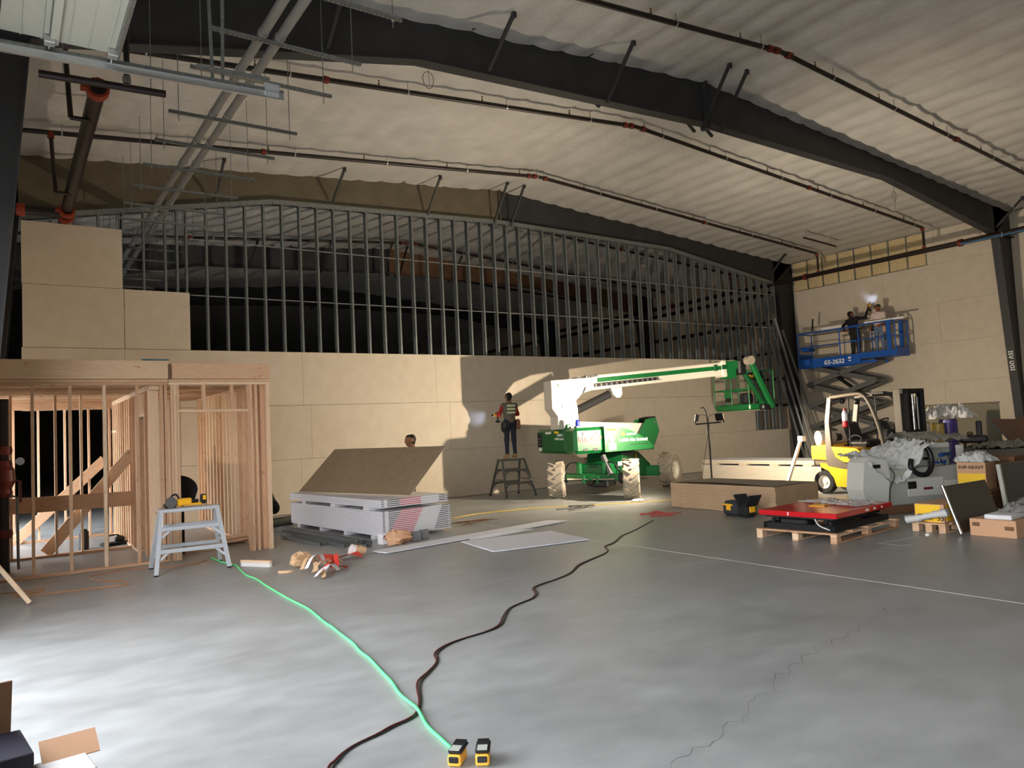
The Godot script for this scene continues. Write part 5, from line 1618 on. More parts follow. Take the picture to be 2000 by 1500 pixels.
# ---------------------------------------------------------------- floor items
func build_floor_items():
	work_platform("pale aluminium folding work platform in front of the timber room", Vector3(2.10, 0, -11.12), -0.06, 0.90, 0.72, 0.84, M.alu)
	# yellow cordless saw on the platform
	var t := thing("cordless_saw", "yellow and black cordless saw lying on the work platform deck", "power tool", Vector3(2.06, 0.838, -11.1), 0.06)
	bx(t, "motor_body", M.yellow, Vector3(-0.02, 0.07, 0), Vector3(0.20, 0.10, 0.08), 0.02)
	bx(t, "grip", M.black, Vector3(0.10, 0.07, 0), Vector3(0.14, 0.05, 0.05), 0.015)
	bx(t, "guard", M.yellow, Vector3(0.12, 0.03, 0), Vector3(0.20, 0.03, 0.06), 0.01)
	bx(t, "battery", M.blackmatt, Vector3(0.23, 0.09, 0), Vector3(0.07, 0.13, 0.09), 0.015)
	bx(t, "battery_label", M.yellow, Vector3(0.235, 0.11, 0.046), Vector3(0.04, 0.06, 0.003))
	bx(t, "blade_head", M.black, Vector3(-0.20, 0.035, 0), Vector3(0.16, 0.06, 0.12), 0.02)
	tube_part(t, "front_handle", M.black, smooth([Vector3(-0.14, 0.06, 0.03), Vector3(-0.19, 0.15, 0.03), Vector3(-0.13, 0.18, 0.03), Vector3(-0.09, 0.12, 0.03)], 4), 0.014, 6)
	var bl := MB.new()
	bl.lathe([Vector2(0, 0), Vector2(0.075, 0), Vector2(0.075, 0.004), Vector2(0, 0.004)], 20, Transform3D(Basis(Vector3.RIGHT, PI / 2), Vector3(-0.2, 0.08, 0.06)))
	part(t, "blade", bl, M.steel)
	work_platform("dull metal work platform under the man at the partition", Vector3(10.72, 0, -16.0), -0.12, 0.82, 0.94, 0.94, M.steel)

	# hose, cords
	var hs := thing("green_hose", "bright green hose snaking across the floor to the battery chargers", "hose")
	var pts := []
	for q in [[2.53, -11.83], [2.54, -11.31], [2.61, -10.88], [2.62, -10.72], [2.53, -9.92], [2.55, -9.52], [2.52, -9.0], [2.50, -8.44], [2.49, -8.04], [2.49, -7.47], [2.46, -7.13], [2.42, -6.78], [2.41, -6.57], [2.38, -6.3], [2.35, -5.95], [2.30, -5.67], [2.28, -5.44], [2.22, -5.09], [2.18, -4.84], [2.12, -4.59], [2.09, -4.38], [2.06, -4.21], [2.01, -4.0], [1.98, -3.77], [1.955, -3.56]]:
		var hump: float = 0.022 * exp(-pow((q[1] + 4.26) / 0.12, 2.0))
		pts.append(Vector3(q[0], 0.0105 + hump, q[1]))
	tube_part(hs, "hose", M.hose_green, smooth(pts, 5), 0.0105, 10)
	tube_part(hs, "coupler", M.steel, [pts[0], pts[0] + Vector3(-0.01, 0, -0.07)], 0.013, 10)
	var cpts := []
	for q in [[1.30, -3.70], [1.38, -3.85], [1.43, -3.9], [1.5, -3.97], [1.6, -4.03], [1.75, -4.08], [1.86, -4.13], [1.99, -4.17], [2.08, -4.25], [2.17, -4.4], [2.27, -4.62], [2.35, -4.75], [2.47, -4.86], [2.59, -4.98], [2.66, -5.08], [2.71, -5.2], [2.8, -5.3], [2.95, -5.39], [3.12, -5.44], [3.34, -5.48], [3.54, -5.58], [3.73, -5.8], [3.93, -6.01], [4.11, -6.11], [4.33, -6.2], [4.49, -6.36], [4.61, -6.57], [4.77, -6.67], [5.04, -6.76], [5.39, -6.93], [5.75, -7.23], [6.06, -7.4], [6.5, -7.62], [6.72, -7.8], [6.89, -8.05], [7.21, -8.22], [7.71, -8.61], [8.14, -8.84], [8.64, -9.14], [9.24, -9.51]]:
		cpts.append(Vector3(q[0], 0.006, q[1]))
	for k in 2:
		var cd := thing("extension_cord", ["dark red extension cord winding across the floor, red strand", "dark extension cord running beside the red strand across the floor"][k], "cord", Vector3.ZERO, 0.0, "twin cords across the floor")
		var cp := []
		for j in cpts.size():
			var w := 0.007 * (1.0 if k == 0 else -1.0) * (1.0 + 0.4 * sin(j * 1.3))
			cp.append(cpts[j] + Vector3(-w, 0, -w * 0.8))
		tube_part(cd, "cord", M.cord_red if k == 0 else M.cord_black, smooth(cp, 5), 0.006, 8)
	var oc := thing("extension_cord", "thin orange cord looping in front of the timber framing", "cord")
	pts = []
	for q in [[-0.3, -11.2], [-0.04, -11.11], [0.16, -11.01], [0.40, -11.05], [0.36, -10.85], [0.10, -10.75], [0.26, -10.65], [0.57, -10.59], [0.88, -10.54], [1.13, -10.49], [1.27, -10.52], [1.24, -10.77], [1.04, -11.03], [0.93, -11.35], [1.0, -11.61], [1.22, -11.7], [1.5, -11.72], [1.89, -11.47], [2.22, -11.44], [2.45, -11.69]]:
		pts.append(Vector3(q[0], 0.005, q[1]))
	tube_part(oc, "cord", M.cord_orange, smooth(pts, 6), 0.005, 6)
	var yc := thing("extension_cord", "yellow cord lying along the floor in front of the boom lift", "cord")
	pts = []
	for q in [[6.6, -13.4], [7.2, -13.0], [7.6, -13.1], [8.05, -13.2], [8.62, -13.12], [9.09, -13.05], [9.7, -12.78], [10.25, -12.43], [10.7, -12.15], [11.2, -11.9], [11.9, -11.6]]:
		pts.append(Vector3(q[0], 0.007, q[1]))
	tube_part(yc, "cord", M.cord_yellow, smooth(pts, 6), 0.007, 6)
	for k in 3:
		var cw := thing("cord_tangle", ["tangle of thin dark red cord by the hardboard pile", "loose tangle of dark wire on the floor before the boom lift", "tangle of tan cord beyond the long drywall strip"][k], "cord", [Vector3(9.75, 0, -10.0), Vector3(9.75, 0, -12.1), Vector3(7.1, 0, -11.9)][k])
		rng.seed = 400 + k
		for j in 2:
			pts = []
			for q in 9:
				pts.append(Vector3(rng.randf_range(-0.5, 0.5), 0.01 + rng.randf_range(0.0, 0.05 if k else 0.015), rng.randf_range(-0.35, 0.35)))
			tube_part(cw, "strand", [M.ink_red, M.cord_black, M.carton_dark][k], smooth(pts, 5), 0.005, 5)
	var rag := thing("white_rag", "crumpled white rag on the floor in front of the boom lift tyres", "rag", Vector3(11.28, 0, -12.05))
	part(rag, "cloth", wad(Vector3(0.18, 0.035, 0.09), 23, 0.3), M.white_strap)

	# battery chargers in the foreground
	for k in 2:
		var c := thing("battery_charger", ["yellow and black charger with battery at the end of the green hose", "second yellow and black charger, turned away from the green hose"][k], "charger", [Vector3(1.915, 0, -3.48), Vector3(2.02, 0, -3.40)][k], [0.75, 0.95][k], "battery chargers on the floor")
		bx(c, "battery_body", pm(Color8(236, 176, 60), 0.45), Vector3(0, 0.03, 0), Vector3(0.12, 0.055, 0.07), 0.008)
		bx(c, "top_shell", M.blackmatt, Vector3(0.02, 0.068, 0), Vector3(0.13, 0.022, 0.075), 0.008)
		bx(c, "label_plate", M.panel_white, Vector3(-0.02, 0.081, 0), Vector3(0.06, 0.003, 0.05))
		for j in 6:
			bx(c, "rib", M.black, Vector3(0.035 + j * 0.009, 0.082, 0), Vector3(0.004, 0.005, 0.06))
		bx(c, "release_latch", M.black, Vector3(-0.066, 0.04, 0), Vector3(0.012, 0.03, 0.05), 0.004)

	# cartons in the corner of the foreground
	var cb := thing("carton", "dark open carton at the bottom corner with a raised flap", "carton", Vector3(-0.17, 0, -3.96), 0.12)
	bx(cb, "body", pm(Color8(28, 26, 40), 0.6), Vector3(0, 0.22, 0), Vector3(0.50, 0.44, 0.36), 0.004)
	bx(cb, "flap", M.carton_dark, Vector3(-0.01, 0.54, -0.20), Vector3(0.46, 0.26, 0.008), 0.0, Basis(Vector3.RIGHT, 0.25))
	var cw2 := thing("carton", "pale carton with a tan flap beside the dark carton in the foreground", "carton", Vector3(0.21, 0, -3.80), 0.12)
	bx(cw2, "body", pm(Color8(214, 210, 206), 0.7), Vector3(0, 0.18, 0), Vector3(0.19, 0.36, 0.24), 0.004)
	bx(cw2, "flap", M.carton, Vector3(0.04, 0.39, -0.13), Vector3(0.22, 0.12, 0.006), 0.0, Basis(Vector3.RIGHT, -0.9))

	# strapping scraps
	rng.seed = 9
	var sp := thing("strapping_heap", "heap of tan and red packing straps with a torn roll on the open floor", "strapping", Vector3(3.45, 0, -9.55))
	for k in 11:
		var a := rng.randf_range(-0.5, 0.5) + 0.9
		var d := Vector3(cos(a), 0, -sin(a))
		var s := Vector3(rng.randf_range(-0.25, 0.15), 0.02, rng.randf_range(-0.2, 0.5))
		var l := rng.randf_range(0.35, 0.6)
		var y := 0.015 + 0.012 * k
		pts = smooth([s - d * l * 0.5 + Vector3(0, y * 0.3, 0), s - d * l * 0.15 + Vector3(0, y + rng.randf_range(0.0, 0.06), 0), s + d * l * 0.2 + Vector3(0, y + 0.02, 0.05), s + d * l * 0.5 + Vector3(0, 0, 0.02)], 4)
		var mb := MB.new()
		var up := []
		var dn := []
		var side := Vector3(-d.z, 0.3, d.x).normalized() * 0.028
		for p in pts:
			up.append(p + side)
			dn.append(p - side)
		mb.sheet([up, dn], Vector3.UP)
		part(sp, "strap", mb, [M.kraft_strap, M.red_strap, M.white_strap, M.kraft_strap][k % 4])
	for k in 3:
		var roll := MB.new()
		roll.lathe([Vector2(0.075 - 0.012 * k, -0.05), Vector2(0.08 - 0.012 * k, -0.05), Vector2(0.08 - 0.012 * k, 0.05), Vector2(0.075 - 0.012 * k, 0.05)], 16, Transform3D(Basis(Vector3(0, 0, 1), 1.2), Vector3(0.62 + 0.05 * k, 0.09, -0.60 + 0.02 * k)))
		part(sp, "strap_roll", roll, M.kraft_strap if k else M.white_strap)
	var rd := MB.new()
	var rr := []
	for j in 5:
		var row := []
		for q in 9:
			row.append(Vector3(0.05 + q * 0.07, 0.03 + 0.05 * sin(q * 0.8 + j) * 0.6 + 0.04, -0.60 + j * 0.07 + q * 0.01))
		rr.append(row)
	rd.sheet(rr, Vector3.UP)
	part(sp, "red_film", rd, M.red_strap)
	var cr := thing("kraft_scrap", "curled piece of tan kraft strip lying alone by the strapping heap", "strip", Vector3(2.98, 0, -9.72))
	var cm := MB.new()
	var ca := []; var cb2 := []
	for k in 12:
		var f := 2.2 * k / 11.0
		ca.append(Vector3(-0.1 + 0.13 * f * 0.6, 0.002, 0.08 * sin(f)))
		cb2.append(Vector3(-0.1 + 0.13 * f * 0.6, 0.032, 0.08 * sin(f)))
	cm.sheet([ca, cb2], Vector3.BACK)
	part(cr, "strip", cm, M.kraft_strap)
	var pa := thing("paper_wad", "crumpled brown paper wad beside the red straps", "paper", Vector3(3.28, 0, -10.02), 0.4)
	part(pa, "paper", wad(Vector3(0.17, 0.10, 0.10), 21, 0.35), M.kraft_strap)
	# bag and boxes at the corner of the printed stack
	var bg := thing("paper_bag", "crumpled brown paper bag at the corner of the printed stack", "bag", Vector3(5.02, 0, -10.72))
	part(bg, "paper", wad(Vector3(0.21, 0.12, 0.15), 22, 0.4), M.carton)
	for k in 2:
		var eb := thing("outlet_box", ["grey electrical box nearest the brown paper bag", "grey electrical box further from the brown paper bag"][k], "box", [Vector3(5.36, 0, -10.80), Vector3(5.56, 0, -10.90)][k], 0.1 + 0.1 * k, "grey electrical boxes")
		bx(eb, "body", pm(Color8(118, 122, 124), 0.5, 0.3), Vector3(0, 0.075, 0), Vector3(0.15, 0.15, 0.09), 0.006)
		bx(eb, "cover", pm(Color8(140, 144, 146), 0.4, 0.4), Vector3(0, 0.075, 0.047), Vector3(0.13, 0.13, 0.006), 0.002)
	var wb := thing("small_carton", "small white carton printed in purple behind the brown paper bag", "carton", Vector3(4.93, 0, -10.98), 0.2)
	bx(wb, "body", M.whiteboard, Vector3(0, 0.08, 0), Vector3(0.2, 0.16, 0.14), 0.004)
	bx(wb, "print", pm(Color8(110, 80, 150), 0.6), Vector3(0, 0.11, 0.071), Vector3(0.17, 0.06, 0.002))
	# broom head
	var br := thing("broom_head", "white bristled broom head lying by the platform foot", "broom", Vector3(2.82, 0, -10.50), -0.985)
	bx(br, "block", M.wood[0], Vector3(0, 0.07, 0), Vector3(0.5, 0.03, 0.06), 0.006)
	var bm := MB.new()
	for k in 40:
		bm.box(Vector3(-0.24 + k * 0.0123, 0.028, 0), Vector3(0.008, 0.056, 0.045))
	part(br, "bristles", bm, M.white_strap).set_meta("kind", "stuff")
	# pipe rolls behind the timber corner
	for k in 3:
		var pr := thing("floor_pipe", ["grey green pipe length on the floor behind the timber corner", "second grey pipe behind the timber corner", "dark pipe furthest back behind the timber corner"][k], "pipe", Vector3(4.3 + 0.1 * k, 0.05, -14.9 - 0.35 * k), 0.35, "pipes behind the timber corner")
		tube_part(pr, "pipe", pm([Color8(96, 104, 96), Color8(120, 118, 110), Color8(60, 58, 54)][k], 0.5), [Vector3(-0.7, 0, 0), Vector3(0.5, 0, 0)], 0.05, 12)
	# leaning steel lengths at the end of the partition
	for k in 5:
		var ls := thing("leaning_stud", ["long galvanised stud leaning at the far end of the partition, nearest the drywall", "galvanised stud leaning second from the drywall edge", "galvanised stud leaning by the column with a bright edge", "thin steel tube leaning against the corner column", "galvanised stud leaning outermost at the corner column"][k], "steel stud", Vector3.ZERO, 0.0, "studs leaning at the corner column")
		var xx := 22.75 + 0.14 * k
		bar_part(ls, "channel", M.galv if k != 2 else M.galv_bright, Vector3(xx + 0.45, 0.01, -16.15 + 0.12 * k), Vector3(xx - 0.15 + 0.05 * k, 4.4 + 0.4 * (k % 3), -16.88), 0.04 if k != 3 else 0.025, 0.06 if k != 3 else 0.025, Vector3.RIGHT)
	# tool bag by the hardboard pile
	var tb := thing("tool_bag", "open black tool bag with yellow trim on the floor by the hardboard pile", "tool bag", Vector3(10.52, 0, -8.72), 1.4)
	bx(tb, "body", pm(Color8(44, 46, 52), 0.85), Vector3(0.12, 0.13, 0), Vector3(0.36, 0.26, 0.26), 0.06)
	bx(tb, "side_pocket", M.blackmatt, Vector3(-0.20, 0.12, 0.0), Vector3(0.26, 0.22, 0.26), 0.05)
	for sgn: float in [1.0, -1.0]:
		bx(tb, "lid_flap", M.blackmatt, Vector3(-0.24 + 0.13 * sgn, 0.29, 0), Vector3(0.03, 0.22, 0.28), 0.01, Basis(Vector3.BACK, -0.6 * sgn))
	bx(tb, "trim", M.yellow, Vector3(0.12, 0.20, -0.135), Vector3(0.26, 0.03, 0.02), 0.006)
	bx(tb, "badge", M.yellow, Vector3(0.10, 0.15, -0.135), Vector3(0.11, 0.09, 0.02), 0.006)
	bx(tb, "side_badge", M.yellow, Vector3(-0.34, 0.14, 0), Vector3(0.02, 0.10, 0.12), 0.006)


# ---------------------------------------------------------------- machinery and goods on the right
func pallet(label: String, at: Vector3, turn: float, L: float, W: float) -> Node3D:
	var o := thing("wood_pallet", label, "pallet", at, turn)
	var n := 5
	for k in n:
		timber(o, "deck_board", Vector3(lerpf(-L / 2 + 0.05, L / 2 - 0.05, k / (n - 1.0)), 0.118, -W / 2), Vector3(lerpf(-L / 2 + 0.05, L / 2 - 0.05, k / (n - 1.0)), 0.118, W / 2), 0.10, 0.02, Vector3.RIGHT)
	for z: float in [-W / 2 + 0.05, 0.0, W / 2 - 0.05]:
		timber(o, "stringer_board", Vector3(-L / 2, 0.100, z), Vector3(L / 2, 0.100, z), 0.09, 0.018, Vector3.BACK)
		timber(o, "base_board", Vector3(-L / 2, 0.009, z), Vector3(L / 2, 0.009, z), 0.09, 0.018, Vector3.BACK)
		for x: float in [-L / 2 + 0.06, 0.0, L / 2 - 0.06]:
			bx(o, "block", wood(), Vector3(x, 0.055, z), Vector3(0.11, 0.072, 0.09), 0.003)
	return o


func crumple(o: Node, nm: String, at: Vector3, size: Vector3, amp: float, seed_: int, m: Material, bend := 0.0):
	var f := noise(FastNoiseLite.TYPE_SIMPLEX, 1.6, seed_, 4)
	var rows := []
	for j in 21:
		var row := []
		for q in 25:
			var u := q / 24.0 - 0.5
			var v := j / 20.0 - 0.5
			var e := maxf(absf(u), absf(v)) * 2.0
			var y := size.y * (1.0 - pow(e, 3.0)) + amp * f.get_noise_2d(u * size.x * 4.0, v * size.z * 4.0) + amp * 0.5 * f.get_noise_2d(u * size.x * 11.0 + 9.0, v * size.z * 11.0)
			row.append(at + Vector3(u * size.x + bend * v, maxf(y, 0.003), v * size.z + 0.06 * f.get_noise_2d(u * 5.0, 7.0 + v)))
		rows.append(row)
	var mb := MB.new()
	mb.sheet(rows, Vector3.UP)
	part(o, nm, mb, m)


func build_goods():
	# red lift table on its pallet
	pallet("pale wooden pallet under the red lift table", Vector3(9.78, 0, -6.52), 0.10, 1.84, 1.18)
	var o := thing("lift_table", "low lift table with bright red top on a wooden pallet", "lift table", Vector3(9.74, 0.13, -6.52), 0.10)
	bx(o, "table_top", M.red_paint, Vector3(0, 0.215, 0), Vector3(1.62, 0.07, 1.14), 0.006)
	bx(o, "top_frame", M.black, Vector3(0, 0.165, 0), Vector3(1.5, 0.03, 1.0), 0.005)
	for z: float in [-0.42, 0.42]:
		bx(o, "scissor_arm", M.blackmatt, Vector3(0, 0.12, z), Vector3(1.4, 0.06, 0.05), 0.006, Basis(Vector3.BACK, 0.03))
		bx(o, "scissor_arm", M.blackmatt, Vector3(0, 0.11, z * 0.85), Vector3(1.4, 0.06, 0.05), 0.006, Basis(Vector3.BACK, -0.03))
		bx(o, "base_rail", M.blackmatt, Vector3(0, 0.04, z * 1.15), Vector3(1.58, 0.08, 0.08), 0.008)
	for x: float in [-0.75, 0.75]:
		bx(o, "base_crossbar", M.blackmatt, Vector3(x, 0.04, 0), Vector3(0.08, 0.08, 1.04), 0.008)
	bx(o, "drive_unit", M.black, Vector3(-0.60, 0.09, -0.1), Vector3(0.25, 0.11, 0.4), 0.02)
	tube_part(o, "hydraulic_line", M.white_strap, smooth([Vector3(-0.78, 0.16, 0.25), Vector3(-0.80, 0.08, 0.32), Vector3(-0.78, 0.02, 0.48)], 5), 0.008, 6)
	letters(o, "safety_mark", "3", 0.06, M.ink_white, Transform3D(Basis(Vector3.BACK, Vector3.UP, Vector3.LEFT), Vector3(-0.812, 0.215, -0.12)))
	for k in 3:
		bx(o, "decal", M.ink_white, Vector3(0.05 + 0.22 * k, 0.215, 0.571), Vector3(0.10 - 0.03 * k, 0.03, 0.002))
	var ly := thing("yellow_folder", "flat yellow folder lying on the red lift table", "folder", Vector3(9.72, 0.381, -6.60), 0.3)
	bx(ly, "cover", M.yellow, Vector3(0, 0.006, 0), Vector3(0.30, 0.012, 0.22), 0.002)
	bx(ly, "clip", M.steel, Vector3(0.08, 0.014, 0.04), Vector3(0.10, 0.012, 0.05), 0.003)
	var pl := thing("plastic_sheet", "clear plastic sheet spread over the back of the red lift table", "plastic", Vector3(10.12, 0.382, -6.55), -0.2)
	crumple(pl, "film", Vector3(0, 0.005, 0), Vector3(0.55, 0.03, 1.0), 0.03, 91, M.plastic)

	# grey machine under plastic
	var g := thing("wrapped_machine", "large grey machine partly covered with crumpled plastic", "machine", Vector3(12.62, 0, -7.12), -0.345)
	bx(g, "skid", M.carton_dark, Vector3(0.3, 0.06, 0), Vector3(1.9, 0.12, 0.9), 0.01)
	bx(g, "base_cabinet", M.machine, Vector3(0.35, 0.42, 0), Vector3(1.75, 0.60, 0.75), 0.02)
	var ec := MB.new()
	ec.prism(PackedVector2Array([Vector2(-0.9, 0.16), Vector2(-0.96, 0.42), Vector2(-0.9, 0.86), Vector2(-0.80, 0.94), Vector2(-0.46, 0.88), Vector2(-0.42, 0.62), Vector2(-0.5, 0.16)]), 0.02, 0.42)
	part(g, "end_cover", ec, M.machine_light)
	bx(g, "handle_slot", M.black, Vector3(-0.68, 0.79, 0.425), Vector3(0.16, 0.06, 0.01), 0.01)
	bx(g, "back_panel", M.machine, Vector3(0.75, 0.83, -0.1), Vector3(0.75, 0.50, 0.4), 0.02)
	bx(g, "top_bar", M.machine_light, Vector3(0.72, 1.06, 0.14), Vector3(0.62, 0.09, 0.1), 0.01)
	bx(g, "cabinet_panel", M.machine_light, Vector3(0.30, 0.40, 0.38), Vector3(0.72, 0.30, 0.012), 0.004)
	bx(g, "meter", M.black, Vector3(0.02, 0.44, 0.39), Vector3(0.17, 0.12, 0.02), 0.006)
	bx(g, "plate", M.red_fit, Vector3(0.34, 0.37, 0.39), Vector3(0.18, 0.04, 0.006))
	bx(g, "door_panel", M.machine_light, Vector3(0.92, 0.38, 0.38), Vector3(0.45, 0.20, 0.012), 0.004)
	tube_part(g, "corrugated_hose", M.black, smooth([Vector3(0.35, 1.12, 0.30), Vector3(0.42, 0.98, 0.38), Vector3(0.42, 0.78, 0.42), Vector3(0.30, 0.62, 0.44), Vector3(0.12, 0.62, 0.44), Vector3(0.0, 0.74, 0.42), Vector3(0.05, 0.86, 0.38)], 6), 0.042, 12)
	rng.seed = 31
	for k in 10:
		bx(g, "valve", [M.black, M.steel, M.blue][k % 3], Vector3(0.75 + rng.randf_range(-0.2, 0.2), 0.84 + rng.randf_range(-0.1, 0.08), 0.13), Vector3(rng.randf_range(0.04, 0.1), rng.randf_range(0.03, 0.08), 0.06), 0.008)
	bx(g, "blue_manifold", pm(Color8(34, 66, 116), 0.4), Vector3(1.0, 0.90, 0.13), Vector3(0.18, 0.06, 0.06), 0.008)
	tube_part(g, "air_line", M.black, smooth([Vector3(0.85, 0.8, 0.16), Vector3(0.96, 0.68, 0.2), Vector3(1.02, 0.78, 0.18), Vector3(1.0, 0.9, 0.16)], 5), 0.008, 6)
	tube_part(g, "air_line", M.black, smooth([Vector3(-0.42, 0.76, 0.43), Vector3(-0.36, 0.62, 0.45), Vector3(-0.46, 0.42, 0.45), Vector3(-0.48, 0.2, 0.44)], 5), 0.008, 6)
	bx(g, "post", M.machine_light, Vector3(1.32, 0.78, 0.1), Vector3(0.09, 0.52, 0.09), 0.006)
	# plastic drape over the machine: a sagging hammock of film
	var f := noise(FastNoiseLite.TYPE_SIMPLEX, 1.3, 17, 4)
	var rows := []
	for j in 25:
		var row := []
		for q in 31:
			var u := q / 30.0
			var v := j / 24.0
			var x := lerpf(-0.85, 0.48, u)
			var yt := lerpf(0.98, 1.22, u) - 0.05 * sin(u * PI)
			var drop := lerpf(0.05, 0.48, sin(clampf(u * 1.15, 0, 1) * PI)) * v
			var y: float = yt - drop - 0.05 * v + 0.06 * f.get_noise_2d(u * 5.0, v * 4.0) + 0.03 * f.get_noise_2d(u * 14.0, v * 9.0 + 4.0)
			row.append(Vector3(x, y, lerpf(-0.30, 0.46, v) + 0.05 * f.get_noise_2d(u * 6.0 + 20.0, v * 5.0)))
		rows.append(row)
	var mb := MB.new()
	mb.sheet(rows, Vector3(0, 1, 1))
	part(g, "plastic_drape", mb, M.plastic_white)
	var rows2 := []
	for j in 13:
		var row := []
		for q in 31:
			var u := q / 30.0
			var v := j / 12.0
			row.append(Vector3(lerpf(0.30, 1.75, u), 1.20 + 0.10 * sin(v * PI) - 0.10 * u + 0.06 * f.get_noise_2d(u * 5.0 + 40.0, v * 4.0), lerpf(-0.5, 0.0, v)))
		rows2.append(row)
	mb = MB.new()
	mb.sheet(rows2, Vector3.UP)
	part(g, "plastic_drape", mb, pm(Color8(150, 148, 138), 0.45))
	# long grey table behind the machine
	var lt := thing("steel_workbench", "long grey covered bench behind the wrapped machine", "bench", Vector3(16.25, 0, -6.75), -0.5)
	bx(lt, "bench_top", pm(Color8(104, 100, 90), 0.6), Vector3(0, 0.80, 0), Vector3(1.7, 0.14, 0.8), 0.02)
	for x: float in [-0.75, 0.75]:
		for z: float in [-0.35, 0.35]:
			bx(lt, "leg", M.blackmatt, Vector3(x, 0.365, z), Vector3(0.08, 0.73, 0.08))
	crumple(lt, "cover_film", Vector3(0.1, 0.875, 0), Vector3(1.6, 0.09, 0.7), 0.10, 55, pm(Color8(128, 126, 116), 0.5))

	# yellow cartons
	pallet("small dark wooden pallet under the yellow labelled carton", Vector3(10.93, 0, -5.50), 0.0, 0.80, 0.46)
	var y1 := thing("labelled_carton", "yellow labelled carton on the small pallet beside the lift table", "carton", Vector3(10.93, 0.13, -5.50), 0.0)
	bx(y1, "body", M.carton, Vector3(0, 0.125, 0), Vector3(0.70, 0.25, 0.40), 0.004)
	bx(y1, "label", M.yellow_card, Vector3(-0.352, 0.125, -0.02), Vector3(0.004, 0.23, 0.34))
	letters(y1, "print", "33", 0.09, M.ink, Transform3D(Basis(Vector3.BACK, Vector3.UP, Vector3.LEFT), Vector3(-0.356, 0.06, 0.15)))
	bx(y1, "label_side", M.yellow_card, Vector3(-0.05, 0.13, 0.202), Vector3(0.5, 0.22, 0.004))
	var bw := thing("bubble_wrap_roll", "crumpled white bubble wrap roll across the yellow labelled carton", "bubble wrap", Vector3(10.46, 0.22, -5.48), 0.0)
	var bwm := MB.new()
	bwm.tube(smooth([Vector3(0, -0.06, -0.28), Vector3(0.02, -0.02, -0.1), Vector3(0.04, 0.03, 0.1), Vector3(0.06, 0.07, 0.26)], 5), 0.045, 10)
	for k in bwm.v.size():
		bwm.v[k] += bwm.n[k] * 0.02 * pf_noise(bwm.v[k])
	part(bw, "wrap", bwm, M.plastic_white)
	var y2 := thing("labelled_carton", "upright tan carton with yellow label and black lettering behind the leaning panel", "carton", Vector3(13.15, 0.36, -6.02), 0.1)
	bx(y2, "body", M.carton, Vector3(0, 0.22, 0), Vector3(0.45, 0.44, 0.42), 0.004)
	bx(y2, "label", M.yellow_card, Vector3(-0.228, 0.15, 0), Vector3(0.004, 0.22, 0.40))
	letters(y2, "print", "SUP-HEAVY", 0.07, M.ink, Transform3D(Basis(Vector3.BACK, Vector3.UP, Vector3.LEFT), Vector3(-0.23, 0.36, 0)))
	var y2b := thing("carton_stand", "dark crate under the lettered carton", "crate", Vector3(13.25, 0, -6.02), 0.1)
	bx(y2b, "body", M.carton_dark, Vector3(0, 0.179, 0), Vector3(0.8, 0.358, 0.55), 0.01)
	bx(y2b, "slat", M.wood[6], Vector3(-0.405, 0.24, 0), Vector3(0.02, 0.1, 0.58), 0.003)
	var bb := thing("plastic_bag", "clear plastic bag of fittings on top of the lettered carton", "bag", Vector3(13.15, 0.802, -6.02))
	crumple(bb, "bag", Vector3(0, 0.0, 0), Vector3(0.5, 0.14, 0.48), 0.06, 61, M.plastic_white)
	var dc := thing("brown_carton", "dark brown carton behind the lettered carton at the leaning panels", "carton", Vector3(14.0, 0, -5.98), 0.1)
	bx(dc, "body", M.carton_dark, Vector3(0, 0.42, 0), Vector3(0.5, 0.84, 0.5), 0.006)
	bx(dc, "tape", M.rust, Vector3(-0.252, 0.6, 0.12), Vector3(0.004, 0.46, 0.1))

	# leaning stainless sheet and the larger grey cover
	var sp := thing("stainless_sheet", "brushed steel sheet with a bright rolled edge leaning beside the long carton", "sheet metal", Vector3(10.48, 0, -5.05))
	var lean := Basis(Vector3.RIGHT, -0.30)
	bx(sp, "sheet", M.stainless, Vector3(0.60, 0.335, -0.10), Vector3(1.18, 0.64, 0.02), 0.004, lean)
	tube_part(sp, "rolled_edge", M.chrome, [Vector3(0.0, 0.024, 0.0), Vector3(0.0, 0.65, -0.195)], 0.022, 10)
	var gp := thing("equipment_cover", "large dark grey machine cover standing behind the brushed steel sheet", "cover", Vector3(12.60, 0, -5.40))
	bx(gp, "sheet", pm(Color8(98, 96, 88), 0.4, 0.3), Vector3(0.8, 0.40, -0.02), Vector3(1.6, 0.80, 0.05), 0.01, Basis(Vector3.RIGHT, -0.1))
	bx(gp, "edge_strip", M.panel_white, Vector3(-0.02, 0.40, 0.0), Vector3(0.05, 0.80, 0.06), 0.006, Basis(Vector3.RIGHT, -0.1))
	# long carton with foam and film
	var lc := thing("long_carton", "long low tan carton on the floor beside the steel panel", "carton", Vector3(11.30, 0, -4.70), -0.02)
	bx(lc, "body", M.carton, Vector3(0, 0.11, 0), Vector3(1.4, 0.22, 0.56), 0.004)
	bx(lc, "end_print", M.carton_dark, Vector3(-0.702, 0.15, -0.2), Vector3(0.003, 0.05, 0.09))
	bx(lc, "end_print", M.carton_dark, Vector3(-0.702, 0.12, 0.2), Vector3(0.003, 0.05, 0.11))
	var fm := thing("foam_plank", "white foam plank lying on the long tan carton", "foam", Vector3(11.10, 0.222, -4.68), 0.05)
	bx(fm, "foam", M.whiteboard, Vector3(0, 0.03, 0), Vector3(0.95, 0.06, 0.32), 0.01)
	var fw := thing("foam_wrap", "grey folded foam wrap piled over the long tan carton", "foam", Vector3(11.50, 0.284, -4.66), 0.12)
	crumple(fw, "wrap", Vector3(0, 0, 0), Vector3(1.1, 0.10, 0.36), 0.05, 73, pm(Color8(150, 150, 146), 0.6))
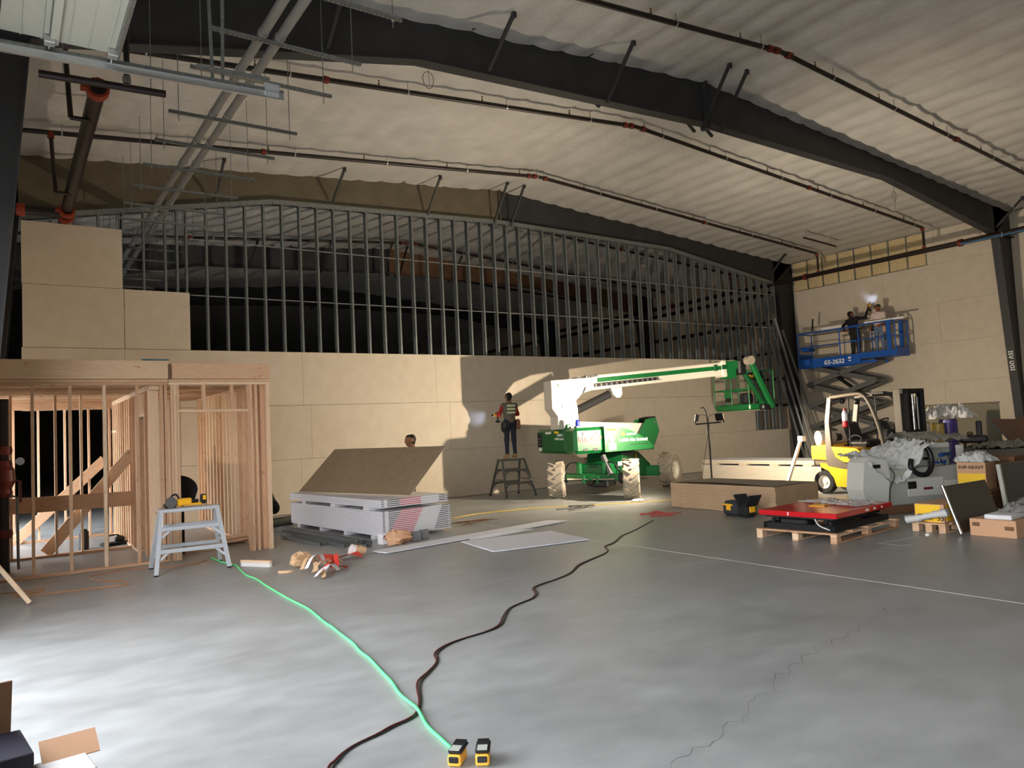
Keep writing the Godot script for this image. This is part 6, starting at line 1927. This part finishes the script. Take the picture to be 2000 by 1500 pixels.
	var sc := thing("paper_scrap", "small white paper scrap on the floor beside the small pallet", "paper", Vector3(10.15, 0, -5.32))
	var scm := MB.new()
	scm.ball(Vector3(0, 0.025, 0), Vector3(0.04, 0.025, 0.03), 8)
	part(sc, "paper", scm, M.white_strap)

	# brown plywood leaning at the edge of the view
	var pw := thing("plywood_sheet", "dark brown plywood sheet standing at the far edge of the goods", "plywood", Vector3(17.05, 0, -7.50))
	var pm1 := MB.new()
	pm1.prism(PackedVector2Array([Vector2(0, 1.43), Vector2(0.48, 1.40), Vector2(0.88, 1.56), Vector2(2.2, 2.05), Vector2(2.2, 0.0), Vector2(1.0, 0.0), Vector2(0.61, 0.6)]), -0.012, 0.012, Transform3D(Basis(Vector3(0.387, 0, 0.922), Vector3.UP, Vector3(-0.922, 0, 0.387)), Vector3.ZERO))
	part(pw, "sheet", pm1, M.plywood)
	bar_part(pw, "edge_bar", M.black, Vector3(-0.02, 1.46, 0.0), Vector3(0.40, 0.02, 0.95), 0.03, 0.03)
	# dark vise stand
	var vs := thing("pipe_stand", "black pipe stand with a vise in front of the tall grey crate", "stand", Vector3(16.62, 0, -7.62), -1.0)
	bx(vs, "vise", M.black, Vector3(0, 1.03, 0), Vector3(0.50, 0.16, 0.26), 0.04)
	bx(vs, "vise_jaw", M.black, Vector3(0.12, 1.20, 0), Vector3(0.10, 0.40, 0.12), 0.02)
	tube_part(vs, "post", M.black, [Vector3(0.10, 0, 0), Vector3(0.10, 1.0, 0)], 0.035, 8)
	tube_part(vs, "post", M.black, [Vector3(-0.15, 0, 0), Vector3(-0.15, 1.0, 0)], 0.025, 8)
	tube_part(vs, "strut", M.black, [Vector3(0.10, 0.55, 0), Vector3(0.45, 0.9, 0.1)], 0.02, 6)
	var cap := MB.new()
	cap.ball(Vector3(-0.05, 1.14, 0.0), Vector3(0.06, 0.05, 0.06), 8)
	part(vs, "handle_cap", cap, M.rust)
	# crate wall and clutter wrapped in film behind the forklift
	var cr := thing("grey_crate", "tall grey board crate standing behind the wrapped drums", "crate", Vector3(19.0, 0, -9.1), -0.9)
	bx(cr, "side", pm(Color8(118, 112, 94), 0.8), Vector3(0, 0.88, 0), Vector3(1.7, 1.76, 0.9), 0.01)
	bx(cr, "lid", pm(Color8(104, 98, 82), 0.8), Vector3(0, 1.775, 0), Vector3(1.74, 0.03, 0.94), 0.004)
	var cl := [["blue plastic drum wrapped in film beside the forklift mast", Color8(52, 56, 120), Vector3(16.9, 0, -8.95), 0.23, 1.62], ["purple canister in the film wrapped clutter", Color8(84, 70, 140), Vector3(17.35, 0, -8.45), 0.19, 1.42], ["pale yellow tub in the film wrapped clutter", Color8(206, 178, 90), Vector3(17.0, 0, -8.50), 0.13, 1.35], ["white pail in the film wrapped clutter", Color8(206, 200, 190), Vector3(16.62, 0, -8.60), 0.12, 1.38]]
	for q in cl:
		var dr := thing("drum", q[0], "drum", q[2])
		var dm := MB.new()
		var r: float = q[3]
		var hh: float = q[4]
		dm.lathe([Vector2(0, 0), Vector2(r, 0), Vector2(r, hh * 0.3), Vector2(r + 0.012, hh * 0.32), Vector2(r, hh * 0.34), Vector2(r, hh * 0.66), Vector2(r + 0.012, hh * 0.68), Vector2(r, hh * 0.70), Vector2(r * 0.96, hh), Vector2(0, hh)], 18)
		part(dr, "body", dm, pm(q[1], 0.35))
		var lm := MB.new()
		lm.lathe([Vector2(0, hh), Vector2(r * 0.9, hh), Vector2(r * 0.9, hh + 0.03), Vector2(0, hh + 0.03)], 18)
		part(dr, "lid", lm, pm(q[1].darkened(0.3), 0.4))
	var wf := thing("stretch_film", "cloudy stretch film bunched over the drums behind the forklift", "film", Vector3(17.35, 1.46, -8.45), -0.9)
	crumple(wf, "film", Vector3(0, 0.0, 0), Vector3(1.1, 0.25, 0.6), 0.14, 83, M.plastic)


func pf_noise(p: Vector3) -> float:
	return sin(p.x * 61.0 + p.z * 37.0) * cos(p.y * 53.0 - p.z * 71.0)


# a crumpled lump with flat facets that rests on the floor
func wad(r: Vector3, seed_: int, rough: float) -> MB:
	var q := RandomNumberGenerator.new()
	q.seed = seed_
	var rows := []
	for y in 9:
		var f := PI * y / 8.0
		var row := []
		for x in 12:
			var g := TAU * (x + 0.5 * (y % 2)) / 12.0
			var k := 1.0 + q.randf_range(-rough, rough * 0.6) * (0.0 if y == 0 or y == 8 else 1.0)
			var p := Vector3(sin(f) * cos(g), cos(f), sin(f) * sin(g)) * r * k
			p.y = maxf(p.y + r.y * 0.85, 0.0)
			row.append(p)
		rows.append(row)
	var mb := MB.new()
	for y in 8:
		for x in 12:
			var a: Vector3 = rows[y][x]
			var b: Vector3 = rows[y][(x + 1) % 12]
			var c: Vector3 = rows[y + 1][x]
			var d: Vector3 = rows[y + 1][(x + 1) % 12]
			var h := (a + b + c + d) * 0.25 - Vector3(0, r.y * 0.85, 0)
			if y > 0:
				mb.tri(a, b, c, h)
			if y < 7:
				mb.tri(b, d, c, h)
	return mb


# ---------------------------------------------------------------- people: tapered limbs joined in one smooth surface
func net(mb: MB, bones: Array, cell: float, k: float):
	var lo := Vector3(1e9, 1e9, 1e9)
	var hi := -lo
	for b in bones:
		for e in 2:
			var r: float = b[2 + e] + cell * 3.0
			var p: Vector3 = b[e]
			lo = lo.min(p - Vector3(r, r, r))
			hi = hi.max(p + Vector3(r, r, r))
	var nx := int((hi.x - lo.x) / cell) + 2
	var ny := int((hi.y - lo.y) / cell) + 2
	var nz := int((hi.z - lo.z) / cell) + 2
	var sum := PackedFloat32Array()
	sum.resize(nx * ny * nz)
	var best := PackedFloat32Array()
	best.resize(nx * ny * nz)
	best.fill(9.0)
	var who := PackedByteArray()
	who.resize(nx * ny * nz)
	for bi in bones.size():
		var b: Array = bones[bi]
		var a: Vector3 = b[0]
		var c: Vector3 = b[1]
		var ra: float = b[2]
		var rb: float = b[3]
		var m := maxf(ra, rb) + k * 5.0 + cell
		var l := ((a.min(c) - Vector3(m, m, m)) - lo) / cell
		var h := ((a.max(c) + Vector3(m, m, m)) - lo) / cell
		var ac := c - a
		var inv := 1.0 / maxf(ac.length_squared(), 1e-9)
		for z in range(maxi(int(l.z), 0), mini(int(h.z) + 1, nz)):
			for y in range(maxi(int(l.y), 0), mini(int(h.y) + 1, ny)):
				var o := (z * ny + y) * nx
				for x in range(maxi(int(l.x), 0), mini(int(h.x) + 1, nx)):
					var p := lo + Vector3(x, y, z) * cell - a
					var t := clampf(p.dot(ac) * inv, 0.0, 1.0)
					var d := (p - ac * t).length() - lerpf(ra, rb, t)
					sum[o + x] += exp(-d / k)
					if d < best[o + x]:
						best[o + x] = d
						who[o + x] = bi
	var at := {}
	var nxy := nx * ny
	for z in nz - 1:
		for y in ny - 1:
			for x in nx - 1:
				var o := z * nxy + y * nx + x
				var ins := 0
				var offs := [o, o + 1, o + nx, o + nx + 1, o + nxy, o + nxy + 1, o + nxy + nx, o + nxy + nx + 1]
				if best[o] > cell * 4.0 + k * 3.0:
					continue
				for q in 8:
					if sum[offs[q]] > 1.0:
						ins |= 1 << q
				if ins == 0 or ins == 255:
					continue
				var acc := Vector3.ZERO
				var cnt := 0
				for ed in [[0, 1], [2, 3], [4, 5], [6, 7], [0, 2], [1, 3], [4, 6], [5, 7], [0, 4], [1, 5], [2, 6], [3, 7]]:
					var s0: bool = ins & (1 << ed[0])
					var s1: bool = ins & (1 << ed[1])
					if s0 != s1:
						var d0 := -k * log(maxf(sum[offs[ed[0]]], 1e-9))
						var d1 := -k * log(maxf(sum[offs[ed[1]]], 1e-9))
						var t := clampf(d0 / (d0 - d1), 0.0, 1.0)
						var c0 := Vector3(ed[0] & 1, (ed[0] >> 1) & 1, ed[0] >> 2)
						var c1 := Vector3(ed[1] & 1, (ed[1] >> 1) & 1, ed[1] >> 2)
						acc += c0.lerp(c1, t)
						cnt += 1
				var gr := Vector3(
					log(maxf(sum[o], 1e-9)) - log(maxf(sum[o + 1], 1e-9)) + log(maxf(sum[o + nx + nxy], 1e-9)) - log(maxf(sum[o + 1 + nx + nxy], 1e-9)),
					log(maxf(sum[o], 1e-9)) - log(maxf(sum[o + nx], 1e-9)) + log(maxf(sum[o + 1 + nxy], 1e-9)) - log(maxf(sum[o + 1 + nx + nxy], 1e-9)),
					log(maxf(sum[o], 1e-9)) - log(maxf(sum[o + nxy], 1e-9)) + log(maxf(sum[o + 1 + nx], 1e-9)) - log(maxf(sum[o + 1 + nx + nxy], 1e-9)))
				at[o] = mb.v.size()
				mb.col = bones[who[o]][4]
				mb.vert(lo + (Vector3(x, y, z) + acc / cnt) * cell, gr.normalized())
	for o: int in at:
		var x := o % nx
		var y := (o / nx) % ny
		var z := o / nxy
		for e in 3:
			var st: int = [1, nx, nxy][e]
			var u: int = [nx, nxy, 1][e]
			var w: int = [nxy, 1, nx][e]
			if [y, z, x][e] < 1 or [z, x, y][e] < 1:
				continue
			var s0 := sum[o] > 1.0
			var s1 := sum[o + st] > 1.0
			if s0 == s1:
				continue
			if not (at.has(o - u) and at.has(o - w) and at.has(o - u - w)):
				continue
			var q := [at[o], at[o - u], at[o - u - w], at[o - w]]
			if s0:
				mb.i.append_array(PackedInt32Array([q[0], q[2], q[1], q[0], q[3], q[2]]))
			else:
				mb.i.append_array(PackedInt32Array([q[0], q[1], q[2], q[0], q[2], q[3]]))


func hand_bones(w: Vector3, dir: Vector3, palm: Vector3, s: float, skin: Color, curl: float) -> Array:
	# w wrist, dir along the hand, palm: where the palm faces, s: +1 thumb on the side of dir x palm
	var o := []
	var side := dir.cross(palm).normalized() * s
	o.append([w, w + dir * 0.05, 0.026, 0.028, skin])
	for k in 4:
		var off := side * (0.030 - 0.020 * k)
		o.append([w + dir * 0.03 + off * 0.6, w + dir * 0.085 + off, 0.014, 0.012, skin])
		var l: float = [0.040, 0.045, 0.042, 0.034][k]
		var p0 := w + dir * 0.085 + off
		var d1 := (dir * cos(curl * 0.6) + palm * sin(curl * 0.6)).normalized()
		var p1 := p0 + d1 * l
		var d2 := (dir * cos(curl * 1.5) + palm * sin(curl * 1.5)).normalized()
		o.append([p0, p1, 0.0098, 0.0088, skin])
		o.append([p1, p1 + d2 * l * 0.85, 0.0088, 0.0075, skin])
	var t0 := w + dir * 0.025 + side * 0.026
	var t1 := t0 + (dir * 0.6 + side * 0.7 + palm * 0.35).normalized() * 0.042
	o.append([t0, t1, 0.0135, 0.0105, skin])
	o.append([t1, t1 + (dir * 0.9 + palm * 0.5).normalized() * 0.032, 0.0105, 0.009, skin])
	return o


func head_bones(c: Vector3, f: Vector3, up: Vector3, skin: Color, hair: Color) -> Array:
	# c: centre of the skull, f: where the face looks
	var r := f.cross(up).normalized()
	var o := []
	o.append([c + up * 0.02 - f * 0.022, c + up * 0.015 + f * 0.022, 0.082, 0.078, skin])
	o.append([c - up * 0.04 + f * 0.03, c - up * 0.085 + f * 0.052, 0.058, 0.036, skin])
	o.append([c + f * 0.092 + up * 0.005, c + f * 0.108 - up * 0.028, 0.009, 0.014, skin])
	o.append([c + f * 0.088 - up * 0.058 - r * 0.018, c + f * 0.088 - up * 0.058 + r * 0.018, 0.010, 0.010, skin.darkened(0.25)])
	for s: float in [-1.0, 1.0]:
		o.append([c + r * (0.083 * s) + up * 0.015, c + r * (0.088 * s) - up * 0.02, 0.014, 0.011, skin.darkened(0.1)])
		o.append([c + f * 0.086 + r * (0.030 * s) + up * 0.008, c + f * 0.087 + r * (0.034 * s) + up * 0.008, 0.0085, 0.0085, Color(0.02, 0.015, 0.012)])
		o.append([c + f * 0.092 + r * (0.02 * s) + up * 0.030, c + f * 0.084 + r * (0.045 * s) + up * 0.030, 0.007, 0.006, hair])
	o.append([c + up * 0.045 - f * 0.03, c + up * 0.055 + f * 0.03, 0.078, 0.058, hair])
	o.append([c - f * 0.045 + up * 0.01, c - f * 0.05 - up * 0.05, 0.070, 0.048, hair])
	return o


func add_person(label: String, at: Vector3, turn: float, j: Dictionary, c: Dictionary, grip_l := 1.0, grip_r := 1.0) -> Node3D:
	var o := thing("person", label, "person", at, turn)
	var mb := MB.new()
	mb.tint = true
	var b := []
	var top: Color = c.top
	var sl: Color = c.sleeve
	var pn: Color = c.pants
	b.append([j.pelvis + Vector3(-0.06, 0, 0), j.pelvis + Vector3(0.06, 0, 0), 0.115, 0.115, pn])
	b.append([j.pelvis + Vector3(0, 0.05, 0), j.waist, 0.125, 0.120, top])
	b.append([j.waist + Vector3(-0.05, 0, 0), j.chest + Vector3(-0.07, 0, 0), 0.100, 0.110, top])
	b.append([j.waist + Vector3(0.05, 0, 0), j.chest + Vector3(0.07, 0, 0), 0.100, 0.110, top])
	b.append([j.shl, j.shr, 0.062, 0.062, top])
	b.append([j.chest + Vector3(0, 0.06, 0), j.neck, 0.085, 0.055, top])
	b.append([j.neck, j.head - j.up * 0.06, 0.055, 0.052, c.skin])
	for s in ["l", "r"]:
		b.append([j["sh" + s], j["el" + s], 0.058, 0.045, sl])
		b.append([j["el" + s], j["wr" + s], 0.044, 0.031, c.get("forearm", sl)])
		b.append([j["hp" + s], j["kn" + s], 0.088, 0.060, pn])
		b.append([j["kn" + s], j["an" + s], 0.060, 0.044, pn])
		b.append([j["an" + s] + Vector3(0, -0.035, -0.02), j["to" + s], 0.045, 0.036, c.shoe])
	net(mb, b, 0.016, 0.016)
	net(mb, head_bones(j.head, j.face, j.up, c.skin, c.hair), 0.0085, 0.008)
	for s in ["l", "r"]:
		var d: Vector3 = (j["wr" + s] - j["el" + s]).normalized()
		var palm: Vector3 = j.get("palm" + s, Vector3.DOWN)
		palm = (palm - d * palm.dot(d)).normalized()
		net(mb, hand_bones(j["wr" + s], d, palm, 1.0 if s == "l" else -1.0, c.skin, grip_l if s == "l" else grip_r), 0.006, 0.004)
	var m := pm(Color(1, 1, 1), 0.8)
	m.vertex_color_use_as_albedo = true
	part(o, "body", mb, m)
	return o


func stance() -> Dictionary:
	# relaxed standing figure, 1.68 m, facing +z
	return {
		"pelvis": Vector3(0, 0.90, 0), "waist": Vector3(0, 1.06, 0.0), "chest": Vector3(0, 1.25, 0.0), "neck": Vector3(0, 1.41, -0.01), "head": Vector3(0, 1.555, 0.02), "face": Vector3(0, 0, 1), "up": Vector3.UP,
		"shl": Vector3(0.165, 1.345, 0), "shr": Vector3(-0.165, 1.345, 0), "ell": Vector3(0.23, 1.08, -0.02), "elr": Vector3(-0.23, 1.08, -0.02), "wrl": Vector3(0.23, 0.85, 0.06), "wrr": Vector3(-0.23, 0.85, 0.06),
		"hpl": Vector3(0.085, 0.88, 0), "hpr": Vector3(-0.085, 0.88, 0), "knl": Vector3(0.10, 0.47, 0.02), "knr": Vector3(-0.10, 0.47, 0.02), "anl": Vector3(0.11, 0.09, 0), "anr": Vector3(-0.11, 0.09, 0), "tol": Vector3(0.12, 0.040, 0.15), "tor": Vector3(-0.12, 0.040, 0.15),
		"palml": Vector3(-1, 0, 0), "palmr": Vector3(1, 0, 0)}


func lin(r: int, g: int, b: int) -> Color:
	return Color8(r, g, b).srgb_to_linear()


func tool_light(o: Node, at: Vector3, aim: Vector3, e: float):
	# small work LED of a screw gun
	var g := pm(Color(0.8, 0.88, 1.0), 0.4)
	g.emission_enabled = true
	g.emission = Color(0.75, 0.85, 1.0)
	g.emission_energy_multiplier = 3.0
	bx(o, "led_lens", g, at, Vector3(0.015, 0.015, 0.006), 0.0, Basis.looking_at(aim, Vector3.UP))
	var l := SpotLight3D.new()
	l.name = "led_light"
	l.light_color = Color(0.72, 0.80, 1.0)
	l.light_energy = e
	l.light_size = 0.01
	l.spot_range = 30.0
	l.spot_attenuation = 2.0
	l.spot_angle = 34.0
	l.spot_angle_attenuation = 0.9
	l.shadow_enabled = true
	o.add_child(l)
	l.transform = Transform3D(Basis.looking_at(aim, Vector3.UP), at + aim * 0.01)


func screw_gun(label: String, at: Vector3, aim: Vector3, e: float):
	var o := thing("screw_gun", label, "power tool", at)
	var b := Basis.looking_at(aim, Vector3.UP)
	var k := Node3D.new()
	bx(o, "body", M.yellow, Vector3.ZERO, Vector3(0.06, 0.075, 0.17), 0.015, b)
	bx(o, "nose", M.black, aim * 0.12, Vector3(0.04, 0.045, 0.09), 0.01, b)
	bx(o, "grip", M.black, -aim * 0.03 + Vector3(0, -0.085, 0), Vector3(0.035, 0.13, 0.045), 0.012, b)
	bx(o, "battery", M.blackmatt, -aim * 0.03 + Vector3(0, -0.165, 0), Vector3(0.07, 0.05, 0.11), 0.01, b)
	tool_light(o, aim * 0.10 + Vector3(0, -0.03, 0), aim, e)
	k.free()


func build_people():
	# 1 man on the platform, back to us, screwing a sheet on
	var j := stance()
	j.merge({"elr": Vector3(-0.26, 1.12, 0.06), "wrr": Vector3(-0.14, 1.10, 0.26), "ell": Vector3(0.27, 1.10, 0.08), "wrl": Vector3(0.20, 1.16, 0.30), "palml": Vector3(-0.3, -0.8, 0), "palmr": Vector3(0.5, -0.6, 0)}, true)
	var p := add_person("man in grey vest with reflective stripes standing on the platform, back turned", Vector3(10.72, 0.945, -15.98), PI - 0.15, j,
		{"top": lin(96, 92, 84), "sleeve": lin(150, 34, 26), "pants": lin(30, 34, 48), "shoe": lin(166, 130, 84), "skin": lin(120, 84, 62), "hair": lin(20, 16, 14)})
	for y: float in [1.335, 1.25, 1.16]:
		bx(p, "reflective_stripe", pm(Color8(206, 214, 170), 0.5), Vector3(0, y, -0.118), Vector3(0.23, 0.05, 0.012), 0.004)
	bx(p, "tool_pouch", M.carton_dark, Vector3(-0.20, 0.86, -0.05), Vector3(0.10, 0.26, 0.18), 0.04)
	bx(p, "tool_pouch", M.blackmatt, Vector3(0.20, 0.80, -0.05), Vector3(0.11, 0.28, 0.20), 0.05)
	bx(p, "belt", M.carton_dark, Vector3(0, 0.975, 0), Vector3(0.27, 0.05, 0.25), 0.08)
	screw_gun("yellow screw gun held to the partition by the man on the platform", Vector3(10.60, 2.06, -16.40), Vector3(-0.35, 0.05, -0.94).normalized(), 0.22)

	# 2 man behind the tilted sheet, seen in profile
	j = stance()
	j.merge({"ell": Vector3(0.24, 1.14, 0.16), "wrl": Vector3(0.22, 1.33, 0.40), "elr": Vector3(-0.24, 1.10, 0.14), "wrr": Vector3(-0.34, 1.12, 0.36), "face": Vector3(0.05, 0, 0.998), "palml": Vector3(0, -1, 0.2)}, true)
	add_person("dark haired man holding the tilted sheet, only head and fingers showing above it", Vector3(6.80, 0, -13.72), -2.05, j,
		{"top": lin(58, 54, 60), "sleeve": lin(58, 54, 60), "pants": lin(40, 42, 50), "shoe": lin(60, 50, 40), "skin": lin(132, 90, 66), "hair": lin(18, 14, 12)}, 1.4, 1.0)

	# 3 person crouching behind the timber corner
	j = stance()
	j.merge({"pelvis": Vector3(0, 0.30, -0.12), "waist": Vector3(0, 0.44, -0.05), "chest": Vector3(0, 0.60, 0.04), "neck": Vector3(0, 0.74, 0.10), "head": Vector3(0, 0.86, 0.17), "shl": Vector3(0.165, 0.68, 0.06), "shr": Vector3(-0.165, 0.68, 0.06),
		"ell": Vector3(0.24, 0.48, 0.22), "elr": Vector3(-0.24, 0.48, 0.22), "wrl": Vector3(0.16, 0.36, 0.40), "wrr": Vector3(-0.16, 0.36, 0.40), "hpl": Vector3(0.10, 0.30, -0.08), "hpr": Vector3(-0.10, 0.30, -0.08), "knl": Vector3(0.17, 0.48, 0.26), "knr": Vector3(-0.17, 0.48, 0.26), "anl": Vector3(0.15, 0.09, 0.05), "anr": Vector3(-0.15, 0.09, 0.05), "tol": Vector3(0.17, 0.04, 0.20), "tor": Vector3(-0.17, 0.04, 0.20)}, true)
	p = add_person("crouching worker in dark clothes and grey cap peeking past the timber corner", Vector3(4.44, 0, -15.62), -PI / 2 + 0.3, j,
		{"top": lin(20, 20, 22), "sleeve": lin(20, 20, 22), "pants": lin(26, 26, 30), "shoe": lin(40, 34, 30), "skin": lin(90, 62, 46), "hair": lin(18, 14, 12)})
	var hb := MB.new()
	hb.ball(Vector3(0, 0.905, 0.165), Vector3(0.098, 0.085, 0.108), 14)
	part(p, "cap", hb, pm(Color8(110, 106, 108), 0.8))

	# 4 man in black on the scissor lift, arm raised to the wall
	j = stance()
	j.merge({"chest": Vector3(0.10, 1.24, 0.08), "waist": Vector3(0.05, 1.06, 0.02), "neck": Vector3(0.15, 1.39, 0.12), "head": Vector3(0.20, 1.52, 0.17), "shl": Vector3(0.27, 1.30, 0.08), "shr": Vector3(-0.04, 1.36, 0.10), "face": Vector3(-0.2, 0.25, 0.95).normalized(),
		"elr": Vector3(-0.24, 1.36, 0.30), "wrr": Vector3(-0.27, 1.68, 0.44), "ell": Vector3(0.45, 1.14, 0.06), "wrl": Vector3(0.52, 1.06, 0.26), "palmr": Vector3(0.6, 0.2, 0.3)}, true)
	add_person("man in black clothes on the scissor lift reaching up to the wall", Vector3(23.47, 3.46, -14.18), PI / 2, j,
		{"top": lin(22, 21, 22), "sleeve": lin(22, 21, 22), "pants": lin(34, 30, 26), "shoe": lin(50, 44, 36), "skin": lin(130, 76, 48), "hair": lin(12, 10, 10)})
	screw_gun("screw gun with bright work light in the raised hand on the scissor lift", Vector3(23.97, 5.25, -13.88), Vector3(0.72, 0.62, -0.3).normalized(), 0.5)

	# 5 man in white shirt and cap on the scissor lift
	j = stance()
	j.merge({"ell": Vector3(0.24, 1.08, 0.04), "wrl": Vector3(0.14, 0.98, 0.22), "elr": Vector3(-0.25, 1.08, 0.0), "wrr": Vector3(-0.22, 0.90, 0.14)}, true)
	p = add_person("man in white shirt, dark cap and jeans standing on the scissor lift", Vector3(23.5, 3.487, -13.34), -PI / 2 + 0.1, j,
		{"top": lin(216, 196, 188), "sleeve": lin(216, 196, 188), "forearm": lin(140, 84, 56), "pants": lin(96, 112, 140), "shoe": lin(60, 56, 52), "skin": lin(140, 84, 56), "hair": lin(14, 12, 12)})
	var cb := MB.new()
	cb.ball(Vector3(0, 1.605, 0.012), Vector3(0.096, 0.07, 0.108), 14)
	part(p, "cap", cb, M.blackmatt)
	var vb := MB.new()
	vb.ball(Vector3(0, 1.600, 0.115), Vector3(0.075, 0.012, 0.065), 12)
	part(p, "cap_visor", vb, M.blackmatt)
	bx(p, "cap_badge", M.ink_white, Vector3(0, 1.625, 0.116), Vector3(0.035, 0.02, 0.006))
	bx(p, "tool_pouch", M.carton, Vector3(0.19, 0.84, 0.06), Vector3(0.10, 0.22, 0.16), 0.04)
	bx(p, "tool_pouch", M.blackmatt, Vector3(-0.20, 0.90, 0.04), Vector3(0.08, 0.16, 0.14), 0.03)


# ---------------------------------------------------------------- work light on its stand
func build_lamp():
	var o := thing("work_light", "black twin-head work light on a slim stand behind the brown board stack", "work light", Vector3(12.42, 0, -10.95))
	tube_part(o, "pole", M.black, [Vector3(0, 0.05, 0), Vector3(0, 1.2, 0)], 0.018, 10)
	tube_part(o, "pole", M.black, [Vector3(0, 1.1, 0), Vector3(-0.02, 1.62, 0)], 0.014, 10)
	for k in 3:
		var f := TAU * k / 3 + 0.4
		var d := Vector3(cos(f), 0, sin(f))
		bar_part(o, "leg", M.black, Vector3(0, 0.45, 0) + d * 0.02, d * 0.42 + Vector3(0, 0.012, 0), 0.02, 0.012)
	var right := Vector3(0.828, 0, 0.5585)
	bar_part(o, "crossbar", M.black, right * -0.27 + Vector3(0, 1.60, 0), right * 0.27 + Vector3(0, 1.62, 0), 0.03, 0.03)
	tube_part(o, "hook", M.black, smooth([Vector3(-0.02, 1.6, 0), Vector3(-0.05, 1.85, 0), right * -0.09 + Vector3(0, 1.95, 0), right * -0.14 + Vector3(0, 1.93, 0)], 4), 0.010, 6)
	for s: float in [-1.0, 1.0]:
		var aim := Vector3(-0.67, 0.18, -0.72).normalized() if s < 0 else Vector3(0.97, 0.22, 0.08).normalized()
		var b := Basis.looking_at(aim, Vector3.UP)
		var at := right * (0.25 * s) + Vector3(0, 1.735, 0)
		var head := bx(o, "lamp_head", M.black, at, Vector3(0.19, 0.16, 0.05), 0.012, b)
		for k in 7:
			bx(head, "cooling_fin", M.black, Vector3(-0.075 + k * 0.025, 0, 0.036), Vector3(0.006, 0.14, 0.03))
		var glow := pm(Color(1, 0.93, 0.8), 0.4)
		glow.emission_enabled = true
		glow.emission = Color(1.0, 0.84, 0.62)
		glow.emission_energy_multiplier = 6.0
		bx(head, "lens", glow, Vector3(0, 0, -0.026), Vector3(0.165, 0.13, 0.004))
		for g in [-1, 1]:
			bx(head, "yoke", M.black, Vector3(0.085 * g, -0.07, 0.0), Vector3(0.012, 0.12, 0.02))
		tube_part(o, "cable", M.cord_black, smooth([at + Vector3(0, 0, 0.02), right * (0.13 * s) + Vector3(0, 1.80, 0), Vector3(0, 1.72, 0), Vector3(0.01, 1.5, 0.01)], 5), 0.005, 5)
		var l := SpotLight3D.new()
		l.name = "lamp_light"
		l.light_color = Color(1.0, 0.925, 0.82)
		l.light_energy = 44.0 if s < 0 else 38.0
		l.light_size = 0.035
		l.spot_range = 60.0
		l.spot_attenuation = 2.0
		l.spot_angle = 88.0
		l.spot_angle_attenuation = 1.0
		l.shadow_enabled = true
		o.add_child(l)
		l.transform = Transform3D(b, at + aim * 0.06)
	tube_part(o, "cable", M.cord_black, smooth([Vector3(0.01, 1.5, 0.01), right * -0.1 + Vector3(0, 1.0, 0), right * -0.22 + Vector3(0, 0.4, 0), right * -0.3 + Vector3(0, 0.02, 0)], 6), 0.006, 6)


func _ready():
	rng.seed = 20
	# camera
	var cam := Camera3D.new()
	cam.name = "camera"
	add_child(cam)
	cam.transform = Transform3D(Basis(Vector3(0.82812616, -0.04737503, 0.55853618), Vector3(0.00587897, 0.99710134, 0.07585753), Vector3(-0.56051093, -0.05953599, 0.82600422)), Vector3(0, 1.687, 0))
	cam.fov = 54.06
	cam.near = 0.05
	cam.far = 400.0
	cam.current = true
	# overcast daylight, entering only by the open loading doors
	var env := Environment.new()
	var sky := Sky.new()
	var sm := ProceduralSkyMaterial.new()
	sm.sky_top_color = Color(0.93, 0.95, 1.0)
	sm.sky_horizon_color = Color(1.0, 0.99, 0.97)
	sm.ground_bottom_color = Color(0.30, 0.30, 0.30)
	sm.ground_horizon_color = Color(0.6, 0.6, 0.6)
	sky.sky_material = sm
	env.background_mode = Environment.BG_SKY
	env.sky = sky
	env.background_energy_multiplier = 12.0
	env.ambient_light_source = Environment.AMBIENT_SOURCE_SKY
	env.tonemap_mode = Environment.TONE_MAPPER_LINEAR
	env.tonemap_exposure = 1.0
	env.sdfgi_enabled = true
	env.ssao_enabled = true
	env.ssil_enabled = true
	var we := WorldEnvironment.new()
	we.name = "world_environment"
	we.environment = env
	add_child(we)

	make_materials()
	build_shell()
	build_frames()
	build_partition()
	build_timber_room()
	build_overhead()
	build_boom_lift()
	build_scissor()
	build_forklift()
	build_stacks()
	build_floor_items()
	build_goods()
	build_people()
	build_lamp()
